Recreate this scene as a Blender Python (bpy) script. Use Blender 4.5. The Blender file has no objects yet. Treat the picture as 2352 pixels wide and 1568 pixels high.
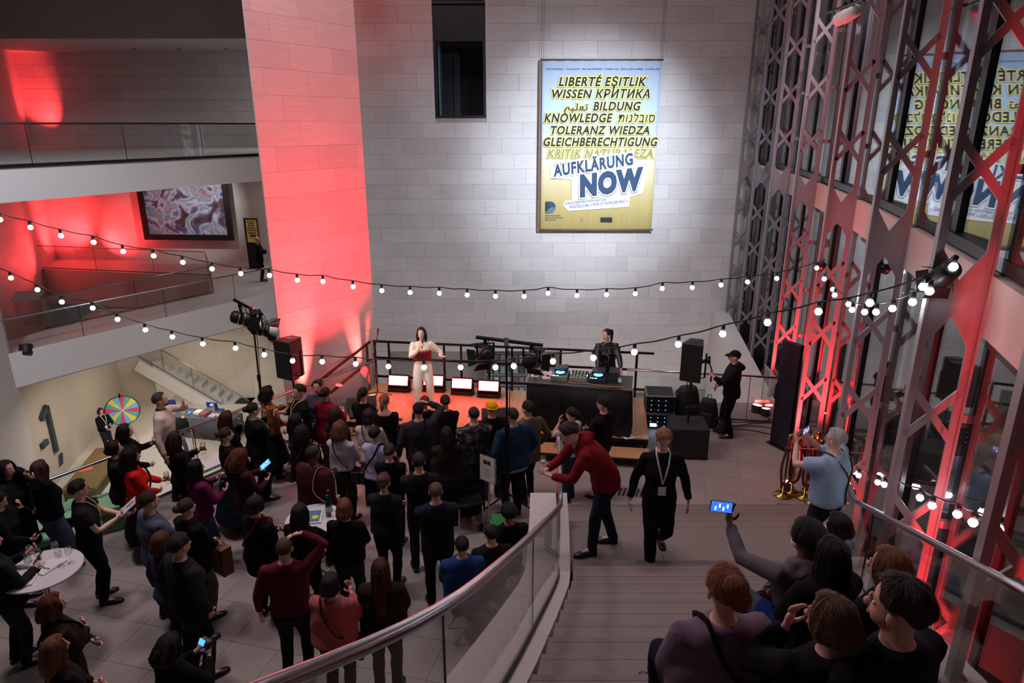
import bpy, bmesh, math, random
import numpy as np
from mathutils import Vector, Matrix, Euler
random.seed(7)
rng = np.random.default_rng(7)
scn = bpy.context.scene
COL = scn.collection
PI = math.pi
def R(d): return math.radians(d)

# ------------------------------------------------------------------ camera
F_PX, PITCH, CAM_Z = 1550.0, R(17.8), 5.9
cd = bpy.data.cameras.new('camera'); cam = bpy.data.objects.new('camera', cd); COL.objects.link(cam)
cd.sensor_width = 36; cd.lens = F_PX / 2352 * 36; cd.clip_start = 0.05; cd.clip_end = 200
cam.location = (0, 0, CAM_Z); cam.rotation_euler = (PI/2 - PITCH, 0, 0)
scn.camera = cam
CO, SI = math.cos(PITCH), math.sin(PITCH)
def ray(x, y):
    u, v = (x-1176)/F_PX, (y-784)/F_PX
    return Vector((u, CO - v*SI, -SI - v*CO))
def at(x, y, D=None, z=None, zc=None):
    """world point seen at pixel (x, y) of the photograph, at forward distance D, height z or optical depth zc"""
    d = ray(x, y)
    if D is not None: t = D/d.y
    elif z is not None: t = (z-CAM_Z)/d.z
    else: t = zc
    return Vector((0, 0, CAM_Z)) + d*t

# ------------------------------------------------------------------ world, exposure
w = bpy.data.worlds.new('world'); scn.world = w; w.use_nodes = True
bg = w.node_tree.nodes['Background']; bg.inputs[0].default_value = (0.62, 0.46, 0.50, 1); bg.inputs[1].default_value = 0.026
vs = scn.view_settings; vs.view_transform = 'Standard'; vs.look = 'None'; vs.gamma = 1; vs.use_curve_mapping = False
vs.exposure = 0.0
scn.cycles.transparent_max_bounces = 32

# ------------------------------------------------------------------ lamps of the hall and added fill
def lamp(name, kind, loc, energy, color, target=None, size=0.1, angle=60, blend=0.5, size_y=None):
    l = bpy.data.lights.new(name, kind); l.energy = energy; l.color = color
    if kind == 'SPOT': l.spot_size = R(angle); l.spot_blend = blend; l.shadow_soft_size = size
    elif kind == 'POINT': l.shadow_soft_size = size
    else:
        l.size = size
        if size_y: l.shape = 'RECTANGLE'; l.size_y = size_y
    o = bpy.data.objects.new(name, l); COL.objects.link(o); o.location = loc
    if target is not None: o.rotation_euler = (Vector(target)-Vector(loc)).to_track_quat('-Z', 'Y').to_euler()
    return o
WHITE, COOL, RED, ROSE, WARM = (1, .95, .90), (.74, .86, 1.0), (1, .045, .05), (1, .72, .74), (1, .84, .66)
# banner profile spots on the facade truss
lamp('banner_spot_lamp', 'SPOT', (3.95, 8.9, 8.75), 8600, COOL, (2.35, 20.5, 4.8), .08, 38, 1.0)
lamp('banner_wash_lamp', 'SPOT', (3.9, 8.8, 8.7), 2500, COOL, (1.2, 20.5, 2.4), .1, 66, 1.0)
lamp('column_spot_lamp', 'SPOT', (4.4, 9.3, 8.9), 420, COOL, (5.72, 13.65, 7.2), .05, 30, .9)
# red floods washing the stone pier
lamp('pier_flood_lamp', 'SPOT', (-2.45, 12.05, .75), 2700, (1, .03, .04), (-3.85, 13.5, 5.2), .06, 84, 1.0)
for f_, e_ in ((.17, 2600), (.80, 2600)):      # beams grazing up the stone from its foot
    bx_, by_ = -4.49+1.39*f_, 12.40+2.10*f_
    lamp('pier_uplight_lamp', 'SPOT', (bx_+.27, by_-.18, .25), e_, (1, .09, .075), (bx_, by_, 2.6), .03, 34, 1.0)
# soft rose fill added overhead to lift the crowd; no fixtures there
for lx, ly, e in ((-7, 8.5, 420), (-3.0, 9.5, 230), (2.8, 11.0, 180), (-2.5, 14.0, 90)):
    lamp('fill_light', 'AREA', (lx, ly, 12.6), e, (1, .79, .81), (lx, ly+.3, 0), 1.4)
# basement lamps, bridge hall lamps
lamp('basement_light', 'AREA', (-11.2, 19.0, -1.1), 90, (1, .9, .78), (-11.2, 19.2, -4.6), 2.2)
lamp('basement_light', 'AREA', (-12.0, 22.6, -1.3), 70, (1, .9, .78), (-12.0, 22.6, -4.6), 2.0)
lamp('basement_light', 'AREA', (1.0, 16.6, -.6), 110, (1, .95, .92), (1.0, 16.6, -4.6), 2.0)
lamp('bookshop_light', 'AREA', (-1.2, 22.3, -.72), 150, (.95, .97, 1), (-1.2, 22.3, -4.6), 1.6)
lamp('gallery_light', 'AREA', (-9, 27.0, 4.1), 50, WHITE, (-9, 27, 0), 2.5)
lamp('gallery_light', 'AREA', (-9, 26.5, 8.6), 40, WHITE, (-9, 27, 5), 2.5)
lamp('picture_light', 'SPOT', (-12.5, 26.6, 3.9), 420, WHITE, (-14.0, 30.2, 2.6), .1, 70, .8)
lamp('entry_light', 'SPOT', (-9.0, 7.5, 9.0), 2000, COOL, (-12.2, 17.0, 2.6), .5, 62, .9)
# red floods of the far gallery corners
lamp('corner_flood_lamp', 'SPOT', (-19.2, 29.6, .4), 1100, RED, (-21.0, 30.9, 2.9), .06, 110, 1.0)
lamp('corner_flood_lamp', 'SPOT', (-18.6, 29.7, .4), 600, RED, (-17.6, 30.8, 1.4), .06, 100, 1.0)
lamp('corner_flood_lamp', 'SPOT', (-18.7, 28.4, .4), 500, RED, (-19.5, 26.4, 1.4), .06, 115, 1.0)
lamp('corner_flood_lamp', 'SPOT', (-19.5, 29.8, 5.15), 900, RED, (-20.55, 30.9, 7.4), .05, 62, .9)

# ------------------------------------------------------------------ materials
MATS = {}
def new_mat(name):
    m = bpy.data.materials.new(name); m.use_nodes = True
    nt = m.node_tree; nt.nodes.clear()
    out = nt.nodes.new('ShaderNodeOutputMaterial')
    return m, nt, out
def N(nt, t, **kw):
    n = nt.nodes.new(t)
    for k, v in kw.items():
        if k in n.inputs: n.inputs[k].default_value = v
        else: setattr(n, k, v)
    return n
def C4(c): return (c[0], c[1], c[2], 1)
def srgb(r, g, b):
    f = lambda c: (c/255/12.92) if c/255 <= .04045 else ((c/255+.055)/1.055)**2.4
    return (f(r), f(g), f(b))
def pmat(name, col, rough=.6, metal=0., vary=.12, scale=8, bump=0., bscale=60, rand=0., stretch=None, spec=.5, sheen=0., coat=0.):
    """plain procedural surface: colour mottled by noise, optional relief, optional tint per object"""
    if name in MATS: return MATS[name]
    m, nt, out = new_mat(name)
    b = N(nt, 'ShaderNodeBsdfPrincipled'); L = nt.links.new
    b.inputs['Roughness'].default_value = rough; b.inputs['Metallic'].default_value = metal
    b.inputs['Specular IOR Level'].default_value = spec
    if sheen: b.inputs['Sheen Weight'].default_value = sheen
    if coat: b.inputs['Coat Weight'].default_value = coat
    tc = N(nt, 'ShaderNodeTexCoord'); src = tc.outputs['Object']
    if stretch:
        mp = N(nt, 'ShaderNodeMapping'); mp.inputs['Scale'].default_value = stretch; L(src, mp.inputs[0]); src = mp.outputs[0]
    no = N(nt, 'ShaderNodeTexNoise', Scale=scale, Detail=4.0, Roughness=.6); L(src, no.inputs['Vector'])
    mx = N(nt, 'ShaderNodeMixRGB', blend_type='MIX')
    mx.inputs[1].default_value = C4([c*(1-vary) for c in col]); mx.inputs[2].default_value = C4([min(1, c*(1+vary)) for c in col])
    L(no.outputs[0], mx.inputs[0]); last = mx.outputs[0]
    if rand:
        oi = N(nt, 'ShaderNodeObjectInfo'); mr = N(nt, 'ShaderNodeMapRange'); mr.inputs[3].default_value = 1-rand; mr.inputs[4].default_value = 1+rand*.6
        L(oi.outputs['Random'], mr.inputs[0])
        m2 = N(nt, 'ShaderNodeVectorMath', operation='SCALE'); L(last, m2.inputs[0]); L(mr.outputs[0], m2.inputs['Scale']); last = m2.outputs[0]
    L(last, b.inputs['Base Color'])
    if bump:
        n2 = N(nt, 'ShaderNodeTexNoise', Scale=bscale, Detail=3.0); L(src, n2.inputs['Vector'])
        bp = N(nt, 'ShaderNodeBump', Strength=bump, Distance=.01); L(n2.outputs[0], bp.inputs['Height']); L(bp.outputs[0], b.inputs['Normal'])
    L(b.outputs[0], out.inputs[0]); MATS[name] = m; return m
def emat(name, col, strength):
    if name in MATS: return MATS[name]
    m, nt, out = new_mat(name); e = N(nt, 'ShaderNodeEmission'); e.inputs[0].default_value = C4(col); e.inputs[1].default_value = strength
    nt.links.new(e.outputs[0], out.inputs[0]); MATS[name] = m; return m
def gmat(name, tint=(.93, .95, .95), gain=1.0, rough=.0, base=.0):
    """thin sheet glass: see-through, mirror-like by the angle of view"""
    if name in MATS: return MATS[name]
    m, nt, out = new_mat(name); L = nt.links.new
    tr = N(nt, 'ShaderNodeBsdfTransparent'); tr.inputs[0].default_value = C4(tint)
    gl = N(nt, 'ShaderNodeBsdfGlossy'); gl.inputs['Roughness'].default_value = rough
    fr = N(nt, 'ShaderNodeFresnel'); ge = N(nt, 'ShaderNodeNewGeometry'); mr = N(nt, 'ShaderNodeMapRange'); mr.inputs[3].default_value = 1.5; mr.inputs[4].default_value = 1/1.5
    L(ge.outputs['Backfacing'], mr.inputs[0]); L(mr.outputs[0], fr.inputs['IOR'])     # same mirror strength from either side of the sheet
    ma = N(nt, 'ShaderNodeMath', operation='MULTIPLY_ADD', use_clamp=True); ma.inputs[1].default_value = gain; ma.inputs[2].default_value = base
    mx = N(nt, 'ShaderNodeMixShader'); L(fr.outputs[0], ma.inputs[0]); L(ma.outputs[0], mx.inputs[0])
    L(tr.outputs[0], mx.inputs[1]); L(gl.outputs[0], mx.inputs[2]); L(mx.outputs[0], out.inputs[0])
    MATS[name] = m; return m
def stone(name, col, rand=.07, grain=(1, 1, 14)):
    """honed limestone: faint bedding lines along the course, small pores, tint per block"""
    if name in MATS: return MATS[name]
    m, nt, out = new_mat(name); L = nt.links.new
    b = N(nt, 'ShaderNodeBsdfPrincipled', Roughness=.62); b.inputs['Specular IOR Level'].default_value = .35
    g = N(nt, 'ShaderNodeNewGeometry'); mp = N(nt, 'ShaderNodeMapping'); mp.inputs['Scale'].default_value = grain; L(g.outputs['Position'], mp.inputs[0])
    n1 = N(nt, 'ShaderNodeTexNoise', Scale=2.2, Detail=7.0, Roughness=.65); L(mp.outputs[0], n1.inputs['Vector'])
    n2 = N(nt, 'ShaderNodeTexNoise', Scale=.55, Detail=2.0); L(g.outputs['Position'], n2.inputs['Vector'])
    r1 = N(nt, 'ShaderNodeMapRange'); r1.inputs[1].default_value = .3; r1.inputs[2].default_value = .7; r1.inputs[3].default_value = .91; r1.inputs[4].default_value = 1.05; L(n1.outputs[0], r1.inputs[0])
    r2 = N(nt, 'ShaderNodeMapRange'); r2.inputs[3].default_value = .9; r2.inputs[4].default_value = 1.1; L(n2.outputs[0], r2.inputs[0])
    oi = N(nt, 'ShaderNodeObjectInfo'); r3 = N(nt, 'ShaderNodeMapRange'); r3.inputs[3].default_value = 1-rand; r3.inputs[4].default_value = 1+rand; L(oi.outputs['Random'], r3.inputs[0])
    m1 = N(nt, 'ShaderNodeMath', operation='MULTIPLY'); L(r1.outputs[0], m1.inputs[0]); L(r2.outputs[0], m1.inputs[1])
    m2 = N(nt, 'ShaderNodeMath', operation='MULTIPLY'); L(m1.outputs[0], m2.inputs[0]); L(r3.outputs[0], m2.inputs[1])
    sc = N(nt, 'ShaderNodeVectorMath', operation='SCALE'); sc.inputs[0].default_value = col; L(m2.outputs[0], sc.inputs['Scale'])
    L(sc.outputs[0], b.inputs['Base Color'])
    bp = N(nt, 'ShaderNodeBump', Strength=.12, Distance=.01); L(n1.outputs[0], bp.inputs['Height']); L(bp.outputs[0], b.inputs['Normal'])
    L(b.outputs[0], out.inputs[0]); MATS[name] = m; return m

# ------------------------------------------------------------------ mesh building
class MB:
    """collects closed shapes into one mesh"""
    def __init__(s): s.v = []; s.f = []; s.m = []; s.n = 0
    def add(s, v, f, mi=0):
        s.v.extend(tuple(p) for p in v); s.f.extend(tuple(i+s.n for i in q) for q in f); s.m.extend([mi]*len(f)); s.n += len(v); return s
    def box(s, c, d, rot=None, mi=0, taper=1.0):
        x, y, z = d[0]/2, d[1]/2, d[2]/2; t = taper
        v = [Vector(p) for p in ((-x, -y, -z), (x, -y, -z), (x, y, -z), (-x, y, -z), (-x*t, -y*t, z), (x*t, -y*t, z), (x*t, y*t, z), (-x*t, y*t, z))]
        if rot is not None: v = [rot @ p for p in v]
        return s.add([p+Vector(c) for p in v], [(0, 3, 2, 1), (4, 5, 6, 7), (0, 1, 5, 4), (1, 2, 6, 5), (2, 3, 7, 6), (3, 0, 4, 7)], mi)
    def bar(s, a, b, wx, wy, up=(0, 0, 1), mi=0):
        """rectangular bar from a to b"""
        a, b = Vector(a), Vector(b); d = (b-a); L = d.length; d.normalize(); u = Vector(up)
        if abs(d.dot(u)) > .98: u = Vector((0, 1, 0))
        x = d.cross(u).normalized(); y = x.cross(d)
        v = [p + x*(sx*wx/2) + y*(sy*wy/2) for p in (a, b) for sx, sy in ((-1, -1), (1, -1), (1, 1), (-1, 1))]
        return s.add(v, [(0, 1, 2, 3), (7, 6, 5, 4), (0, 4, 5, 1), (1, 5, 6, 2), (2, 6, 7, 3), (3, 7, 4, 0)], mi)
    def tube(s, pts, r, n=10, mi=0, cap=True, flat=1.0, up=None):
        pts = [Vector(p) for p in pts]; k = len(pts)
        rs = [r]*k if not hasattr(r, '__len__') else list(r)
        T = [(pts[min(i+1, k-1)]-pts[max(i-1, 0)]).normalized() for i in range(k)]
        x = Vector(up) if up is not None else (Vector((0, 0, 1)) if abs(T[0].z) < .9 else Vector((1, 0, 0)))
        v = []
        for i in range(k):
            x = (x - T[i]*x.dot(T[i]))
            x = x.normalized() if x.length > 1e-6 else T[i].orthogonal().normalized()
            y = T[i].cross(x)
            for j in range(n):
                a = 2*PI*j/n; v.append(pts[i] + x*(rs[i]*math.cos(a)*flat) + y*(rs[i]*math.sin(a)))
        f = [(i*n+j, i*n+(j+1) % n, (i+1)*n+(j+1) % n, (i+1)*n+j) for i in range(k-1) for j in range(n)]
        if cap: f += [tuple(range(n-1, -1, -1)), tuple(range((k-1)*n, k*n))]
        return s.add(v, f, mi)
    def loft(s, rings, mi=0, cap=True):
        n = len(rings[0]); k = len(rings); v = [p for r in rings for p in r]
        f = [(i*n+j, i*n+(j+1) % n, (i+1)*n+(j+1) % n, (i+1)*n+j) for i in range(k-1) for j in range(n)]
        if cap: f += [tuple(range(n-1, -1, -1)), tuple(range((k-1)*n, k*n))]
        return s.add(v, f, mi)
    def ball(s, c, r, n=12, m=8, rot=None, mi=0):
        r = (r, r, r) if not hasattr(r, '__len__') else r
        v = [Vector((0, 0, -r[2]))]
        for i in range(1, m):
            t = -PI/2 + PI*i/m
            for j in range(n):
                a = 2*PI*j/n; v.append(Vector((r[0]*math.cos(t)*math.cos(a), r[1]*math.cos(t)*math.sin(a), r[2]*math.sin(t))))
        v.append(Vector((0, 0, r[2])))
        if rot is not None: v = [rot @ p for p in v]
        f = [(0, 1+(j+1) % n, 1+j) for j in range(n)]
        for i in range(m-2): f += [(1+i*n+j, 1+i*n+(j+1) % n, 1+(i+1)*n+(j+1) % n, 1+(i+1)*n+j) for j in range(n)]
        e = len(v)-1; b = 1+(m-2)*n; f += [(b+j, b+(j+1) % n, e) for j in range(n)]
        return s.add([p+Vector(c) for p in v], f, mi)
    def lathe(s, prof, n=16, o=(0, 0, 0), mi=0, rot=None, cap=True):
        rings = []
        for r, z in prof:
            ring = [Vector((r*math.cos(2*PI*j/n), r*math.sin(2*PI*j/n), z)) for j in range(n)]
            if rot is not None: ring = [rot @ p for p in ring]
            rings.append([p+Vector(o) for p in ring])
        return s.loft(rings, mi, cap)
    def prism(s, poly, z0, z1, mi=0):
        n = len(poly); v = [(p[0], p[1], z0) for p in poly]+[(p[0], p[1], z1) for p in poly]
        a = sum(poly[i][0]*poly[(i+1) % n][1]-poly[(i+1) % n][0]*poly[i][1] for i in range(n))
        if a < 0: v = [(p[0], p[1], z0) for p in poly[::-1]]+[(p[0], p[1], z1) for p in poly[::-1]]
        return s.add(v, [tuple(range(n-1, -1, -1)), tuple(range(n, 2*n))]+[(i, (i+1) % n, n+(i+1) % n, n+i) for i in range(n)], mi)
    def mesh(s, name, mats, smooth=False, bevel=0.):
        me = bpy.data.meshes.new(name); me.from_pydata(s.v, [], s.f)
        for m in (mats if isinstance(mats, (list, tuple)) else [mats]): me.materials.append(m)
        if any(s.m): me.polygons.foreach_set('material_index', s.m)
        if bevel:
            bm = bmesh.new(); bm.from_mesh(me); bmesh.ops.bevel(bm, geom=[e for e in bm.edges if e.calc_face_angle(0) > .6], offset=bevel, segments=1, affect='EDGES', clamp_overlap=True); bm.to_mesh(me); bm.free()
        if smooth: me.polygons.foreach_set('use_smooth', [True]*len(me.polygons))
        me.update(); return me
    def obj(s, name, mats, parent=None, smooth=False, bevel=0.):
        return link(name, s.mesh(name, mats, smooth, bevel), parent)
def link(name, me, parent=None, loc=None, rz=None):
    o = bpy.data.objects.new(name, me); COL.objects.link(o)
    if parent is not None: o.parent = parent
    if loc is not None: o.location = loc
    if rz is not None: o.rotation_euler = (0, 0, rz)
    return o
def tag(o, label=None, cat=None, group=None, kind=None):
    if label: o['label'] = label
    if cat: o['category'] = cat
    if group: o['group'] = group
    if kind: o['kind'] = kind
    return o
def empty(name, loc=(0, 0, 0), rz=0, label=None, cat=None, group=None, kind=None):
    o = link(name, None, None, loc, rz); o.empty_display_size = .1
    return tag(o, label, cat, group, kind)
def struct(o): o['kind'] = 'structure'; return o
def inside(p, poly):
    x, y = p; c = False; n = len(poly)
    for i in range(n):
        x1, y1 = poly[i][:2]; x2, y2 = poly[(i+1) % n][:2]
        if (y1 > y) != (y2 > y) and x < (x2-x1)*(y-y1)/(y2-y1)+x1: c = not c
    return c
def clip(poly, A, B):
    """keep the part of a convex polygon on the left of the line A->B"""
    out = []; n = len(poly)
    sd = lambda p: (B[0]-A[0])*(p[1]-A[1])-(B[1]-A[1])*(p[0]-A[0])
    for i in range(n):
        p, q = poly[i], poly[(i+1) % n]; a, b = sd(p), sd(q)
        if a >= 0: out.append(p)
        if (a >= 0) != (b >= 0): t = a/(a-b); out.append((p[0]+(q[0]-p[0])*t, p[1]+(q[1]-p[1])*t))
    return out

# shared surfaces
LIME = stone('limestone', srgb(208, 203, 202)); LIME_P = stone('limestone_plain', srgb(207, 202, 201), .0)
LIME_B = stone('limestone_basement', srgb(205, 194, 178), .05)
JOINT = pmat('joint_mortar', srgb(166, 161, 159), .9)
PLASTER = pmat('white_plaster', srgb(222, 219, 216), .8, vary=.03, scale=2)
FLOORM = pmat('granite_tile', srgb(150, 143, 140), .42, vary=.3, scale=90, rand=.05, bump=.03, bscale=150)
STEPM = pmat('granite_step', srgb(128, 116, 112), .5, vary=.3, scale=90, rand=.10)
STEEL = pmat('brushed_steel', srgb(186, 186, 190), .26, 1.0, vary=.05, scale=30)
BLACKM = pmat('black_metal', srgb(22, 21, 23), .45, .3, vary=.1)
DARKFR = pmat('dark_frame', srgb(36, 37, 42), .4, .4, vary=.08)
FINM = pmat('lattice_paint', srgb(150, 146, 152), .38, .25, vary=.05)
GLASS = gmat('rail_glass', (.93, .95, .95), .9, 0, .0)
FACADE = gmat('facade_glass', (.88, .91, .92), 1.5, 0, .02)
CLEAR = gmat('drinking_glass', (.97, .98, .98), 1.4, .03, .02)
BLACKP = pmat('black_plastic', srgb(20, 20, 22), .5, vary=.1, bump=.1, bscale=300)
GRILLE = pmat('speaker_grille', srgb(24, 24, 26), .6, vary=.2, scale=300, bump=.4, bscale=400)
OAK = pmat('oak_plank', srgb(196, 150, 105), .38, vary=.22, scale=3, rand=.12, stretch=(14, 1.2, 6))
BLACKC = pmat('black_cloth', srgb(20, 19, 21), .95, vary=.2, scale=12, bump=.3, bscale=90)
PAPER = pmat('paper', srgb(225, 223, 222), .8, vary=.03)
BRASS = pmat('brass', srgb(190, 150, 80), .25, 1.0, vary=.08)
# ================================================================== THE BUILDING
WALL = 20.7
_stone_cache = {}
def stone_mesh(L, h, mat, t=.03):
    k = (round(L, 2), round(h, 2), mat.name, t)
    if k not in _stone_cache:
        a, b = k[0]/2-.0015, k[1]/2-.0015
        mb = MB(); c = .0025
        mb.loft([[(-a, 0, -b), (a, 0, -b), (a, 0, b), (-a, 0, b)], [(-a, -t+c, -b), (a, -t+c, -b), (a, -t+c, b), (-a, -t+c, b)],
                 [(-a+c, -t, -b+c), (a-c, -t, -b+c), (a-c, -t, b-c), (-a+c, -t, b-c)]])
        mb.f = [f[::-1] for f in mb.f]
        _stone_cache[k] = mb.mesh('stone', mat)
    return _stone_cache[k]
def stones(parent, A, B, z0, z1, L=.98, h=.44, mat=LIME, holes=(), seen=True, zoff=0):
    """course by course: separate limestone blocks on the face A->B (outside on the right-hand side of A->B is -normal)"""
    A, B = Vector((A[0], A[1])), Vector((B[0], B[1])); d = B-A; W = d.length; d.normalize()
    rz = math.atan2(d.y, d.x); k = 0; z = z0
    while z < z1-.08:
        hh = min(h, z1-z); zm = z+hh/2; spans = [(0, W)]
        for (a, b, c, e) in holes:
            if c-.05 < zm < e+.05:
                spans = [q for (s, t) in spans for q in ((s, min(t, a)), (max(s, b), t)) if q[1]-q[0] > .06]
        joints = [(-((k*.37) % 1.0) + i)*L for i in range(int(W/L)+3)]
        for (s, t) in spans:
            js = [s]+[j for j in joints if s+.12 < j < t-.12]+[t]
            for a, b in zip(js, js[1:]):
                c = A+d*((a+b)/2)
                if seen:
                    rel = Vector((c.x, c.y, zm-CAM_Z)); zc = rel.y*CO-rel.z*SI
                    px, py = 1176+F_PX*rel.x/zc, 784-F_PX*(rel.y*SI+rel.z*CO)/zc
                    if not (-60 < px < 2420 and -40 < py < 1600): continue
                o = link('stone', stone_mesh(b-a, hh, mat), parent, (c.x, c.y, zm), rz)
                o.location += Vector((-d.y, d.x, 0))*(-.001*random.random())
        z += h; k += 1

# ---- back wall with the window slot and the two basement openings
def wx(px, py): return at(px, py, D=WALL).x
def wz(py): return at(1176, py, D=WALL).z
WX0, WX1 = -5.9, 7.35
win = (wx(1000, 270), wx(1117, 270), wz(271), 13.0)
op1 = (wx(890, 803), wx(1287, 803), -4.6, wz(803)); op2 = (wx(1457, 900), wx(1600, 900), -4.6, wz(902))
holes = [win, op1, op2]
mb = MB(); xs = sorted({WX0, WX1, win[0], win[1], op1[0], op1[1], op2[0], op2[1]}); zs = sorted({-4.6, 13.0, win[2], op1[3], op2[3]})
for x0, x1 in zip(xs, xs[1:]):
    for z0, z1 in zip(zs, zs[1:]):
        xm, zm = (x0+x1)/2, (z0+z1)/2
        if not any(a < xm < b and c < zm < e for a, b, c, e in holes): mb.box(((x0+x1)/2, WALL+.22, (z0+z1)/2), (x1-x0, .4, z1-z0))
wall_back = struct(mb.obj('wall_back', JOINT))
stones(wall_back, (WX0, WALL+.02), (WX1, WALL+.02), -4.6+.44*5, 12.2, holes=[(a-WX0, b-WX0, c, e) for a, b, c, e in holes])
# window slot
wd = struct(empty('window_1'))
wcx, ww = (win[0]+win[1])/2, win[1]-win[0]
zt = wz(88); zt2 = wz(8)
MB().box((wcx, WALL+.25, (zt+zt2)/2), (ww, .3, zt2-zt)).obj('panel', DARKFR, wd)
for (a, b) in ((win[2], zt), (zt2, zt2+1.9)):
    mb = MB(); fw = .075
    mb.box((win[0]+fw/2, WALL+.1, (a+b)/2), (fw, .2, b-a)).box((win[1]-fw/2, WALL+.1, (a+b)/2), (fw, .2, b-a)).box((wcx, WALL+.1, a+fw/2), (ww-2*fw, .2, fw)).box((wcx, WALL+.1, b-fw/2), (ww-2*fw, .2, fw))
    mb.obj('window_frame', DARKFR, wd)
    MB().box((wcx, WALL+.14, (a+b)/2), (ww-.15, .02, b-a-.15)).obj('pane', GLASS, wd)
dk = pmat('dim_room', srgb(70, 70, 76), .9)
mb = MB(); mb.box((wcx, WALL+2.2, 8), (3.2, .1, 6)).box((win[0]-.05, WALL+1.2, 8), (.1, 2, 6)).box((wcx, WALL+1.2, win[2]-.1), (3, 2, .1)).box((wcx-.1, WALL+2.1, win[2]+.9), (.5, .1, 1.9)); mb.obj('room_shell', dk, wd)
MB().box((win[0]+.12, WALL+.6, (win[2]+zt)/2), (.04, .55, zt-win[2])).obj('reveal', pmat('blue_reveal', srgb(120, 150, 170), .6), wd)

# ---- bookshop behind the basement opening
bs = struct(empty('wall_bookshop'))
MB().box(((op1[0]+op1[1])/2, WALL+3.0, -2.6), (8, .1, 4.4)).box((op1[0]-1.2, WALL+1.7, -2.6), (.1, 2.8, 4.4)).box(((op1[0]+op1[1])/2, WALL+1.7, op1[3]+.35), (8, 2.7, .1)).obj('shop_shell', PLASTER, bs)
MB().box((4.6, WALL+1.2, -3.2), (3, .1, 3)).obj('shop_shell', PLASTER, bs)

# ---- stone pier, a wedge with a sharp left edge
PL, PR = Vector((-4.49, 12.40)), Vector((-3.10, 14.50))
pier = struct(MB().prism([(PL.x, PL.y), (PR.x, PR.y), (-5.2, 16.0)], -4.6, 13.0).obj('wall_pier', JOINT))
pn = (PR-PL).normalized(); pnorm = Vector((pn.y, -pn.x))
stones(pier, PL+pnorm*.0, PR, -4.6+.44*4, 12.2, L=1.0, h=.44, mat=LIME)

# ---- ground floor
FLA, FLB = Vector((-6.67, 8.9)), Vector((-3.09, 13.9))
fd = (FLB-FLA).normalized()
NEARL = FLA - fd*9.0
FLOOR = [(NEARL.x, NEARL.y), (FLB.x, FLB.y), (-3.05, 14.35), (3.0, 13.35), (3.3, 13.9), (5.95, 13.95), (5.4, 11.0), (4.55, 8.0), (3.9, 5.5), (3.0, 2.0), (2.6, -1)]
floor = struct(MB().prism(FLOOR, -.55, -.006).obj('floor', FLOORM))
ta = R(-14); tu, tv = Vector((math.cos(ta), math.sin(ta))), Vector((-math.sin(ta), math.cos(ta))); TS = .62
def vis(p, m=40):
    r = Vector(p)-Vector((0, 0, CAM_Z)); zc = r.y*CO-r.z*SI
    if zc < .2: return False
    x, y = 1176+F_PX*r.x/zc, 784-F_PX*(r.y*SI+r.z*CO)/zc
    return -m < x < 2352+m and -m < y < 1568+m
STG0 = Vector((-3.35, 12.2)); su, sv = Vector((.99, -.139)), Vector((.139, .99))
tiles = []
for i in range(-40, 40):
    for j in range(-40, 40):
        c = Vector((-5.24, 8.04)) + tu*(i*TS) + tv*(j*TS)
        cs = [c+tu*(a*TS/2)+tv*(b*TS/2) for a, b in ((-1, -1), (1, -1), (1, 1), (-1, 1))]
        if not all(inside(q, FLOOR) for q in cs) or not vis((c.x, c.y, 0), 60): continue
        q = c-STG0; a, b = q.dot(su), q.dot(sv)
        if .4 < a < 5.6 and .35 < b < 1.8: continue
        if c.y < 6.6 and c.x > .75: continue
        tiles.append((c.y*c.y+c.x*c.x, c))
tiles.sort(key=lambda t: t[0])
g = .0025; tm = MB().box((0, 0, -.011), (TS-2*g, TS-2*g, .022)).mesh('tile', FLOORM)
for k, (dd, c) in enumerate(tiles[:300]):
    link('tile', tm, floor, (c.x, c.y, .0), ta)
mb = MB(); rz = Matrix.Rotation(ta, 3, 'Z')
for dd, c in tiles[300:]: mb.box((c.x, c.y, -.011), (TS-2*g, TS-2*g, .022), rz)
if tiles[300:]: tag(mb.obj('tile_field', FLOORM, floor), kind='stuff')
# dark slotted drain in front of the lower flight
dr = empty('floor_drain', (0, 0, 0), 0, 'dark slotted metal floor drain grating behind the woman with lanyard', 'drain')
for i in range(12):
    p = at(1408+i*10, 1128+i*.6, z=.004)
    if i < 12: MB().bar((p.x, p.y-.12, .004), (p.x+.09, p.y+.12, .004), .035, .01).obj('grating_bar', BLACKM, dr)

# ---- stairs the photographer stands on
RAIL_L = [(-1.3, .55, None), (-.68, 1.36, None), (-.29, 2.11, None), (-.02, 3.2, None), (.22, 4.4, None), (.44, 5.6, None), (.52, 6.4, None), (.57, 7.2, None), (.60, 7.9, None)]
def Xg(D):
    p = RAIL_L
    for a, b in zip(p, p[1:]):
        if D <= b[1] or b is p[-1]: return a[0]+(b[0]-a[0])*(D-a[1])/(b[1]-a[1])
RR0, RR1 = (2.22, 2.5), (3.62, 6.26)
def Xr(D): return RR0[0]+(RR1[0]-RR0[0])*(D-RR0[1])/(RR1[1]-RR0[1])
LZ, RISE, TREAD = 1.13, .161, .33
def stair_z(D): return LZ if D > 6.4 else LZ+RISE/TREAD*(6.4-D)
stairs = struct(empty('floor_stairs'))
for i in range(20):
    d1 = 6.4-TREAD*i; d0 = d1-TREAD-.02; zt_ = LZ+RISE*(i+1)
    dm = d1-.045; q = lambda a, b: [(Xg(max(a, .6))+.16, a), (Xr(a)-.04, a), (Xr(b)-.04, b), (Xg(max(b, .6))+.16, b)]
    so = MB().prism(q(dm, d0), zt_-.26, zt_).obj('step', STEPM, stairs); MB().prism(q(d1, dm+.0014), zt_-.18, zt_+.001).obj('nosing', STEPM, so)
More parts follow.
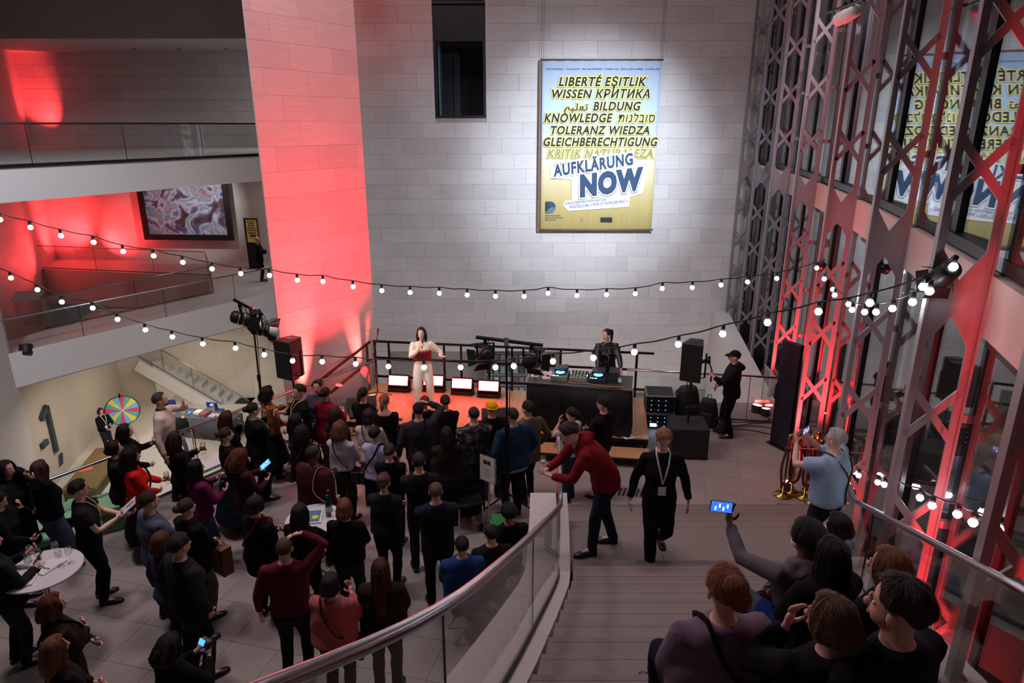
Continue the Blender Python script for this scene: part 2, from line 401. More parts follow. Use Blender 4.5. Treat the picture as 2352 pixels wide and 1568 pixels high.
ly0, ly1 = 6.38, 7.25
for (a, b, c, e) in ((0, .28, 0, 1), (.28, .62, 0, .8), (.62, 1, 0, 1)):
    xl, xr = Xg(6.8)+.12, Xr(6.8)+.1; W = xr-xl
    MB().prism([(xl+W*a+.002, ly0), (xl+W*b-.002, ly0), (xl+W*b-.002, ly1), (xl+W*a+.002, ly1)], LZ-.26, LZ).obj('landing_slab', STEPM, stairs)
for i in range(1, 7):
    d0 = 7.25+.36*(i-1)-.02; d1 = d0+.38; zt_ = LZ-RISE*i
    dm = d1-.045; so = MB().prism([(.62, d0), (3.95+.12*i, d0), (4.0+.12*i, dm), (.66, dm)], 0.002, zt_).obj('step', STEPM, stairs); MB().prism([(.66, dm+.0014), (4.0+.12*i, dm+.0014), (4.0+.12*i, d1), (.66, d1)], 0.002, zt_+.001).obj('nosing', STEPM, so)
# pale curbs that carry the balustrades
def ribbon(name, path, xa, xb, zoff, th, mat, parent):
    rings = [[(X+xa, D, z+zoff-th), (X+xb, D, z+zoff-th), (X+xb, D, z+zoff), (X+xa, D, z+zoff)] for X, D, z in path]
    mb = MB().loft(rings); return mb.obj(name, mat, parent)
CURB = pmat('curb_plaster', srgb(190, 184, 182), .7, vary=.05)
curb = struct(empty('trim_1'))
Ds = [.6+.35*i for i in range(22)]
ribbon('stair_curb', [(Xg(D), D, stair_z(D)) for D in Ds if D < 8.0], -.36, .13, .10, .42, CURB, curb)
ribbon('stair_curb', [(Xr(D), D, stair_z(D)) for D in Ds if 1.2 < D < 6.6], -.04, .30, .10, .42, CURB, curb)

# ---- balustrades: sheet glass with a steel tube on top
def balustrade(name, pts, h, label, r=.022, rail=None, glass_h=None, posts=1.4, base=.02, cat='railing', parent_kind=None, joint=None, gl=GLASS, low=.05):
    """pts: floor points (x, y, z); tube at z+h, glass panels below with dark joints"""
    e = empty(name, (0, 0, 0), 0, label, cat)
    pts = [Vector(p) for p in pts]
    MB().tube([p+Vector((0, 0, h)) for p in pts], r, 12).obj('handrail', rail or STEEL, e, True)
    # panels: cut the path by length, each panel one bent sheet
    cum = [0]
    for a, b in zip(pts, pts[1:]): cum.append(cum[-1]+(b-a).length)
    def pt(s):
        for k in range(len(pts)-1):
            if s <= cum[k+1] or k == len(pts)-2: return pts[k].lerp(pts[k+1], (s-cum[k])/(cum[k+1]-cum[k]))
    npan = max(1, round(cum[-1]/posts)); u0, u1 = Vector((0, 0, low)), Vector((0, 0, h-r*.6))
    for k in range(npan):
        s0, s1 = cum[-1]*k/npan+.005, cum[-1]*(k+1)/npan-.005
        ss = [s0]+[c for c in cum if s0+.02 < c < s1-.02]+[s1]; P = [pt(q) for q in ss]
        rings = []
        for i in range(len(P)):
            d = P[min(i+1, len(P)-1)]-P[max(i-1, 0)]; n = Vector((-d.y, d.x, 0)).normalized()*.005
            rings.append([P[i]+u0-n, P[i]+u0+n, P[i]+u1+n, P[i]+u1-n])
        MB().loft(rings).obj('glass_panel', gl, e)
        if k < npan-1 or not joint: b = pt(cum[-1]*(k+1)/npan); MB().bar(b+u0, b+u1, .010, .014).obj('joint_strip', DARKFR, e)
    MB().tube([p+Vector((0, 0, low)) for p in pts], .018, 4).obj('base_channel', DARKFR, e)
    return e
def smooth_path(P, n=4):
    out = []
    for i in range(len(P)-1):
        p0, p1, p2, p3 = [Vector(P[max(0, min(len(P)-1, k))]) for k in (i-1, i, i+1, i+2)]
        for k in range(n):
            t = k/n; out.append(.5*((2*p1)+(-p0+p2)*t+(2*p0-5*p1+4*p2-p3)*t*t+(-p0+3*p1-3*p2+p3)*t**3))
    out.append(Vector(P[-1])); return out
# stair balustrade beside the photographer; the tube follows the slope, then levels over the landing
RH = .93
lp = [(Xg(D), D, stair_z(D)) for D in (.55, 1.36, 2.11, 3.2, 4.4, 5.6, 6.4, 7.2, 7.9)]
lp = smooth_path(lp, 4)
balustrade('stair_railing', lp, RH, 'curved stainless steel handrail on glass sweeping down beside the man in red hoodie', .027, posts=1.9, low=.12)
rp = [(Xr(D), D, stair_z(D)) for D in (1.6, 2.6, 3.6, 4.6, 5.6, 6.3)]+[(3.95, 7.35, LZ)]
balustrade('stair_railing', rp, RH, 'stainless steel handrail on glass beside the red lit lattice columns and seated people', .024, posts=1.9, low=.12)
# void railing behind the crowd and along the far edge
o_ = Vector((fd.y, -fd.x))*.08
vp = [(FLA+o_-fd*3.5).to_3d(), (FLA+o_).to_3d(), (FLB+o_).to_3d()]
balustrade('void_railing', vp, 1.0, 'steel and glass railing running behind the crowd towards the red stone pier', .026, posts=1.3, low=.02)
q1 = at(1440, 848, z=1.0); q2 = at(1783, 867, z=1.0)
balustrade('void_railing', [(q1.x, q1.y, 0), (q2.x, q2.y, 0), (q2.x+.05, q2.y+.75, 0)], 1.0, 'steel and glass railing between the DJ table and the dark upright board', .024, posts=1.3, low=.02)

# ---- basement floor and walls
bf = struct(MB().prism([(-20, 5), (8.5, 5), (8.5, 27), (-20, 27)], -4.8, -4.6).obj('floor_basement', pmat('basement_floor', srgb(196, 188, 176), .5, vary=.08, scale=20)))
wl = struct(MB().prism([(-13.35, 15.0), (-13.75, 17.2), (-15.6, 25.2), (-16.2, 25.2), (-14.2, 15.0)], -4.6, -.95).obj('wall_basement_left', JOINT))
def wall_run(name, A, B, z0, z1, mat=LIME_P, t=.3):
    A, B = Vector(A), Vector(B); d = (B-A).normalized(); n = Vector((-d.y, d.x))*t
    return struct(MB().prism([A, B, B+n, A+n], z0, z1).obj(name, mat))
bl = wall_run('wall_basement_side', (-13.70, 17.2), (-15.5, 25.0), -4.6, -.9, LIME_B, .25)
bb = wall_run('wall_basement_back', (-16.0, 25.0), (-5.0, 25.6), -4.6, -.9, LIME_B, .25)
stones(bb, (-15.5, 25.0), (-6.0, 25.57), -4.6, -.95, L=1.7, h=.82, mat=LIME_B)
# near left wall end in front of the bridge
ln = struct(MB().prism([(-13.45, 17.15), (-13.95, 17.3), (-14.4, 13.0), (-12.2, 11.0), (-11.9, 11.2)], -4.6, 1.9).obj('wall_left', LIME_P))
# slatted void wall under the ground-floor edge
struct(MB().prism([(FLB.x, FLB.y+.1), (5.9, 13.3), (5.9, 12.9), (FLB.x, FLB.y-.4)], -4.6, -.55).obj('wall_void', PLASTER))
# parapet along the facade towards the back wall
pa, pb = at(1652, 724, D=WALL-.05), at(1752, 928, z=.12)
par = struct(MB().loft([[(pa.x-.22, pa.y, -4.6), (pa.x+.25, pa.y, -4.6), (pa.x+.25, pa.y, .30), (pa.x-.22, pa.y, .30)], [(pb.x-.18, pb.y, -4.6), (pb.x+.25, pb.y, -4.6), (pb.x+.25, pb.y, .22), (pb.x-.18, pb.y, .22)]]).obj('wall_parapet', PLASTER))

# ---- bridge, gallery floor around the triangular well
BA, BB = Vector((-13.75, 16.55)), Vector((-3.6, 31.6))      # front edge
hA, hD, hC, hB = [Vector((p.x, p.y)) for p in (at(107, 757, z=0), at(491, 673, z=0), at(478, 634, z=0), at(95, 617, z=0))]
bd = (BB-BA).normalized()
gf = struct(empty('floor_gallery'))
GFL = pmat('gallery_floor', srgb(205, 198, 194), .5, vary=.06, scale=20)
def slab(name, poly, z0, z1, mat, parent): return MB().prism(poly, z0, z1).obj(name, mat, parent)
f1 = BA+bd*((hD-BA).dot(bd))
slab('bridge_slab', [BA, f1, hD, hA, (-14.6, 18.0)], -.92, 0, GFL, gf)
slab('floor_slab', [f1, BB, (-3.6, 31.4), hC, hD], -.92, 0, GFL, gf)
slab('floor_slab', [hB, hC, (-3.6, 31.4), (-21.5, 31.4)], -.92, 0, GFL, gf)
MB().bar((BA.x, BA.y, -.40), (BB.x, BB.y, -.40), .06, .96).obj('fascia', PLASTER, gf)
FB = (Vector((-21.1, 30.9)), Vector((-3.2, 29.9)))
wf = wall_run('wall_gallery_back', FB[0], FB[1], -.9, 10.2, LIME_P)
stones(wf, FB[0], FB[1], 0, 4.25, L=1.0, h=.47, mat=LIME); stones(wf, FB[0], FB[1], 5.0, 8.8, L=1.0, h=.475, mat=LIME)
WLA = Vector((-15.4, 16.0))
wl2 = wall_run('wall_gallery_side', WLA, FB[0], -4.6, 10.2, LIME_P)
sd_ = (WLA-FB[0]).normalized()
stones(wl2, FB[0]+sd_*11, FB[0], 0, 4.2, L=1.2, h=.60, mat=LIME)
well = struct(empty('wall_well'))
for a, b in ((hB, hC), (hC, hD), (hD, hA)):
    MB().bar((a.x, a.y, -.75), (b.x, b.y, -.75), .05, 1.5).obj('well_side', PLASTER, well)
balustrade('bridge_railing', [(BA.x, BA.y, 0), (f1.x, f1.y, 0), (f1+bd*7).to_3d()], 1.0, 'steel and glass railing along the front of the pale bridge', .026, posts=2.6)
balustrade('well_railing', [hA.to_3d(), hD.to_3d()], 1.0, 'slanting glass railing on the near side of the dark stairwell opening', .022, posts=2.7)
balustrade('well_railing', [hD.to_3d()+(hC-hD).to_3d().normalized()*.25, hC.to_3d(), hB.to_3d()], 1.0, 'glass railing with thin dark rail in front of the red lit gallery wall', .018, posts=2.6)
# upper balcony
UA, UB = at(0, 467, zc=14.6), None
ud = Vector((.495, .869)); U0 = Vector((-11.35, 15.0)); 
ub = struct(empty('floor_balcony'))
uP, uQ = U0-ud*3.5, U0+ud*16.5
slab('balcony_slab', [uP, uQ, (-3.3, 31), (-22.5, 31.2), (-17.5, 17)], 4.25, 5.0, PLASTER, ub)
balustrade('balcony_railing', [uP.to_3d()+Vector((0, 0, 5)), uQ.to_3d()+Vector((0, 0, 5))], .93, 'dark rimmed glass railing along the upper balcony', .022, rail=DARKFR, posts=2.3)
MB().bar((uP.x, uP.y, 5.03), (uQ.x, uQ.y, 5.03), .09, .07).obj('rail_shoe', DARKFR, ub)
# ceiling over the gallery with its dark fascia
cl = struct(empty('ceiling_gallery'))
slab('soffit', [(-24, 26.2), (-3.2, 26.0), (-3.2, 31.2), (-24, 31.5)], 8.8, 9.0, LIME_P, cl)
slab('fascia', [(-24, 26.0), (-3.2, 25.8), (-3.2, 26.0), (-24, 26.2)], 8.8, 10.05, stone('fascia_stone', srgb(165, 152, 148), 0), cl)
slab('upper_ceiling', [(-24, 18), (-3.2, 18), (-3.2, 26), (-24, 26.2)], 10.05, 10.25, PLASTER, cl)
for i, px in enumerate((307, 412, 518)):
    p = at(px, 113, z=8.79)
    d_ = empty('downlight', (p.x, p.y, 8.8), 0, ['small recessed ceiling downlight farthest from the red stone pier', 'small recessed ceiling downlight between two others above the gallery', 'small recessed ceiling downlight closest to the red stone pier'][i], 'light')
    MB().lathe([(.09, -.012), (.09, 0), (.06, 0), (.06, -.012)], 16).obj('trim_ring', BLACKM, d_); MB().lathe([(.055, -.008), (.055, -.002)], 14).obj('lens', emat('downlight_lens', (.8, .9, 1), 60), d_)

# ---- glass facade: curved in plan, lattice fins in front of the glazing
def Xf(D): return 1.82+.413*D-.00735*D*D
def Xc(D): return 1.54+.413*D-.00735*D*D
FIN_D = [20.4, 18.5, 16.35, 13.7, 10.6, 7.67, 5.12, 3.1]
FZ0, FZ1, NODE, PITCHZ, FW = -4.6, 12.4, 4.61, .985, .40
def frame_at(D):
    t = Vector((.413-.0147*D, 1, 0)).normalized(); return Vector((Xc(D), D, 0)), t, Vector((t.y, -t.x, 0))   # point, tangent, outward
def ulocal(mb_pts, o, n, t): return [o+n*p[0]+t*p[1]+Vector((0, 0, p[2])) for p in mb_pts]
fin_labels = ['thin grey lattice column tight against the pale stone wall', 'second grey lattice column from the pale stone wall', 'third grey lattice column from the stone wall, unlit',
    'lattice column lit white at its top and red below, behind the dark upright board', 'lattice column carrying the upper end of a string of bulbs, lit red', 'grey lattice column between two red ones, behind the white haired man',
    'wide red lit lattice column with a black spotlight clamped on it', 'lattice column glowing red at the picture corner beside seated people']
# brace meshes shared by all fins (plane: x across the fin, z up)
a = FW/2-.035
mb = MB(); h = .21
def flatbar(mb, p, q, wid, th):
    p, q = Vector(p), Vector(q); d = (q-p).normalized(); n = Vector((-d.z, 0, d.x))*wid/2; y = Vector((0, th/2, 0))
    mb.add([p-n-y, q-n-y, q+n-y, p+n-y, p-n+y, q-n+y, q+n+y, p+n+y], [(0, 1, 2, 3), (7, 6, 5, 4), (0, 4, 5, 1), (1, 5, 6, 2), (2, 6, 7, 3), (3, 7, 4, 0)])
flatbar(mb, (-a, 0, -h), (a, 0, h), .062, .024); flatbar(mb, (-a, 0, h), (a, 0, -h), .062, .026)
BRACE = mb.mesh('brace', FINM)
mb = MB(); y = .013
pts = [(-FW/2+.03, .42), (0, .14), (FW/2-.03, .42), (FW/2-.03, -.42), (0, -.14), (-FW/2+.03, -.42)]
mb.add([(x, -y, z) for x, z in pts]+[(x, y, z) for x, z in pts], [(0, 1, 4, 5), (1, 2, 3, 4), (11, 10, 7, 6), (10, 9, 8, 7)]+[(i, 6+i, 6+(i+1) % 6, (i+1) % 6) for i in range(6)])
NODEPL = mb.mesh('node_plate', FINM)
for D, lab in zip(FIN_D, fin_labels):
    o, t, n = frame_at(D)
    e = empty('lattice_column', (o.x, o.y, 0), math.atan2(n.y, n.x), lab, 'column', 'lattice columns of the glass facade')
    for s, nm in ((-1, 'inner_chord'), (1, 'outer_chord')):
        mb = MB(); x = s*(FW/2-.03)
        mb.box((x, 0, (FZ0+FZ1)/2), (.055, .024, FZ1-FZ0)).box((s*(FW/2), 0, (FZ0+FZ1)/2), (.016, .11, FZ1-FZ0)).obj(nm, FINM, e)
    for k in range(-9, 8):
        z = NODE+PITCHZ*k
        if z < FZ0+.2 or z > FZ1-.2: continue
        link('node_plate' if k == 0 else 'brace', NODEPL if k == 0 else BRACE, e, (0, 0, z))
        if k != 0 and k % 1 == 0: MB().box((FW/2+.10, 0, z), (.2, .05, .07)).obj('strut', FINM, e)
# glazing: frame and panes follow the same curve
wn = struct(empty('window_2')); 
Dg = [21.2]+FIN_D+[1.2]
for A_, B_ in zip(Dg, Dg[1:]):
    pA, pB = Vector((Xf(A_)+.06, A_, 0)), Vector((Xf(B_)+.06, B_, 0)); tt = (pB-pA).normalized()
    mid = (pA+pB)/2; kk = R(4.0) if A_ < 12 else R(1.5); rq = Matrix.Rotation(kk, 3, 'Z'); gA, gB = mid+rq @ (pA-mid), mid+rq @ (pB-mid)   # panes stand slightly saw-toothed
    for (z0, z1) in ((.15, 4.33), (4.84, 12.4)):
        MB().bar(gA+Vector((0, 0, (z0+z1)/2)), gB+Vector((0, 0, (z0+z1)/2)), .012, z1-z0).obj('pane', FACADE, wn)
        MB().bar(pA+Vector((0, 0, z0+.05)), pB+Vector((0, 0, z0+.05)), .14, .10).obj('sill_frame', DARKFR, wn)
    MB().bar(pA+Vector((0, 0, 4.30)), pB+Vector((0, 0, 4.30)), .14, .08).obj('head_frame', DARKFR, wn)
    for f_ in (0, .5):
        p = pA.lerp(pB, f_)
        mb = MB().bar(p+Vector((0, 0, -4.6)), p+Vector((0, 0, 12.4)), .09 if f_ == 0 else .07, .16, (tt.x, tt.y, 0)); mb.obj('mullion', DARKFR, wn)
    MB().bar(pA+Vector((-.02, 0, 4.58)), pB+Vector((-.02, 0, 4.58)), .20, .46).obj('spandrel', pmat('spandrel_stone', srgb(196, 184, 178), .6, vary=.06), wn)
    MB().bar(pA+Vector((0, 0, -2.2)), pB+Vector((0, 0, -2.2)), .2, 4.7).obj('plinth', DARKFR, wn)
gr_ = struct(MB().prism([(Xf(0)+.4, -4), (Xf(10)+.3, 10), (Xf(21)+.3, 21), (Xf(21)+.3, 30), (40, 40), (40, -4)], -.4, -.25).obj('ground_outside', pmat('paving_outside', srgb(110, 108, 106), .7, vary=.3, scale=6)))
# glass-sided info lectern on the bridge end of the well
lc_ = at(80, 752, z=0); le = empty('info_lectern', (lc_.x, lc_.y, 0), R(20), 'glass info lectern with slanted white top by the well', 'lectern')
for x in (-.32, .32): MB().box((x, 0, .48), (.015, .5, .92)).obj('side_pane', GLASS, le)
MB().box((0, .24, .48), (.62, .015, .92)).obj('side_pane', GLASS, le); MB().box((0, 0, 1.0), (.72, .62, .03), Matrix.Rotation(R(14), 3, 'X')).obj('top_panel', PLASTER, le)
# ================================================================== LETTERING
def text(txt, parent, name, mat, size=1., loc=(0, 0, 0), rot=(PI/2, 0, 0), width=None, height=None, shear=0., off=0., ext=.001, align='CENTER', spacing=1.):
    cu = bpy.data.curves.new(name, 'FONT'); cu.body = txt; cu.size = size; cu.shear = shear; cu.offset = 0; cu.bevel_depth = off; cu.bevel_resolution = 1; cu.extrude = 0 if off else ext; cu.align_x = align; cu.align_y = 'CENTER'
    cu.resolution_u = 3; cu.space_character = spacing; cu.materials.append(mat)
    o = link(name, cu, parent); o.location = loc; o.rotation_euler = rot
    if width or height: TEXTFIT.append((o, width, height))
    return o
TEXTFIT = []
def fit_texts():
    bpy.context.view_layer.update()
    for o, wd_, ht_ in TEXTFIT:
        bb = o.bound_box; w_ = max(b[0] for b in bb)-min(b[0] for b in bb); h_ = max(b[1] for b in bb)-min(b[1] for b in bb)
        sx = wd_/w_ if wd_ and w_ > 0 else 1; sy = ht_/h_ if ht_ and h_ > 0 else sx
        if not wd_: sx = sy
        o.scale = (sx, sy, .05)

# ================================================================== BANNER
YB = WALL-.22
def bx(zx, zy): p = at(1180+zx/3.136, 60+zy/3.136, D=YB); return p.x, p.z
bl_, bt_ = bx(207, 248); br_, bb_ = bx(992, 1462); br_ = bx(1068, 245)[0]
bw, bh = br_-bl_, bt_-bb_
ban = empty('banner', ((bl_+br_)/2, YB, bb_), 0, 'tall hanging fabric banner in pale blue and yellow with slogans and AUFKLÄRUNG NOW', 'banner')
BCX = (bl_+br_)/2
m, nt, out = new_mat('banner_print'); L = nt.links.new
b = N(nt, 'ShaderNodeBsdfPrincipled', Roughness=.8); tc = N(nt, 'ShaderNodeTexCoord'); sp = N(nt, 'ShaderNodeSeparateXYZ'); L(tc.outputs['Object'], sp.inputs[0])
mr = N(nt, 'ShaderNodeMapRange'); mr.inputs[1].default_value = 0; mr.inputs[2].default_value = bh; L(sp.outputs[2], mr.inputs[0])
cr = N(nt, 'ShaderNodeValToRGB'); cr.color_ramp.elements[0].position = .12; cr.color_ramp.elements[0].color = C4(srgb(246, 226, 150)); cr.color_ramp.elements[1].position = .62; cr.color_ramp.elements[1].color = C4(srgb(188, 208, 234))
e_ = cr.color_ramp.elements.new(.38); e_.color = C4(srgb(236, 226, 190)); L(mr.outputs[0], cr.inputs[0]); L(cr.outputs[0], b.inputs['Base Color']); L(b.outputs[0], out.inputs[0])
# slightly rippled cloth
mb = MB(); nx = 40; rings = []
for i in range(nx+1):
    x = -bw/2+bw*i/nx; yy = .010*math.sin(i*1.3)+.006*math.sin(i*3.1)
    rings.append([(x, yy*.4-.002, 0), (x, yy*.4+.002, 0), (x, yy+.002, bh), (x, yy-.002, bh)])
mb.loft(rings).obj('cloth', m, ban, True)
for z in (-.02, bh+.02):
    MB().tube([(-bw/2-.06, .0, z), (bw/2+.04, .0, z)], .028, 10).obj('hanging_rod', pmat('rod_wood', srgb(120, 92, 76), .6), ban, True)
MB().box((-bw/2-.05, .02, bh/2), (.05, .04, bh)).obj('edge_batten', pmat('rod_wood', srgb(120, 92, 76), .6), ban)
for x in (-bw/2, bw/2):
    for dx in (-.03, .03): MB().tube([(x+dx, .0, bh), (x+dx, .05, 13-bb_)], .004, 4).obj('wire', BLACKM, ban)
INK = pmat('ink_navy', srgb(28, 38, 58), .8, vary=.02); INK2 = pmat('ink_blue', srgb(52, 76, 108), .8, vary=.02); HALO = pmat('halo_yellow', srgb(246, 230, 140), .8, vary=.02)
OLIVE = pmat('ink_faded', srgb(150, 150, 110), .8, vary=.02); WHT = pmat('halo_white', srgb(240, 240, 244), .8, vary=.01)
def bline(txt, x0, x1, y0, y1, ink=INK, halo=HALO, shear=.22, off=.030, hoff=.13, rot=0, nm='lettering', lift=0):
    ax, az = bx(x0, y1); cx_, cz_ = bx((x0+x1)/2, (y0+y1)/2); ex, ez = bx(x1, y0)
    w_, h_ = ex-ax, ez-az
    for mt, o_, dy in ((halo, hoff, -.030-lift), (ink, off, -.042-lift)):
        if mt is None: continue
        t = text(txt, ban, nm, mt, 1., (cx_-BCX, dy, cz_-bb_), (PI/2, -rot, 0), None, None, shear, o_ , .001, spacing=1.13)
        t['cap'] = h_; t['wd'] = w_; BL.append(t)
BL = []
bline('WAS IST AUFKLÄRUNG?   18.10.2024–6.4.2025   WHAT IS ENLIGHTENMENT?   18.10.2024–6.4.2025   QU’EST-CE QUE LES LUMIÈRES?   18.10.2024–6.4.2025', 230, 1050, 304, 315, halo=None, shear=0, off=.012)
bline('LIBERTÉ EŞITLIK', 315, 950, 370, 437); bline('WISSEN КРИТИКА', 268, 975, 460, 523)
bline('\ufee2\ufef4\ufee0\ufecc\ufe97', 362, 535, 560, 612, shear=.1, off=.022); bline('BILDUNG', 565, 910, 548, 612)
bline('KNOWLEDGE', 212, 705, 632, 697); bline('תונלבוס', 745, 1015, 632, 697, shear=.2, off=.012)
bline('TOLERANZ WIEDZA', 260, 972, 722, 783); bline('GLEICHBERECHTIGUNG', 207, 1030, 805, 868)
bline('KRITIK NATURALEZA', 240, 1000, 888, 950, ink=OLIVE)
bline('AUFKLÄRUNG', 280, 862, 960, 1045, INK2, WHT, .1, .04, .17, R(8.5), lift=.016)
bline('NOW', 450, 925, 1058, 1208, INK2, WHT, .12, .07, .15, R(7), lift=.016)
bline('JUNGE PERSPEKTIVEN AUF DIE', 366, 666, 1252, 1270, INK2, WHT, .1, .015, .16, R(6), lift=.016)
bline('AUSSTELLUNG » WAS IST AUFKLÄRUNG? «', 400, 818, 1268, 1290, INK2, WHT, .1, .015, .16, R(6), lift=.016)
for i, t_ in enumerate(('DEUTSCHES', 'HISTORISCHES', 'MUSEUM')): bline(t_, 226, (333, 357, 303)[i], 1358+i*16, 1368+i*16, INK2, None, 0, .012)
# museum emblem: a D cut into three facets
def poly_plate(name, pts, mat, dy=-.042):
    q = [bx(*p) for p in pts]; n = len(q)
    MB().add([(x-BCX, dy-.002, z-bb_) for x, z in q]+[(x-BCX, dy+.002, z-bb_) for x, z in q], [tuple(range(n-1, -1, -1)), tuple(range(n, 2*n))]+[(i, (i+1) % n, n+(i+1) % n, n+i) for i in range(n)]).obj(name, mat, ban)
poly_plate('sticker', [(262, 1095), (262, 1025), (545, 962), (560, 925), (600, 915), (855, 900), (885, 925), (880, 982), (950, 985), (968, 1020), (925, 1205), (835, 1228), (825, 1300), (390, 1330), (355, 1292), (365, 1262), (415, 1250), (412, 1105)], WHT, -.036)
arc = [(262+40*math.sin(t*PI/10), 1303-42*math.cos(t*PI/10)) for t in range(11)]
poly_plate('emblem', [(228, 1261)]+arc[:6]+[(265, 1303)], INK2); poly_plate('emblem', [(265, 1303)]+arc[5:]+[(228, 1345)], pmat('ink_mid', srgb(96, 118, 140), .8))
poly_plate('emblem', [(228, 1263), (263, 1303), (228, 1343)], pmat('ink_dark2', srgb(38, 58, 80), .8))
poly_plate('partner_mark', [(624, 1376), (708, 1376), (708, 1410), (624, 1410)], pmat('ink_dark3', srgb(40, 44, 50), .8))
poly_plate('partner_mark', [(486, 1374), (494, 1374), (494, 1398), (486, 1398)], OLIVE)
def fit_banner():
    bpy.context.view_layer.update()
    by = {}
    for t in BL: by.setdefault(t.data.body, []).append(t)
    for body, ts in by.items():
        ink = ts[-1]; bb = ink.bound_box
        w_ = max(p[0] for p in bb)-min(p[0] for p in bb)
        for t in ts:
            s = ink['wd']/w_; caph = .70+2*0
            t.scale = (s, ink['cap']/.74, .05)

# ================================================================== STAGE
ST_Z = .35
stage = empty('stage', (STG0.x, STG0.y, 0), math.atan2(su.y, su.x), 'low wooden stage platform with oak planks lit red by floods', 'stage')
SW, SD = 5.95, 2.05
PWD = SW/52; pm = MB().box((0, SD/2, ST_Z-.0125), (PWD-.003, SD, .025)).mesh('plank', OAK)
for i in range(52): link('plank', pm, stage, (PWD*(i+.5), 0, 0))
MB().box((SW/2, SD/2, ST_Z-.085), (SW-.02, SD-.02, .12)).obj('deck_frame', BLACKM, stage)
for i in range(7):
    for j in (0.06, SD-.06): MB().box((.06+i*(SW-.12)/6, j, .14), (.06, .06, .28)).obj('leg', BLACKM, stage)
def S(a, b, z=ST_Z): p = STG0+su*a+sv*b; return Vector((p.x, p.y, z))
SRZ = math.atan2(su.y, su.x)
# low oak step in front of the DJ end
sstep = empty('stage_step', S(3.75, -.52, 0), SRZ, 'low oak bench step in front of the DJ table', 'step')
for i in range(4): MB().box((1.1, .06+.105*i, .19), (2.2, .10, .02)).obj('plank', OAK, sstep)
for x in (.1, 1.1, 2.1): MB().box((x, .2, .09), (.08, .38, .18)).obj('leg', BLACKM, sstep)
MB().box((1.1, .21, .155), (2.18, .40, .05)).obj('deck_frame', BLACKM, sstep)
# black stage railing at the rear and down the left steps
BKP = pmat('stage_rail_paint', srgb(26, 22, 24), .4, .5)
rl = empty('stage_railing', (0, 0, 0), 0, 'black metal safety railing along the rear of the stage', 'railing')
for a in (.03, .35, 1.6, 1.98, 2.6, 3.1, 4.15, 5.0, 5.75):
    MB().bar(S(a, SD-.03, 0.0 if a > .1 else .0), S(a, SD-.03, ST_Z+1.0), .045, .045).obj('post', BKP, rl)
for z in (1.0, .62, .18): MB().bar(S(.0, SD-.03, ST_Z+z), S(6.1, SD-.03, ST_Z+z), .04, .045).obj('rail', BKP, rl)
rs_ = empty('step_railing', (0, 0, 0), 0, 'black slanting handrail of the steps at the pier end of the stage', 'railing')
t0, t1 = S(-.03, SD-.15, ST_Z+1.02), S(-.65, .2, .95)
for dz in (0, -.42): MB().bar(t0+Vector((0, 0, dz)), t1+Vector((0, 0, dz)), .04, .045).obj('rail', BKP, rs_)
MB().bar(Vector((t1.x, t1.y, 0))+(t0-t1)*.12*Vector((1, 1, 0)).length/1.414, Vector((t1.x, t1.y, .98))+(t0-t1)*.12*Vector((1, 1, 0)).length/1.414, .045, .045).obj('post', BKP, rs_)
MB().bar(S(-.07, SD-.25, 0), S(-.07, SD-.25, ST_Z+.98), .045, .045).obj('post', BKP, rs_)
# floods on the stage floor
FLH = pmat('flood_housing', srgb(28, 20, 22), .45, .3)
FLL = emat('flood_lens', (1, .030, .045), 34); 
for i, (px, py) in enumerate(((917, 898), (997, 898), (1062, 905), (1123, 911))):
    p = at(px, py, z=ST_Z); o = empty('flood_light', p, SRZ, ['red LED flood panel on the stage beside the microphone stand', 'red LED flood panel half hidden behind the singer', 'red LED flood panel just past the singer', 'red LED flood panel closest to the DJ table'][i], 'stage light', 'red floods at the rear of the stage')
    t = Matrix.Rotation(R(-22), 3, 'X')
    MB().box((0, .03, .235), (.46, .12, .27), t).obj('housing', FLH, o, bevel=.01)
    MB().box(Vector((0, .03, .235))+t @ Vector((0, -.066, .0)), (.42, .012, .20), t).obj('lens', FLL, o)
    mb = MB()
    for s in (-1, 1): mb.box((s*.245, .03, .13), (.02, .05, .24))
    mb.box((0, .03, .012), (.5, .18, .024)).box((0, -.02, .06), (.44, .14, .07)).obj('yoke', FLH, o)
def par_can(name, loc, aim, label, lit=RED, strength=30, energy=0, angle=40, r=.085, L=.17, cat='stage light', group=None):
    """stubby LED par on its U bracket"""
    o = empty(name, loc, 0, label, cat, group); d = Vector(aim)-Vector(loc); d.normalize(); q = d.to_track_quat('Z', 'Y').to_matrix()
    c = Vector((0, 0, .16))
    MB().lathe([(r*.7, -L), (r*.95, -L*.8), (r, -.02), (r*1.04, 0), (r*.92, 0), (r*.92, -.01)], 18, c, rot=q).obj('housing', BLACKP, o, True)
    MB().lathe([(r*.88, -.012), (r*.88, -.004)], 18, c, rot=q).obj('lens', emat(name+'_lens_'+('red' if lit is RED else 'white'), (1, .12, .12) if lit is RED else lit, strength), o)
    mb = MB(); yaw = math.atan2(d.y, d.x); sx = Vector((-math.sin(yaw), math.cos(yaw), 0))
    for s in (-1, 1):
        mb.bar(c+sx*(s*(r+.02))-d*.06, Vector((0, 0, .0))+sx*(s*.07)+Vector((d.x, d.y, 0))*.1, .02, .012); mb.bar(c+sx*(s*(r+.02))-d*.06, sx*(s*.09)-Vector((d.x, d.y, 0))*.12, .02, .012)
    mb.obj('bracket', BLACKM, o)
    if energy: lamp(name+'_beam', 'SPOT', Vector(loc)+c+d*.03, energy, lit, aim, .06, angle, .7)
    return o
par_can('stage_par', S(.28, .95), S(-.6, 1.4, 5), 'small round red uplight on the stage by the microphone stand', energy=0)
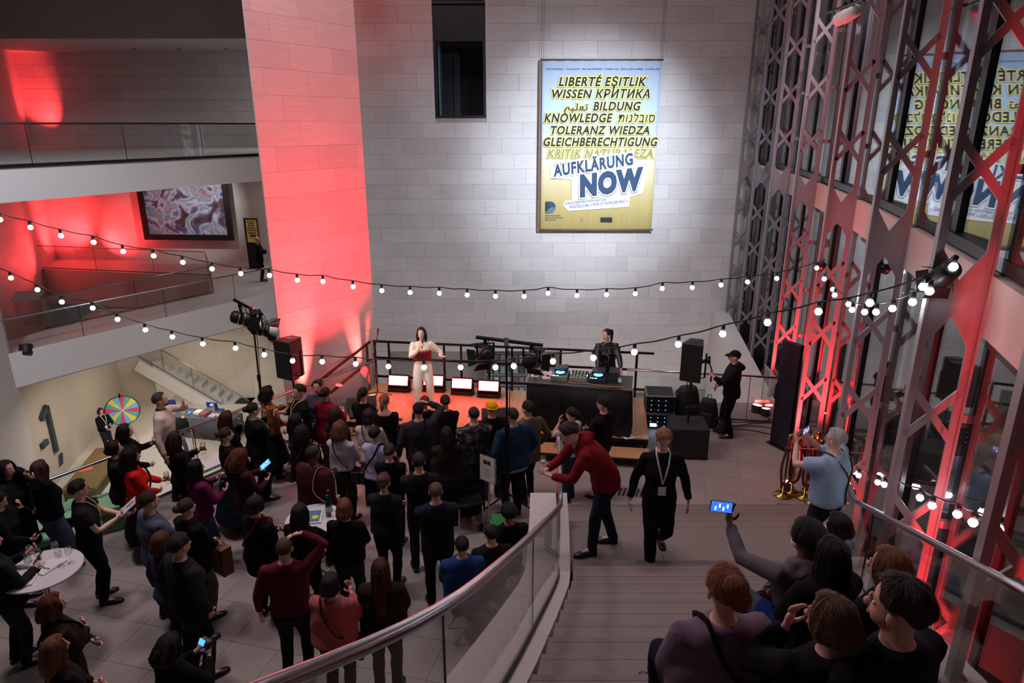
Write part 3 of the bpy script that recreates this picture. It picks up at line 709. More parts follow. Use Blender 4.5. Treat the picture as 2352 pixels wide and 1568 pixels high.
# microphone stand
p0 = at(868, 912, z=ST_Z)
ms = empty('microphone_stand', p0, 0, 'black microphone stand with boom in front of the red pier', 'microphone stand')
MB().tube([(0, 0, .1), (0, 0, 1.0)], .012, 8).obj('pole', BLACKM, ms); mb = MB()
for k in range(3): a_ = k*2.094+.4; mb.tube([(0, 0, .12), (.3*math.cos(a_), .3*math.sin(a_), .01)], .010, 6)
mb.obj('tripod', BLACKM, ms); MB().tube([(-.04, 0, .92), (.07, .1, 1.42)], .009, 8).obj('boom', BLACKM, ms); MB().tube([(.06, .09, 1.36), (.075, .105, 1.50)], [.014, .024], 10).obj('microphone', BLACKP, ms, True)
# wedge monitors
for (a, b, rz_, lab) in ((.30, .35, .5, 'black wedge monitor at the pier end of the stage, glowing red'), (3.05, .18, .2, 'black wedge monitor on the stage edge behind the yellow beanie')):
    o = empty('stage_monitor', S(a, b), SRZ+rz_, lab, 'speaker')
    rg = [[(x, -.2, 0), (x, .22, 0), (x, .2, .30), (x, .06, .34), (x, -.2, .06)] for x in (-.28, .28)]
    MB().loft(rg).obj('cabinet', BLACKP, o); MB().bar((0, -.085, .215), (0, .02, .325), .5, .01).obj('grille', GRILLE, o)

# ================================================================== DJ TABLE
ta_, tb_ = at(1208, 877, z=1.30), at(1452, 895, z=1.30); tdir = (tb_-ta_); TW = tdir.length; trz = math.atan2(tdir.y, tdir.x)
tab = empty('dj_table', (ta_.x, ta_.y, ST_Z), trz, 'black cloth covered DJ table with silver edged top on the stage', 'table')
TD = .72; TH = .95
MB().box((TW/2, TD/2, TH-.02), (TW, TD, .04)).obj('table_top', pmat('dj_top', srgb(52, 52, 54), .5, vary=.15), tab)
mb = MB()
for q0, q1 in (((0, -.004), (TW, -.004)), ((-.004, 0), (-.004, TD)), ((TW+.004, 0), (TW+.004, TD))): MB().bar((q0[0], q0[1], TH-.012), (q1[0], q1[1], TH-.012), .012, .03).obj('edge_profile', STEEL, tab)
def skirt(pts, h, amp=.012, n=60):
    P = [Vector(p) for p in pts]; cum = [0]
    for a, b in zip(P, P[1:]): cum.append(cum[-1]+(b-a).length)
    rings = []
    for i in range(n+1):
        s = cum[-1]*i/n
        for k in range(len(P)-1):
            if s <= cum[k+1]+1e-6: q = P[k].lerp(P[k+1], (s-cum[k])/(cum[k+1]-cum[k])); d = (P[k+1]-P[k]).normalized(); break
        nn = Vector((d.y, -d.x, 0)); o1 = nn*(amp*math.sin(i*1.9)); o2 = nn*(amp*1.8*math.sin(i*1.9)+.02)
        rings.append([q+Vector((0, 0, h)), q+o1*.3+Vector((0, 0, h*.7)), q+o2+Vector((0, 0, .0)), q+o2-nn*.012, q-nn*.012+Vector((0, 0, h*.7)), q-nn*.012+Vector((0, 0, h))])
    return MB().loft(rings)
skirt([(0, TD, 0), (0, 0, 0), (TW, 0, 0), (TW, TD, 0)], TH-.035).obj('table_skirt', BLACKC, tab, True)
for x in (.08, TW-.08):
    for y in (.08, TD-.08): MB().box((x, y, .45), (.05, .05, .9)).obj('leg', BLACKM, tab)
def T(x, y, z=0): v = Matrix.Rotation(trz, 3, 'Z') @ Vector((x, y, TH+z)); return Vector((ta_.x, ta_.y, ST_Z))+v
SILV = pmat('deck_silver', srgb(120, 124, 112), .4, .5); BLUE = emat('deck_blue', (.12, .45, 1), 3.5); LEDW = emat('deck_led', (.9, .95, 1), 3)
DK = pmat('deck_black', srgb(26, 27, 30), .4, .2)
def deck(x, mat, lab):
    o = empty('dj_player', T(x, .38), trz, lab, 'dj player')
    MB().box((0, 0, .045), (.32, .40, .09), taper=.97).obj('body', mat, o, bevel=.006)
    MB().lathe([(.10, .09), (.105, .10), (.10, .112), (.03, .112)], 24, (0, -.03, 0)).obj('jog_wheel', DK, o, True)
    MB().lathe([(.088, .1125), (.088, .116), (.066, .116), (.066, .1125)], 24, (0, -.03, 0)).obj('light_ring', BLUE, o)
    MB().bar((-.12, .15, .105), (.12, .15, .135), .24, .09).obj('screen', DK, o); MB().box((0, .12, .125), (.17, .012, .03)).obj('screen_glow', BLUE, o)
    for k in range(4): MB().box((-.13+.035*k, -.17, .094), (.024, .018, .008)).obj('button', LEDW if k % 2 else BLUE, o)
    MB().box((.13, -.06, .095), (.012, .16, .008)).obj('pitch_slot', DK, o)
    MB().box((.13, -.05, .102), (.025, .014, .014)).obj('pitch_fader', mat, o)
    return o
deck(.60, SILV, 'silver-grey media player deck with blue ring on the DJ table'); deck(1.32, DK, 'black media player deck with blue ring under the DJ\'s hand')
mx = empty('dj_mixer', T(.96, .38), trz, 'silver-grey mixer full of knobs and faders between two decks', 'dj mixer')
MB().box((0, 0, .045), (.34, .40, .09), taper=.98).obj('body', SILV, mx, bevel=.006)
for i in range(5):
    x = -.13+.065*i
    for k in range(4): MB().lathe([(.013, .09), (.010, .112)], 10, (x, .14-.055*k, 0)).obj('knob', DK, mx)
    MB().box((x, -.12, .094), (.008, .09, .006)).obj('fader_slot', DK, mx); MB().box((x, -.10-.03*(i % 3), .102), (.022, .014, .016)).obj('fader', DK, mx)
MB().box((-.155, .02, .094), (.012, .10, .006)).obj('meter', BLUE, mx); MB().box((.155, -.06, .094), (.014, .06, .006)).obj('meter', LEDW, mx)
sb = empty('effects_box', T(1.62, .40), trz, 'small black box with orange sticker at the end of the DJ table', 'box')
MB().box((0, 0, .11), (.2, .3, .22)).obj('body', BLACKP, sb, bevel=.008); MB().box((-.102, 0, .12), (.004, .09, .09), Matrix.Rotation(R(45), 3, 'X')).obj('sticker', pmat('orange', srgb(225, 120, 50), .6), sb)
def bottle(name, loc, label, body, cap_c, h=.30, r=.037, lab_c=None, group=None):
    o = empty(name, loc, random.random()*6, label, 'bottle', group)
    MB().lathe([(r*.8, 0), (r, .012), (r, h*.55), (r*.92, h*.66), (r*.38, h*.84), (r*.36, h*.94)], 16).obj('body', body, o, True)
    MB().lathe([(r*.42, h*.93), (r*.42, h)], 12).obj('cap', cap_c, o)
    if lab_c: MB().lathe([(r*1.015, h*.25), (r*1.015, h*.5)], 16, cap=False).obj('bottle_label', lab_c, o, True)
    return o
PET = gmat('pet_plastic', (.90, .95, .98), 1.5, .05, .06); PINK = pmat('pink_cap', srgb(230, 130, 130), .5); LABW = pmat('label_white', srgb(205, 205, 210), .6, vary=.15, scale=30); GRNG = pmat('green_glass', srgb(20, 70, 42), .12, vary=.1, coat=.4)
bottle('water_bottle', T(1.74, .17), 'clear water bottle with pink cap on the DJ table', PET, PINK, lab_c=LABW)
bottle('water_bottle', S(5.25, .12, ST_Z), 'clear water bottle with pink cap standing on the stage edge', PET, PINK, lab_c=LABW)
def sheet(name, loc, rz_, w_, h_, label, mat=PAPER, cat='paper', t=.003, group=None):
    o = MB().box((0, 0, t/2), (w_, h_, t)).obj(name, mat); o.location = loc; o.rotation_euler = (0, 0, rz_); return tag(o, label, cat, group)
PRINT = pmat('printed_paper', srgb(205, 203, 204), .8, vary=.35, scale=22)
sheet('leaflet', T(.36, .53), .4, .21, .29, 'printed leaflet lying beside the silver deck on the DJ table', PRINT)
sheet('leaflet', T(.33, .33), .1, .15, .2, 'small pinkish card lying on the DJ table', pmat('pink_card', srgb(226, 190, 186), .8))
sheet('leaflet', T(.11, .36), -.3, .15, .13, 'white napkin under a candle glass on the DJ table')
sheet('paper_sheet', S(5.55, .10, ST_Z), .3, .21, .30, 'white sheet of notes on the stage end beside the water bottle')
cg = empty('candle_glass', T(.12, .34, .004), 0, 'small orange candle glass on a napkin on the DJ table', 'candle')
MB().lathe([(.03, 0), (.036, .1), (.032, .1), (.027, .008)], 14).obj('glass_cup', pmat('orange_glass', srgb(235, 150, 110), .2), cg, True); MB().lathe([(.026, .01), (.026, .05)], 12).obj('wax', pmat('wax', srgb(240, 225, 205), .6), cg)
mb = MB(); mb.tube(smooth_path([T(.78, .12, .02), T(.9, .10, .012), T(1.1, .13, .012), T(1.3, .08, .012), T(1.55, .06, .012), T(1.85, .10, .012)], 5), .006, 6)
tag(mb.obj('audio_cable', pmat('orange_cable', srgb(190, 120, 70), .5)), 'orange brown audio cable snaking across the DJ table top', 'cable')

def wineglass_mesh():
    mb = MB(); mb.lathe([(.033, 0), (.033, .003), (.005, .008), (.0042, .085), (.012, .095), (.036, .128), (.038, .150), (.030, .195), (.0285, .195), (.0365, .150), (.0345, .129), (.010, .098)], 16, cap=False)
    return mb.mesh('wine_glass', CLEAR, True)
WG = wineglass_mesh()
WINE = pmat('white_wine', srgb(225, 205, 150), .1, vary=.02)
def wineglass(loc, label, rot=(0, 0, 0), group=None, fill=True):
    o = empty('wine_glass', loc, 0, label, 'glass', group); o.rotation_euler = rot
    link('glass_body', WG, o)
    if fill: MB().lathe([(.009, .099), (.033, .13), (.0355, .14)], 12).obj('drink', WINE, o, True)
    return o
wineglass(T(.22, .60), 'stemmed glass standing at the rear corner of the DJ table'); wineglass(T(.24, .40), 'small stemmed glass beside the leaflet on the DJ table', fill=False)

# ================================================================== SPEAKERS, RACK, CAMERA-SIDE GEAR
def speaker(loc, rz_, label, h=.72, w_=.38, d_=.38):
    o = empty('loudspeaker', loc, rz_, label, 'speaker')
    rg = [[(-w_/2, -d_/2, z), (w_/2, -d_/2, z), (w_/2*.62, d_/2, z), (-w_/2*.62, d_/2, z)] for z in (0, h)]
    MB().loft(rg).obj('cabinet', BLACKP, o, bevel=.012); MB().box((0, -d_/2-.006, h/2), (w_*.92, .012, h*.94)).obj('grille', GRILLE, o)
    MB().box((0, .02, h+.004), (.14, .05, .01)).obj('top_handle', pmat('handle_grey', srgb(80, 78, 80), .5), o)
    mb = MB(); mb.bar((w_/2+.03, .02, .05), (w_/2+.03, .02, h*.72), .03, .012); mb.bar((w_/2+.03, .02, .05), (0, .02, -.02), .03, .012); mb.box((0, 0, -.02), (.2, .12, .04)); mb.obj('bracket', BLACKM, o); return o
sp_ = at(1585, 1056, z=0); sub0 = Vector((sp_.x, sp_.y+.33, 0))
sub = empty('subwoofer', sub0, R(-4), 'black box subwoofer on the floor below the loudspeaker by the cameraman', 'speaker')
MB().box((0, 0, .31), (.68, .64, .60)).obj('cabinet', pmat('sub_coat', srgb(30, 32, 34), .7, vary=.15, bump=.2, bscale=200), sub, bevel=.012)
MB().box((0, -.325, .31), (.62, .012, .54)).obj('grille', GRILLE, sub)
for x in (-.28, .28): 
    for y in (-.26, .26): MB().box((x, y, .006), (.05, .05, .012)).obj('foot', BLACKM, sub)
pole = empty('speaker_pole', (sub0.x, sub0.y+.02, .61), 0, 'black pole rising from the subwoofer', 'pole')
MB().tube([(0, 0, 0), (0, 0, .82)], .019, 10).obj('tube', BLACKM, pole); MB().tube([(0, 0, .36), (0, 0, .44)], .028, 10).obj('collar', BLACKM, pole); MB().tube([(.02, 0, .40), (.07, 0, .40)], .012, 8).obj('knob', BLACKM, pole)
speaker((sub0.x, sub0.y+.02, 1.47), R(-26), 'black loudspeaker on a pole next to the cameraman in cap')
lx = at(672, 862, zc=12.2)
spl = empty('speaker_stand', (lx.x, lx.y, 0), 0, 'black tripod speaker stand hidden among the crowd by the red pier', 'stand')
MB().tube([(0, 0, .1), (0, 0, lx.z-.06)], .019, 10).obj('pole', BLACKM, spl)
for k in range(3): a_ = k*2.094+.3; MB().tube([(0, 0, .55), (.45*math.cos(a_), .45*math.sin(a_), .01)], .012, 6).obj('leg', BLACKM, spl)
speaker((lx.x, lx.y, lx.z-.02), R(-28), 'black loudspeaker in front of the red lit stone pier')
rk = at(1517, 985, z=0.02); rk.y += .3
case = empty('rack_case', (rk.x, rk.y, 0), R(-6), 'lower silver edged equipment rack case with glowing blue display', 'rack case')
ALU = pmat('case_alu', srgb(170, 172, 172), .35, .9); CASEB = pmat('case_black', srgb(34, 36, 36), .6, vary=.1)
def rackcase(o, w_, h_, d_, disp):
    MB().box((0, 0, h_/2), (w_, d_, h_)).obj('shell', CASEB, o)
    for x in (-w_/2, w_/2):
        for z in (0.01, h_-.01): MB().bar((x, -d_/2, z), (x, d_/2, z), .025, .025).obj('edge_profile', ALU, o)
    for z in (.01, h_-.01):
        for y in (-d_/2, d_/2): MB().bar((-w_/2, y, z), (w_/2, y, z), .025, .025).obj('edge_profile', ALU, o)
    nu = max(1, int(h_/.11))
    for k in range(nu):
        MB().box((0, -d_/2-.008, .06+k*(h_-.08)/nu+.02), (w_*.86, .016, (h_-.08)/nu*.86)).obj('rack_unit', DK, o)
        for q in range(6): MB().lathe([(.008, 0), (.007, .012)], 8, (-.18+.07*q, -d_/2-.016, .09+k*(h_-.08)/nu), rot=Matrix.Rotation(R(90), 3, 'X')).obj('knob', ALU if q % 2 else BLUE, o)
    if disp: MB().box((-.12, -d_/2-.018, .10), (.13, .006, .07)).obj('display', emat('rack_display', (.35, .6, 1), 5), o)
rackcase(case, .58, .34, .55, True)
case2 = empty('rack_case', (rk.x, rk.y, .345), R(-6), 'upper silver edged equipment rack case with green-black lid', 'rack case'); rackcase(case2, .56, .38, .55, False)
# backpacks piled behind the subwoofer
PACK = pmat('pack_nylon', srgb(24, 23, 26), .7, vary=.3, scale=20, bump=.3, bscale=40)
def backpack(loc, rz_, label, s=1., tilt=0):
    o = empty('backpack', loc, rz_, label, 'bag'); mb = MB(); rg = []
    for k in range(9):
        t = k/8; wv = (.17*(1-.35*t**3))*s; dv = (.13*(1-.45*t**2))*s
        rg.append([Vector((wv*math.copysign(abs(math.cos(a))**.6, math.cos(a)), dv*math.copysign(abs(math.sin(a))**.6, math.sin(a))-tilt*t*.2, .02+t*.48*s)) for a in [2*PI*j/16 for j in range(16)]])
    mb.loft(rg).obj('body', PACK, o, True); MB().box((0, -.13*s, .16*s), (.24*s, .08*s, .22*s), taper=.8).obj('front_pocket', PACK, o, bevel=.02)
    MB().tube(smooth_path([(-.04, 0, .49*s), (-.03, 0, .55*s), (.03, 0, .55*s), (.04, 0, .49*s)], 3), .008, 6).obj('grab_handle', BLACKM, o)
    for s_ in (-1, 1): MB().tube(smooth_path([(s_*.08, .1*s, .46*s), (s_*.1, .2*s, .3*s), (s_*.1, .12*s, .06*s)], 4), .014, 6).obj('shoulder_strap', PACK, o)
    return o
backpack((rk.x+.62, rk.y+.15, .0), .3, 'black backpack beside the rack cases', 1.55); backpack((rk.x+1.02, rk.y-.05, 0), -.5, 'black rucksack slumped behind the subwoofer', 1.2, .4); backpack((rk.x+1.22, rk.y-.42, 0), .9, 'small dark bag lying on the floor behind the subwoofer', .75, .3)
# cables on the floor towards the facade
for i in range(4):
    pts = [at(1640+q*48, 962+i*8+6*math.sin(q*1.3+i)+q*(1.5+i*.7), z=.012) for q in range(6)]
    tag(MB().tube(smooth_path(pts, 4), .009, 6).obj('power_cable', BLACKM), ('farthest', 'second farthest', 'second nearest', 'nearest')[i]+' of the four black power cables on the floor behind the cameraman', 'cable', 'floor cables by the facade')
# dark upright board
bd_ = at(1795, 1030, z=0)
stl = empty('info_board', (bd_.x, bd_.y+.1, 0), R(-62), 'tall dark navy upright info board in front of a red lattice column', 'sign')
MB().box((0, 0, 1.06), (.42, .10, 2.08)).obj('panel', pmat('board_navy', srgb(30, 33, 44), .4), stl, bevel=.01); MB().box((0, 0, .01), (.5, .2, .02)).obj('foot_plate', DARKFR, stl)
# red pars at the facade
o, t, n = frame_at(13.7)
pp = at(1738, 945, z=.0)
par_can('floor_par', pp, (5.9, 13.9, 5.5), 'red LED par can on the floor beside the pale parapet', energy=0, r=.11, L=.22)
for D_, lab, en, off, ta2 in ((13.7, 'red LED par can behind the dark upright board', 2600, -.32, -.55), (10.6, 'red LED par can at the foot of the column carrying bulbs', 2600, -.30, -.55), (5.12, 'red LED par can at the foot of the wide red column', 3800, .02, -.50), (3.1, 'red LED par can at the foot of the corner column', 3600, .02, -.55), (7.67, 'red LED par can at the foot of the grey lattice column', 300, -.05, -.5)):
    o, t, n = frame_at(D_); q = o+n*off+t*ta2; q.z = .0
    par_can('floor_par', q, o+n*-.03+Vector((0, 0, 4.6)), lab, energy=en, angle=64)

# ================================================================== LIGHTING STANDS
def fresnel(parent_loc, aim, label, energy, color=WHITE, s=1.):
    """theatre fresnel with four barn doors hanging from a clamp"""
    o = empty('stage_spotlight', parent_loc, 0, label, 'stage light'); d = (Vector(aim)-Vector(parent_loc)).normalized(); q = d.to_track_quat('Z', 'Y').to_matrix()
    c = Vector((0, 0, -.24*s))
    MB().lathe([(.05*s, -.17*s), (.095*s, -.14*s), (.105*s, .06*s), (.115*s, .08*s), (.115*s, .11*s), (.09*s, .11*s)], 16, c, rot=q).obj('housing', BLACKM, o, True)
    for k in range(4): MB().lathe([(.108*s, -.10*s+k*.04*s), (.112*s, -.085*s+k*.04*s)], 16, c, rot=q).obj('cooling_fin', STEEL if k % 2 else BLACKM, o)
    MB().lathe([(.085*s, .10*s), (.085*s, .106*s)], 16, c, rot=q).obj('lens', emat('fresnel_lens', (1, .93, .85), 12), o)
    for k in range(4):
        a_ = k*PI/2; f = q @ Matrix.Rotation(a_, 3, 'Z'); p = c+f @ Vector((0, .115*s, .11*s)); p2 = c+f @ Vector((0, .20*s, .24*s)); x = f @ Vector((1, 0, 0))
        nrm = (p2-p).cross(x).normalized()*.002
        MB().add([p-x*.10*s-nrm, p+x*.10*s-nrm, p2+x*.13*s-nrm, p2-x*.13*s-nrm, p-x*.10*s+nrm, p+x*.10*s+nrm, p2+x*.13*s+nrm, p2-x*.13*s+nrm], [(0, 1, 2, 3), (7, 6, 5, 4), (0, 4, 5, 1), (1, 5, 6, 2), (2, 6, 7, 3), (3, 7, 4, 0)]).obj('barn_door', BLACKM, o)
    mb = MB(); sx = q @ Vector((1, 0, 0)); sx.z = 0; sx.normalize()
    for s_ in (-1, 1): mb.bar(c+sx*(s_*.125*s), sx*(s_*.125*s)+Vector((0, 0, -.06*s)), .03*s, .01)
    mb.bar(-sx*.13*s+Vector((0, 0, -.06*s)), sx*.13*s+Vector((0, 0, -.06*s)), .03*s, .012); mb.box((0, 0, -.02), (.05, .05, .09)); mb.obj('yoke', BLACKM, o)
    MB().tube(smooth_path([(0.03, 0, -.05), (.1*s, .05, -.2*s), (.02, .06, .02)], 4), .006, 5).obj('lamp_cable', BLACKM, o)
    if energy: lamp('stage_spotlight_beam', 'SPOT', Vector(parent_loc)+c+d*.14*s, energy, color, aim, .07, 42, .6)
    return o
def tstand(base, top, barA, barB, label):
    o = empty('light_stand', base, 0, label, 'light stand'); b = Vector(base)
    T_ = Vector(top)-b
    MB().tube([(0, 0, .25), (T_.x*.5, T_.y*.5, T_.z*.55)], .022, 10).obj('lower_tube', BLACKM, o); MB().tube([(T_.x*.5, T_.y*.5, T_.z*.55), T_], .016, 10).obj('upper_tube', BLACKM, o)
    MB().tube([(T_.x*.5, T_.y*.5, T_.z*.53), (T_.x*.5, T_.y*.5, T_.z*.57)], .034, 10).obj('collar', BLACKM, o)
    for k in range(3): a_ = k*2.094+.6; MB().tube([(0, 0, .55), (.55*math.cos(a_), .55*math.sin(a_), .015)], .014, 6).obj('leg', BLACKM, o)
    MB().tube([Vector(barA)-b, Vector(barB)-b], .027, 12).obj('cross_bar', BLACKM, o); MB().box(T_, (.07, .07, .12)).obj('clamp', STEEL, o)
    MB().tube(smooth_path([T_+Vector((.02, 0, -.03)), T_+Vector((.05, -.03, -.5)), T_*.6+Vector((.035, -.02, 0)), (.03, -.03, .5)], 6), .006, 5).obj('cable', BLACKM, o)
    return o
cb = at(1166, 1204, z=0); cz = 9.98
ct = at(1163, 783, D=cb.y); ca, cbb = at(1093, 774, D=cb.y+.02), at(1247, 793, D=cb.y-.02)
tstand(cb, ct, ca, cbb, 'tall black light stand with cross bar standing in the middle of the crowd')
sing = Vector((-1.8, 12.9, 1.5)); djp = Vector((1.9, 12.8, 1.7))
fresnel(ca.lerp(cbb, .14)+Vector((0, 0, -.02)), sing, 'black fresnel spotlight on the crossbar end near the singer', 150)
fresnel(ca.lerp(cbb, .83)+Vector((0, 0, -.02)), djp, 'black fresnel spotlight on the crossbar end near the DJ', 130)
lb = at(597, 905, D=11.4); lt = at(578, 712, D=11.4); la, lbb = at(537, 688, D=11.2), at(602, 722, D=11.6)
tstand((lb.x, lb.y, 0), lt, la, lbb, 'tall black light stand between the bridge and the red pier')
fresnel(la.lerp(lbb, .2)+Vector((0, 0, -.02)), (-.8, 13.2, 1.2), 'black spotlight on the outer end of the bar before the bridge', 170, s=1.1)
fresnel(la.lerp(lbb, .92)+Vector((0, 0, -.02)), (.3, 12.9, 1.3), 'black spotlight with open barn doors beside the pier', 170, s=1.15)
# white profile spots on the facade
wb = at(1900, 30, D=10.3); wb2 = at(1985, -2, D=8.3)
tr_ = empty('spot_track', (0, 0, 0), 0, 'dark lighting bar spanning the facade columns at the top', 'lighting bar'); MB().tube([wb, wb2], .02, 8).obj('bar', BLACKM, tr_)
for i, (px, py) in enumerate(((1938, 38), (1952, 33))):
    p = at(px, py, D=9.25-.3*i); o = empty('profile_spot', p, 0, ['white cylindrical spotlight nearer the wall on the facade bar', 'white cylindrical spotlight with red rim on the facade bar'][i], 'stage light')
    d = (Vector((2.6, 19.5, 4.8))-p).normalized(); q = d.to_track_quat('Z', 'Y').to_matrix()
    MB().lathe([(.05, -.16), (.075, -.12), (.075, .12), (.068, .12)], 16, rot=q).obj('housing', pmat('white_housing', srgb(225, 228, 232), .4), o, True); MB().lathe([(.066, .10), (.066, .105)], 16, rot=q).obj('lens', emat('profile_lens', (.85, .93, 1), 40), o)
    MB().bar((0, 0, .05), (0, 0, .16), .03, .02).obj('clamp', BLACKM, o)
# black spotlight clamped on the wide column
cp = at(2172, 628, D=5.0); 
sc_ = empty('facade_spot', cp, 0, 'black spotlight with barn doors clamped to the wide red column', 'stage light')
dq = (at(1700, 1000, z=0)-cp).normalized().to_track_quat('Z', 'Y').to_matrix()
MB().lathe([(.05, -.12), (.075, -.09), (.08, .07), (.085, .09), (.07, .09)], 16, rot=dq).obj('housing', BLACKM, sc_, True)
for k in range(4):
    f = dq @ Matrix.Rotation(k*PI/2, 3, 'Z'); p = f @ Vector((0, .08, .09)); p2 = f @ Vector((0, .13, .19)); x = f @ Vector((1, 0, 0)); nrm = (p2-p).cross(x).normalized()*.002
    MB().add([p-x*.07-nrm, p+x*.07-nrm, p2+x*.09-nrm, p2-x*.09-nrm, p-x*.07+nrm, p+x*.07+nrm, p2+x*.09+nrm, p2-x*.09+nrm], [(0, 1, 2, 3), (7, 6, 5, 4), (0, 4, 5, 1), (1, 5, 6, 2), (2, 6, 7, 3), (3, 7, 4, 0)]).obj('barn_door', BLACKM, sc_)
MB().bar((0, 0, .0), (.10, .06, .12), .03, .02).obj('clamp', BLACKM, sc_)
cp5 = at(1885, 612, D=10.3); s5 = empty('facade_spot', cp5, 0, 'small spotlight on the column where the far bulb string ends', 'stage light')
MB().lathe([(.04, -.1), (.06, -.08), (.065, .07)], 12, rot=dq).obj('housing', BLACKM, s5, True); MB().bar((0, 0, 0), (.08, .1, .1), .03, .02).obj('clamp', BLACKM, s5)

# ================================================================== FESTOON STRINGS
BULB = MB().lathe([(.002, -.062), (.018, -.058), (.030, -.040), (.031, -.028), (.020, -.006), (.014, 0)], 12).mesh('bulb', emat('bulb_glow', (.92, .96, 1), 26), True)
SOCK = MB().lathe([(.017, -.004), (.019, .03), (.017, .052), (.010, .056)], 10).mesh('socket', BLACKP, True)
def festoon(pts, zcs, label, sag=0.0):
    """pts: bulb pixels; zcs: optical depth at both ends and the middle"""
    n = len(pts); P = []
    for i, (x, y) in enumerate(pts):
        t = i/(n-1)*(len(zcs)-1); k = min(int(t), len(zcs)-2); P.append(at(x, y, zc=zcs[k]+(zcs[k+1]-zcs[k])*(t-k)))
    e = empty('festoon_lights', (0, 0, 0), 0, label, 'string lights', 'strings of white bulbs')
    cab = []
    for i, p in enumerate(P):
        cab.append(p+Vector((0, 0, .085)))
        if i < n-1: cab.append(p.lerp(P[i+1], .5)+Vector((0, 0, .085-.012)))
    MB().tube(smooth_path(cab, 3), .007, 6).obj('cable', BLACKM, e)
    for p in P: link('bulb', BULB, e, p+Vector((0, 0, .03))); link('socket', SOCK, e, p+Vector((0, 0, .03)))
S1 = [(-70, 482), (0, 504), (70, 522), (140, 541), (215, 556), (283, 577), (353, 587), (420, 602), (487, 617), (553, 628), (619, 632), (683, 643), (742, 646), (811, 658), (877, 667), (942, 671), (1009, 673), (1073, 677), (1138, 680), (1204, 680), (1259, 673), (1325, 678), (1393, 676), (1459, 674), (1521, 662), (1590, 660), (1656, 654), (1717, 647), (1784, 639), (1876, 615)]
festoon(S1, (8.6, 9.2, 9.4, 9.8), 'far string of white bulbs crossing in front of the pier and wall')
S2 = [(-40, 612), (25, 638), (86, 665), (142, 693), (213, 707), (270, 733), (334, 757), (396, 773), (466, 789), (541, 799), (607, 814), (672, 828), (740, 830), (817, 835), (892, 841), (974, 843), (1058, 843), (1138, 843), (1180, 840), (1270, 829), (1363, 821), (1457, 808), (1558, 790), (1660, 766), (1763, 740), (1880, 715), (1998, 695), (2120, 658), (2190, 612)]
festoon(S2, (9.3, 9.0, 8.2, 6.8, 4.95), 'near string of white bulbs crossing before the singer and DJ')
festoon([(1893, 640), (1913, 664), (1917, 677), (1949, 698), (1957, 711), (1986, 716), (2012, 716), (2050, 708), (2096, 693), (2135, 668)], (9.8, 7.2, 5.1), 'short sagging string of bulbs between two facade columns')
festoon([(1963, 1083), (1972, 1091), (2016, 1107), (2031, 1112), (2052, 1120), (2113, 1142), (2141, 1160), (2199, 1180), (2235, 1199), (2293, 1213)], (8.6, 6.2, 4.3), 'short string of bulbs hanging low beside the steel handrail')

# ================================================================== FAR GALLERY
pp_ = lambda x, y: at(x, y, D=30.25)
fr0, fr1 = pp_(337, 549), pp_(546, 556); zt_p = 4.0
pt_ = empty('painting', ((fr0.x+fr1.x)/2, 30.05, fr0.z), R(-3.2), 'large framed figurative style abstract painting in blue, grey and brown on the gallery wall', 'painting')
pw, ph = fr1.x-fr0.x, zt_p-fr0.z
m, nt, out = new_mat('painting_canvas'); L = nt.links.new
b = N(nt, 'ShaderNodeBsdfPrincipled', Roughness=.5); tc = N(nt, 'ShaderNodeTexCoord'); n1 = N(nt, 'ShaderNodeTexNoise', Scale=1.3, Detail=3.0, Distortion=1.1); L(tc.outputs['Object'], n1.inputs['Vector'])
cr = N(nt, 'ShaderNodeValToRGB'); els = cr.color_ramp.elements; els[0].position = .30; els[0].color = C4(srgb(50, 44, 48)); els[1].position = .75; els[1].color = C4(srgb(190, 188, 200))
for p_, c_ in ((.38, (84, 62, 64)), (.44, (92, 100, 140)), (.5, (186, 186, 206)), (.56, (92, 140, 160)), (.62, (170, 150, 180)), (.68, (120, 98, 96))): q = els.new(p_); q.color = C4(srgb(*c_))
L(n1.outputs[0], cr.inputs[0]); L(cr.outputs[0], b.inputs['Base Color']); L(b.outputs[0], out.inputs[0])
MB().box((0, 0, ph/2), (pw-.3, .05, ph-.3)).obj('canvas', m, pt_)
mb = MB(); fw = .24
for x in (-pw/2+fw/2, pw/2-fw/2): mb.box((x, -.03, ph/2), (fw, .14, ph))
for z in (fw/2, ph-fw/2): mb.box((0, -.03, z), (pw-2*fw, .14, fw))
mb.obj('frame', pmat('frame_black', srgb(20, 18, 20), .4), pt_)
ps = at(588, 603, D=28.6)
po = empty('poster_stand', (ps.x, ps.y, 0), R(-8), 'black upright stand with yellow event poster behind the standing man', 'poster stand')
MB().box((0, 0, 1.1), (.62, .05, 2.1)).obj('panel', BLACKP, po); MB().box((0, 0, .02), (.7, .35, .04)).obj('foot', BLACKM, po)
mb = MB()
for x in (-.31, .31): mb.box((x, -.01, 1.1), (.025, .08, 2.12))
mb.box((0, -.01, 2.16), (.64, .08, .025)).obj('metal_frame', STEEL, po)
MB().box((0, -.03, 1.62), (.48, .006, .95)).obj('poster', pmat('poster_yellow', srgb(222, 200, 110), .7, vary=.03), po)
for i, t_ in enumerate(('LIBERTÉ EŞITLIK', 'WISSEN', 'BILDUNG', 'KNOWLEDGE', 'TOLERANZ WIEDZA', 'GLEICHBERECHTIGUNG')): text(t_, po, 'lettering', INK, .1, (0, -.036, 2.02-i*.075), width=.42 if i > 3 or i == 0 else .3, height=.05, shear=.2, off=.006)
text('AUFKLÄRUNG', po, 'lettering', INK, .1, (0, -.037, 1.54), width=.36, height=.07, off=.008); text('NOW', po, 'lettering', INK, .1, (.04, -.037, 1.42), width=.3, height=.12, off=.01)
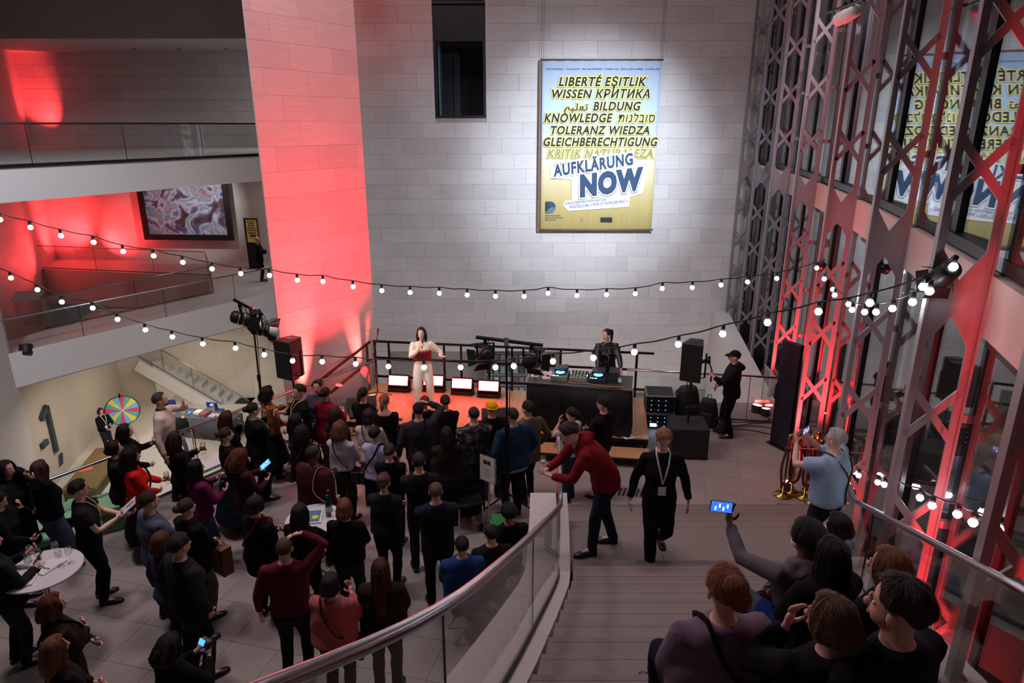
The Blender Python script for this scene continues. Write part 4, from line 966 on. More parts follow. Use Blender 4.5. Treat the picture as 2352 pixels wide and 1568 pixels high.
# red floods in the gallery corner
for i, (px, py) in enumerate(((142, 590), (173, 585))):
    p = at(px, py, z=0); par_can('gallery_par', p, (p.x-1.2+3*i, 30.9, 3), ['red LED par can on the gallery floor closest to the corner', 'red LED par can on the gallery floor beside its twin'][i], r=.16, L=.3, strength=14)
pb_ = at(62, 806, z=0); par_can('bridge_par', pb_, (pb_.x-1, pb_.y+2, 3), 'small unlit black par can on the bridge end', lit=(.05, .05, .05), strength=.02, r=.16, L=.3)

# ================================================================== BASEMENT
BZ = -4.6
wc = at(281, 942, zc=22.6)
wheel = empty('prize_wheel', (wc.x, wc.y, BZ), R(26), 'colourful prize wheel of pink, yellow, teal and blue sectors', 'wheel'); wr = .51; hz = wc.z-BZ
WCOL = [pmat('sector_'+n_, srgb(*c_), .5, vary=.03) for n_, c_ in (('blue', (108, 190, 226)), ('yellow', (240, 214, 90)), ('teal', (92, 178, 176)), ('pink', (218, 74, 112)))]
for k in range(16):
    a0, a1 = 2*PI*k/16+.1, 2*PI*(k+1)/16+.1; am = (a0+a1)/2
    q = [(0, 0), (wr*math.cos(a0), wr*math.sin(a0)), (wr*math.cos(am), wr*math.sin(am)), (wr*math.cos(a1), wr*math.sin(a1))]
    MB().add([(x, -.02, z+hz) for x, z in q]+[(x, .0, z+hz) for x, z in q], [(0, 1, 2, 3), (7, 6, 5, 4), (0, 4, 5, 1), (1, 5, 6, 2), (2, 6, 7, 3), (3, 7, 4, 0)]).obj('wheel_sector', WCOL[(0, 1, 2, 3)[k % 4] if k % 8 < 4 else (0, 1, 2, 3)[(k+0) % 4]], wheel)
MB().tube([(wr*1.01*math.cos(2*PI*k/40), -.01, hz+wr*1.01*math.sin(2*PI*k/40)) for k in range(41)], .016, 6).obj('wheel_rim', BLACKM, wheel)
MB().lathe([(.03, 0), (.02, .03)], 12, (0, -.02, hz), rot=Matrix.Rotation(R(90), 3, 'X')).obj('wheel_hub', PAPER, wheel); MB().bar((0, -.03, hz+wr+.10), (0, -.03, hz+wr-.05), .05, .02).obj('pointer', BLACKM, wheel)
mb = MB()
for s_ in (-1, 1): mb.tube([(0, .05, hz), (s_*.28, .35, .02)], .014, 6); mb.tube([(s_*.28, .35, .02), (s_*.28, -.4, .02)], .016, 6)
mb.tube([(-.28, -.4, .02), (.28, -.4, .02)], .016, 6).tube([(0, .05, hz), (0, .05, .9)], .014, 6).obj('stand', STEEL, wheel)
# information desk
dk0 = at(470, 1008, z=BZ); desk = empty('info_desk', (dk0.x, dk0.y+.4, BZ), R(-12), 'grey cloth covered information desk with brochures in the basement', 'table')
DKC = pmat('desk_cloth', srgb(84, 88, 98), .9, vary=.1); MB().box((0, 0, .74), (2.3, .8, .04)).obj('table_top', DKC, desk)
skirt([(-1.15, .4, 0), (-1.15, -.4, 0), (1.15, -.4, 0), (1.15, .4, 0)], .73, .01, 40).obj('table_skirt', DKC, desk, True)
mb = MB()
for x in (-1.05, 1.05): 
    for y in (-.33, .33): MB().box((x, y, .36), (.04, .04, .72)).obj('leg', STEEL, desk)
def DKP(x, y, z=.76): v = Matrix.Rotation(R(-12), 3, 'Z') @ Vector((x, y, z)); return Vector((dk0.x, dk0.y+.4, BZ))+v
for i, (x, y, c_, lab) in enumerate(((-.7, -.1, (90, 160, 210), 'blue brochure pile'), (-.35, .05, (230, 230, 232), 'white brochure pile'), (.0, -.1, (150, 90, 80), 'reddish booklet pile'), (.3, -.05, (170, 190, 205), 'pale blue booklet pile'), (.62, .0, (228, 205, 120), 'yellow leaflet pile'), (-.05, .22, (90, 100, 110), 'grey book stack'))):
    o = MB().box((0, 0, .02+.02*(i % 3)), (.24, .3, .04+.04*(i % 3))).obj('brochure_stack', pmat('brochure_%d' % i, srgb(*c_), .7, vary=.25, scale=14)); o.location = DKP(x, y); o.rotation_euler = (0, 0, R(-12)+.2*math.sin(i*3)); tag(o, lab+' on the basement information desk', 'brochures')
o = empty('leaflet_dispenser', DKP(.15, .15), R(-12), 'small upright leaflet dispenser in white and red on the desk', 'dispenser')
MB().box((0, 0, .17), (.11, .1, .34)).obj('box', PAPER, o); MB().box((0, -.052, .10), (.1, .006, .12)).obj('front', pmat('red_print', srgb(200, 60, 60), .7), o); MB().box((0, -.052, .24), (.1, .006, .10)).obj('front', pmat('blue_print', srgb(70, 100, 150), .7), o)
def chair(loc, rz_, label):
    o = empty('chair', loc, rz_, label, 'chair'); bm_ = pmat('blue_shell', srgb(24, 62, 140), .6)
    MB().box((0, 0, .45), (.44, .42, .05)).obj('seat', bm_, o, bevel=.02); MB().box((0, .2, .72), (.44, .05, .34), Matrix.Rotation(R(-8), 3, 'X')).obj('backrest', bm_, o, bevel=.02)
    for x in (-.19, .19):
        for y in (-.18, .18): MB().tube([(x, y, .43), (x*1.1, y*1.1, 0)], .011, 6).obj('leg', STEEL, o)
p = at(500, 962, zc=25.0); chair((p.x, p.y, BZ), R(170), 'blue chair behind the far end of the information desk'); p = at(398, 950, zc=25.2); chair((p.x, p.y, BZ), R(190), 'blue chair behind the desk, mostly hidden by the drinking man')
# rope barrier by the desk
p = at(447, 1036, z=BZ); rb = empty('rope_stanchion', p, 0, 'brass rope stanchion beside the bending man in the basement', 'stanchion')
MB().lathe([(.16, 0), (.15, .02), (.02, .03), (.018, .9), (.03, .92), (.03, .96), (.0, .98)], 16).obj('post', BRASS, rb, True); MB().tube(smooth_path([(0, 0, .86), (.5, .1, .55), (1.0, .2, .5), (1.5, .4, .8)], 4), .02, 8).obj('rope', pmat('red_rope', srgb(110, 40, 36), .8), rb, True)
# brown bench by the wall, with a note
b0, b1 = at(215, 1045, z=BZ+.42), at(170, 1100, z=BZ+.42); bdv = (b1-b0)
bn = empty('bench', ((b0.x+b1.x)/2+.35, (b0.y+b1.y)/2, BZ), math.atan2(bdv.y, bdv.x), 'long olive brown upholstered bench along the basement wall', 'bench'); BL_ = bdv.length+1.2
BRN = pmat('bench_brown', srgb(120, 96, 56), .8, vary=.15); MB().box((0, 0, .36), (BL_, .95, .14)).obj('cushion', BRN, bn, bevel=.03); MB().box((0, 0, .155), (BL_-.1, .85, .27)).obj('base', pmat('bench_base', srgb(86, 78, 44), .8), bn)
nt_ = at(195, 1077, z=BZ+.435); sheet('paper_note', nt_, .5, .40, .28, 'orange paper note lying on the brown bench', pmat('orange_paper', srgb(232, 110, 50), .7))
# level sign -1 on the wall
sA = Vector((-13.76, 17.45)); sB = Vector((-15.5, 25.0)); sdv = (sB-sA).normalized(); sn = Vector((sdv.y, -sdv.x))
c0 = sA+sdv*1.15; sg = empty('level_sign', (c0.x+sn.x*.06, c0.y+sn.y*.06, -2.55), math.atan2(sdv.y, sdv.x), 'dark raised wall numeral minus one on the basement wall', 'sign')
SG = pmat('sign_slate', srgb(52, 62, 72), .5); MB().box((.12, 0, -.35), (.16, .10, 1.5)).obj('digit_stroke', SG, sg); MB().box((-.10, 0, .28), (.5, .10, .18), Matrix.Rotation(R(-25), 3, 'Y')).obj('digit_flag', SG, sg); MB().box((-.48, 0, -.55), (.36, .10, .16)).obj('minus_bar', SG, sg)
for k in range(2): MB().box((.25+.1*k, 0, -1.45), (.05, .05, .35), Matrix.Rotation(R(20), 3, 'Y')).obj('small_stroke', SG, sg)
# basement stair behind glass
st = struct(empty('floor_basement_stairs')); sa, sb2 = at(345, 820, D=24.6), at(575, 944, D=24.6)
nst = 12
for i in range(nst):
    t0_, t1_ = i/nst, (i+1)/nst; xa, xb = sa.x+(sb2.x-sa.x)*t0_, sa.x+(sb2.x-sa.x)*t1_; z_ = sa.z+(sb2.z-sa.z)*t0_
    MB().box(((xa+xb)/2, 25.1, (z_+BZ)/2-.1), (xb-xa, .9, z_-BZ-.2)).obj('step', LIME_P, st)
balustrade('basement_stair_railing', [(sa.x-.6, 24.6, sa.z+.1), (sb2.x, 24.6, sb2.z-.5)], .95, 'glass balustrade of the pale stairs below the bridge', .02, posts=1.2)
MB().bar((sa.x-.6, 24.68, sa.z-.35), (sb2.x, 24.68, sb2.z-.95), .12, .45).obj('stringer', PLASTER, st)
# bookshop shelves, each book a thing of its own
shx0, shx1 = at(1118, 850, D=WALL+1.6).x, at(1206, 850, D=WALL+1.6).x; SWD = shx1-shx0; shz = at(1160, 900, D=WALL+1.6).z
shf = empty('bookshelf', ((shx0+shx1)/2, WALL+1.6, BZ), 0, 'grey wall bookshelf full of face-out books below the stage railing', 'bookshelf'); GS = pmat('shelf_grey', srgb(150, 154, 158), .5)
top = op1[3]-BZ-.2
MB().box((0, .16, top/2), (SWD+.1, .03, top)).obj('back_panel', GS, shf)
for x in (-SWD/2-.03, SWD/2+.03): MB().box((x, 0, top/2), (.04, .34, top)).obj('side_panel', GS, shf)
nsh = 5; zb = shz-BZ-.1; dzs = (top-zb)/nsh
bcols = [pmat('cover_%d' % i, srgb(*c_), .6, vary=.4, scale=16) for i, c_ in enumerate(((190, 196, 205), (120, 130, 150), (210, 208, 196), (90, 100, 112), (170, 120, 110), (150, 170, 180)))]
bkm = [MB().box((0, 0, .13), (.16, .03, .24+.03*(i % 2)), Matrix.Rotation(R(-10), 3, 'X')).mesh('book', bcols[i]) for i in range(6)]
for k in range(nsh):
    MB().box((0, 0, zb+k*dzs), (SWD, .32, .03)).obj('shelf', GS, shf)
    for j in range(6):
        o = link('book', bkm[(k*5+j*7) % 6], None, ((shx0+shx1)/2-SWD/2+SWD*(j+.5)/6, WALL+1.58, BZ+zb+k*dzs+.02)); tag(o, '%s book from the left on the %s shelf of the grey basement bookshelf' % (('first', 'second', 'third', 'fourth', 'fifth', 'last')[j], ('lowest', 'second lowest', 'middle', 'second highest', 'highest')[k]), 'book', 'books on the basement shelf')
# ================================================================== TABLES IN THE CROWD
TWH = pmat('table_white', srgb(206, 204, 210), .45, vary=.03)
def bartable(c, r_, label, h=1.10):
    o = empty('bar_table', (c.x, c.y, 0), 0, label, 'table')
    MB().lathe([(r_-.01, h-.025), (r_, h-.02), (r_, h-.004), (r_-.006, h)], 40).obj('table_top', TWH, o); MB().tube([(0, 0, .3), (0, 0, h-.02)], .03, 12).obj('column', STEEL, o)
    for k in range(4): a_ = k*PI/2+.5; MB().tube([(0, 0, .34), (.18*math.cos(a_), .18*math.sin(a_), .12), (.36*math.cos(a_), .36*math.sin(a_), .015)], .018, 8).obj('leg', STEEL, o)
    return o
t1 = at(96, 1307, z=1.1); bartable(t1, .41, 'round white bar table covered with wine glasses and booklets')
t2 = at(722, 1190, z=1.1); bartable(t2, .36, 'round white bar table with a green bottle amid the crowd')
for i, (x, y) in enumerate(((-.22, .12), (-.19, .0), (-.08, .05), (-.10, -.08), (.03, .19), (.17, .03), (.25, .09))):
    wineglass((t1.x+x, t1.y+y+.04, 1.1), ['empty wine glass, outermost on the left of the round table', 'empty wine glass in front of the leftmost one', 'empty wine glass behind the standing booklets', 'short empty wine glass on the table beside the booklets', 'tallest looking empty wine glass at the rear of the table', 'empty wine glass between the two booklets', 'empty wine glass near the right rim of the table'][i], fill=False)
def booklet(c, rz_, label, cover, words):
    o = empty('booklet', c, rz_, label, 'booklet'); MB().box((0, 0, .008), (.21, .29, .016)).obj('pages', PAPER, o); MB().box((0, 0, .017), (.21, .29, .002)).obj('cover', cover, o)
    for i, w_ in enumerate(words): text(w_, o, 'lettering', INK, .1, (0, .05-.07*i, .019), (0, 0, 0), width=.17, height=.035, off=.004)
booklet((t1.x-.06, t1.y-.17, 1.1), R(195), 'white booklet titled AUFKLÄRUNG at the front of the round table', pmat('cover_white', srgb(222, 220, 222), .6, vary=.03), ('AUFKLÄ', 'RUNG'))
booklet((t1.x+.05, t1.y+.05, 1.1), R(160), 'white booklet with black lettering amid the wine glasses', pmat('cover_white', srgb(222, 220, 222), .6, vary=.03), ('AUFKLÄ',))
bk = empty('booklet', (t2.x-.02, t2.y+.02, 1.1), R(8), 'blue booklet with yellow star beside the green bottle', 'booklet'); MB().box((0, 0, .01), (.23, .31, .02)).obj('pages', PAPER, bk); MB().box((-.01, 0, .021), (.2, .27, .002)).obj('cover', pmat('cover_blue', srgb(80, 118, 160), .6), bk)
sp = [(.055*(1 if k % 2 else .62)*math.cos(k*PI/9), .055*(1 if k % 2 else .62)*math.sin(k*PI/9)) for k in range(18)]; q = MB().prism([(x+.03, y-.03) for x, y in sp], .0225, .0245); q.obj('star', pmat('star_yellow', srgb(240, 205, 70), .6), bk)
bottle('wine_bottle', (t2.x+.17, t2.y+.06, 1.1), 'dark green bottle with pale label on the round table', GRNG, GRNG, .30, .037, LABW); bottle('wine_bottle', (t2.x+.15, t2.y+.19, 1.1), 'bottle with red cap behind the green bottle', GRNG, pmat('red_cap', srgb(205, 50, 40), .4), .30, .036)
# BAR sign
bp_ = at(1122, 1213, z=0); bs_ = empty('bar_sign', (bp_.x, bp_.y, 0), R(-38), 'white framed sign reading BAR on a thin pole', 'sign'); zs_ = .82
MB().tube([(0, .02, .02), (0, .02, zs_)], .016, 8).obj('pole', STEEL, bs_); MB().lathe([(.17, 0), (.17, .012), (.03, .02)], 20, (0, .02, 0)).obj('foot', STEEL, bs_); MB().box((0, 0, zs_+.2), (.31, .02, .43)).obj('frame', STEEL, bs_); MB().box((0, -.012, zs_+.2), (.28, .005, .40)).obj('panel', PAPER, bs_)
text('BAR', bs_, 'lettering', pmat('ink_black', srgb(24, 24, 26), .8), .1, (0, -.017, zs_+.31), width=.15, height=.065, off=.008)
for k in range(4): MB().box((0, -.0155, zs_+.2-.035*k), (.14-.02*(k % 2), .001, .006)).obj('text_line', pmat('ink_grey', srgb(120, 120, 124), .8), bs_)
# green seat blocks and white bench by the void railing
GRN = pmat('green_vinyl', srgb(140, 200, 155), .6, vary=.08)
for i, (px, py, w_, d_, rz_, lab) in enumerate(((95, 1222, .95, .55, .45, 'pale green seat block under the woman in jeans holding her hair'), (160, 1180, .45, .95, .15, 'pale green seat block behind the man with clipboard'), (240, 1150, .45, .55, .55, 'small pale green seat block behind the woman in red'))):
    p = at(px, py, z=.42); o = empty('seat_block', (p.x, p.y, 0), rz_, lab, 'seat'); MB().box((0, 0, .37), (w_, d_, .10)).obj('cushion', GRN, o, bevel=.015); MB().box((0, 0, .16), (w_-.04, d_-.04, .32)).obj('base', pmat('green_dark', srgb(80, 130, 92), .6), o, bevel=.01)
p = at(478, 1062, z=.55); o = empty('white_bench', (p.x, p.y, 0), math.atan2(fd.y, fd.x), 'white topped bench along the railing behind the purple sweater', 'bench'); MB().box((0, 0, .53), (.95, .42, .05)).obj('seat', PAPER, o)
for x in (-.38, .38): MB().box((x, 0, .25), (.06, .38, .5)).obj('leg', STEEL, o)
# brass stanchions stored by a glass panel
p = at(1822, 1148, z=0.0)
for i, (dx, dy) in enumerate(((-.12, .15), (.05, .22), (.22, .10), (.38, .25), (.30, -.05))):
    o = empty('rope_stanchion', (p.x+dx, p.y+dy, 0), 0, ('first', 'second', 'third', 'rearmost', 'frontmost')[i]+' brass rope stanchion in the cluster behind the glass panel by the white haired man', 'stanchion', 'brass stanchions behind the glass panel')
    MB().lathe([(.15, 0), (.14, .02), (.02, .03), (.018, 1.0), (.032, 1.02), (.034, 1.08), (.02, 1.12)], 16).obj('post', BRASS, o, True)
    MB().tube(smooth_path([(0, 0, .98), (-.1, -.05, .6), (-.06, -.06, .25), (.08, -.04, .35), (.05, 0, .95)], 4), .022, 8).obj('rope', pmat('red_rope', srgb(110, 40, 36), .8), o, True)
gp = empty('glass_screen', (p.x+.1, p.y-.22, 0), R(-6), 'upright clear glass panel beside the white haired man', 'screen'); MB().box((0, 0, .52), (.85, .012, 1.0)).obj('pane', GLASS, gp); MB().box((0, 0, 1.03), (.87, .02, .025)).obj('top_edge', STEEL, gp); MB().box((0, 0, .012), (.87, .06, .024)).obj('base', STEEL, gp)
fit_texts(); fit_banner()
bpy.context.view_layer.update(); _dg = bpy.context.evaluated_depsgraph_get()
for o in [o for o in scn.objects if o.type == 'FONT']:
    me = bpy.data.meshes.new_from_object(o.evaluated_get(_dg)); mt = o.data.materials[0]
    if not me.materials: me.materials.append(mt)
    q = bpy.data.objects.new('lettering', me); COL.objects.link(q); q.parent = o.parent; q.location = o.location; q.rotation_euler = o.rotation_euler; q.scale = o.scale
    cu = o.data; bpy.data.objects.remove(o); bpy.data.curves.remove(cu)
# ================================================================== PEOPLE
SOFT = []      # (object, post function): remeshed together in one evaluation
def soft(name, mb, mats, parent, voxel, it=4, post=None):
    me = bpy.data.meshes.new(name); me.from_pydata(mb.v, [], mb.f)
    for m_ in (mats if isinstance(mats, (list, tuple)) else [mats]): me.materials.append(m_)
    o = link(name, me, parent)
    r = o.modifiers.new('r', 'REMESH'); r.mode = 'VOXEL'; r.voxel_size = voxel; r.use_smooth_shade = True
    if it: q = o.modifiers.new('s', 'SMOOTH'); q.factor = .5; q.iterations = it
    SOFT.append((o, post)); return o
def flush_soft():
    dg = bpy.context.evaluated_depsgraph_get(); dg.update(); done = []
    for o, post in SOFT:
        me = bpy.data.meshes.new_from_object(o.evaluated_get(dg), depsgraph=dg); done.append((o, me, post))
    for o, me, post in done:
        o.modifiers.clear(); o.data = me
        if post: post(me)
    SOFT.clear()
def append_mesh(me, mb):
    """add the fine islands (fingers, ears, eyes) to the grown body"""
    nv, nf = len(me.vertices), len(me.polygons)
    co = np.empty(nv*3); me.vertices.foreach_get('co', co)
    nl = len(me.loops); li = np.empty(nl, int); me.loops.foreach_get('vertex_index', li); ls = np.empty(nf, int); me.polygons.foreach_get('loop_start', ls); lt = np.empty(nf, int); me.polygons.foreach_get('loop_total', lt)
    V = [tuple(co[i*3:i*3+3]) for i in range(nv)]; Fc = [tuple(li[s:s+t]) for s, t in zip(ls.tolist(), lt.tolist())]
    me.clear_geometry(); me.from_pydata(V+list(mb.v), [], [list(map(int, f)) for f in Fc]+[[i+nv for i in f] for f in mb.f])
    mi = [0]*nf+mb.m; me.polygons.foreach_set('material_index', mi); me.polygons.foreach_set('use_smooth', [True]*len(me.polygons)); me.update()
def wrinkle(amp, seed):
    """cloth folds: push the surface along its normal by crossed waves"""
    ph = np.random.default_rng(seed).uniform(0, 6.28, 8)
    def f(me):
        n = len(me.vertices); co = np.empty(n*3); me.vertices.foreach_get('co', co); co = co.reshape(-1, 3); no = np.empty(n*3); me.vertices.foreach_get('normal', no); no = no.reshape(-1, 3)
        x, y, z = co[:, 0], co[:, 1], co[:, 2]
        w_ = np.sin(26*z+9*x+4*np.sin(7*x+ph[0])+ph[1])*.5+np.sin(17*z-13*y+5*np.sin(6*z+ph[2])+ph[3])*.4+np.sin(38*x+21*z+ph[4])*.25
        co += no*(w_*amp)[:, None]; me.vertices.foreach_set('co', co.ravel()); me.update()
    return f

SKIN = {k: pmat('skin_'+k, srgb(*c), .5, vary=.06, scale=14, bump=.05, bscale=120) for k, c in (('fair', (224, 176, 156)), ('mid', (206, 156, 132)), ('tan', (172, 118, 92)), ('dark', (104, 68, 52)))}
LIP = pmat('lip', srgb(170, 90, 84), .5, vary=.05); EYEW = pmat('eye_white', srgb(225, 222, 218), .3, vary=.02); EYED = pmat('eye_dark', srgb(40, 28, 22), .2, vary=.02)
def hairmat(c):
    k = 'hair_%d_%d_%d' % c
    return pmat(k, srgb(*c), .48, vary=.6, scale=26, bump=.9, bscale=40, stretch=(6, 6, .9), spec=.5)
def cloth(c, kind='knit'):
    k = '%s_%d_%d_%d' % ((kind,)+tuple(c))
    if kind == 'leather': return pmat(k, srgb(*c), .35, vary=.15, bump=.25, bscale=45)
    if kind == 'pattern':      # black cloth with pale painted swirls
        if k in MATS: return MATS[k]
        m, nt, out = new_mat(k); b = N(nt, 'ShaderNodeBsdfPrincipled', Roughness=.7); tc = N(nt, 'ShaderNodeTexCoord'); no = N(nt, 'ShaderNodeTexNoise', Scale=5.0, Detail=2.0, Distortion=2.5); cr = N(nt, 'ShaderNodeValToRGB')
        e = cr.color_ramp.elements; e[0].position = .55; e[0].color = C4(srgb(18, 17, 20)); e[1].position = .66; e[1].color = C4(srgb(18, 17, 20)); q = e.new(.60); q.color = C4(srgb(*c))
        nt.links.new(tc.outputs['Object'], no.inputs['Vector']); nt.links.new(no.outputs[0], cr.inputs[0]); nt.links.new(cr.outputs[0], b.inputs['Base Color']); nt.links.new(b.outputs[0], out.inputs[0]); MATS[k] = m; return m
    return pmat(k, srgb(*c), .9, vary=.16, scale=18, bump=.16 if kind == 'knit' else .1, bscale=160 if kind == 'knit' else 60, spec=.18)
RUB = pmat('shoe_sole', srgb(60, 58, 58), .7)

ARM = {  # wrist target for the right arm (unit of height, x to the side), pole, hand direction, palm normal, finger curl
 'down': ((.190, .015, .500), (.5, -1, 0), (0, .15, -1), (-1, 0, 0), .35), 'pocket': ((.150, .035, .535), (1, -.9, .1), (-.3, .3, -1), (-1, 0, 0), .3),
 'cross': ((-.045, .140, .675), (.8, -.4, -.6), (-1, .1, .15), (0, -1, 0), .5), 'hold': ((.055, .185, .665), (.8, -.3, -1), (-.55, .7, .3), (-.6, -.3, .8), .75),
 'phone': ((.045, .190, .730), (.7, -.2, -1), (-.4, .6, .6), (-.3, -.9, .5), .7), 'glass': ((.075, .190, .735), (.9, -.3, -1), (-.5, .8, .25), (-1, -.1, .1), 1.0),
 'chin': ((.045, .115, .825), (.7, .2, -1), (-.35, .1, 1), (-.3, -.9, .1), .6), 'mouth': ((.085, .185, .865), (1, .4, -.2), (-.8, .0, .35), (0, -1, -.1), .8),
 'head': ((.085, .055, 1.000), (1, .1, .25), (-.9, -.35, -.1), (-.2, -.3, -1), .35), 'visor': ((.080, .100, .965), (1, .3, .1), (-.9, .1, .25), (0, -.3, -1), .3),
 'nape': ((.075, -.075, .905), (1, -.1, .15), (-.9, -.25, .1), (.1, 1, 0), .45), 'clasp': ((.03, .150, .575), (1, -.5, -.2), (-.7, .5, -.4), (-.2, -.8, .5), .6),
 'offer': ((.215, .150, .690), (.6, -.8, -.6), (.65, .75, .12), (-.2, .1, 1), .25), 'mic': ((.030, .135, .800), (.9, -.1, -1), (-.45, .5, .75), (-1, -.2, .1), 1.0),
 'table': ((.13, .235, .585), (.8, -.6, -.2), (-.15, 1, -.35), (0, -.2, -1), .35), 'knee': ((.085, .20, .62), (1, -.4, -.6), (-.3, .8, -.4), (0, 0, -1), .4),
 'back': ((.03, -.12, .60), (1, -.6, .2), (-.8, .0, -.5), (0, 1, 0), .5)}
def ik(a, t, l1, l2, pole):
    a, t = Vector(a), Vector(t); d = t-a; L = min(d.length, (l1+l2)*.995); L = max(L, abs(l1-l2)+.01); d.normalize()
    x = (l1*l1-l2*l2+L*L)/(2*L); hh = math.sqrt(max(0, l1*l1-x*x)); p = Vector(pole); p = p-d*p.dot(d); p = p.normalized() if p.length > 1e-5 else d.orthogonal().normalized()
    return a+d*x+p*hh, a+d*L
def ell(c, rx, ry, z=None, n=18, fx=None, p=2.3, nrm=None):
    out = []
    for j in range(n):
        t = 2*PI*j/n; ct, st = math.cos(t), math.sin(t)
        out.append((c[0]+rx*math.copysign(abs(ct)**(2/p), ct), c[1]+ry*math.copysign(abs(st)**(2/p), st)))
    return out
PEOPLE = []
def person(px=None, label='', h=1.7, z=0., D=None, pos=None, face=None, turn=0, arms=('down', 'down'), hair=('short', (40, 30, 26)), skin='fair', top=((24, 23, 25), 'knit'), low=((28, 30, 38), 'denim'), shoe=(26, 24, 25),
           hem=.50, sleeve=1., wide=1., fem=False, lean=0., look=0., nod=0., seat=False, legs=None, legw=1., skirt=None, neck=None, hood=False, extras=(), vox=1., stride=0., glasses=False, collar=None, bulk=1., beard=False, open_top=None, step=0, tilt=0., pel=None, strands=1.):
    """one clothed figure grown from a posed skeleton; returns hand positions in the world"""
    H = h; b = 1.0*bulk; gx = .92 if fem else 1.0
    sw = (.100 if fem else .113)*(.5+.5*bulk); hipz = .52; off = Vector((0, 0, 0))
    if seat: off = Vector((0, 0, .055-hipz))
    if pel is not None: off = off+Vector(pel)
    # spine: bend forward smoothly above the hips
    tab_ = [(0., Vector((0, 0, 0)), 0.)]; c = Vector((0, 0, 0)); nn = 40
    for i in range(1, nn+1):
        t = .6*i/nn; u = min(1, t/.26); ang = R(lean)*(u*u*(3-2*u)); c = c+Vector((0, math.sin(ang), math.cos(ang)))*(.6/nn); tab_.append((t, c.copy(), ang))
    tl = math.sin(R(tilt))
    def U(x, y, zz):
        t = zz-hipz+.04
        if t <= 0: return Vector((x, y, zz))+off
        i = min(nn, int(t/.6*nn)); t0, c0, a0 = tab_[i]; ex = t-t0; cc = c0+Vector((0, math.sin(a0), math.cos(a0)))*ex
        return Vector((x+tl*t, 0, hipz-.04))+cc+Vector((0, math.cos(a0), -math.sin(a0)))*y+off
    chest_a = R(lean)
    # trunk sections: z, half width, half depth, y shift
    if fem: TR = [(.455, .045, .05, 0), (.475, .085, .072, -.004), (.52, .102, .076, -.008), (.56, .092, .066, -.004), (.615, .074, .055, .002), (.67, .082, .062, .006), (.72, .092, .074, .012), (.765, .095, .064, .004), (.80, .094, .052, -.004), (.825, .070, .040, -.008), (.845, .034, .034, -.008)]
    else: TR = [(.455, .045, .05, 0), (.475, .085, .068, -.002), (.52, .094, .072, -.005), (.57, .088, .066, -.002), (.62, .086, .062, .002), (.68, .094, .066, .004), (.73, .106, .070, .006), (.77, .110, .066, .002), (.805, .108, .054, -.004), (.83, .078, .042, -.008), (.85, .038, .036, -.008)]
    def trunk(scale, pad, z0, z1, flare=0., ext=None):
        rg = []
        for (zz, rx, ry, dy) in TR:
            if zz < z0 or zz > z1: continue
            k = pad/H
            e2 = ell((0, dy), rx*scale*b+k, ry*scale*b+k)
            rg.append([U(x, y, zz)*H for x, y in e2])
        return rg
    pad = .016*(1.0 if top[1] != 'coat' else 1.6)*wide
    def BD(zz):
        'half depth (front/back) of the garment at this height'
        for (z0, a0, b0_, d0), (z1, a1, b1_, d1) in zip(TR, TR[1:]):
            if zz <= z1: break
        t = max(0, min(1, (zz-z0)/(z1-z0))); return (b0_+(b1_-b0_)*t)*((.92+.16*wide) if zz < .74 else 1.0)*b+pad/H+.007
    sh = [U(s*sw, -.004, .803) for s in (1, -1)]
    info = []
    UA, FA = .172, .150
    bodym = MB(); fine = MB()
    rg = trunk(.95, 0, .44, .9); bodym.loft(rg)
    # head frame
    hq = Matrix.Rotation(R(look), 3, 'Z') @ Matrix.Rotation(-chest_a*.55-R(nod)*-1*-1, 3, 'X')
    npos = U(0, -.006, .838); nd = Vector((0, math.sin(chest_a*.6), math.cos(chest_a*.6)))
    hc = npos+nd*.105+(hq @ Vector((0, .012, 0)))
    bodym.tube([npos*H-nd*.02*H, (npos+nd*.045+hq @ Vector((0, .004, 0)))*H, (hc+hq @ Vector((0, -.012, -.03)))*H], [.036*H*(.9 if fem else 1), .031*H*(.9 if fem else 1.02), .033*H], 12)
    hs = 1.0
    def HP(x, y, zz): return (hc+hq @ Vector((x, y, zz))*hs)*H
    bodym.ball(HP(0, -.006, .004), (.0445*H, .0555*H, .0525*H), 16, 12, hq); bodym.ball(HP(0, .018, -.034), (.034*H, .036*H, .036*H), 14, 10, hq); bodym.ball(HP(0, .034, -.055), (.019*H, .017*H, .014*H), 10, 8, hq)
    # face and ears
    fine.ball(HP(0, .056, -.026), (.0075*H, .011*H, .012*H), 8, 6, hq); fine.ball(HP(0, .051, -.014), (.005*H, .008*H, .016*H), 8, 6, hq)
    for s in (-1, 1):
        fine.ball(HP(s*.045, -.002, -.018), (.006*H, .012*H, .018*H), 8, 6, hq); fine.ball(HP(s*.018, .0415, -.010), (.0072*H, .0055*H, .0034*H), 8, 6, hq, 2); fine.ball(HP(s*.018, .0462, -.010), (.0032*H, .0028*H, .0032*H), 8, 6, hq, 3)
        fine.tube([HP(s*.009, .0505, .002), HP(s*.019, .0500, .0045), HP(s*.029, .0430, .001)], .0015*H, 5, 4)
    fine.ball(HP(0, .0505, -.046), (.014*H, .006*H, .0042*H), 8, 6, hq, 1)
    # arms
    sleeves = []
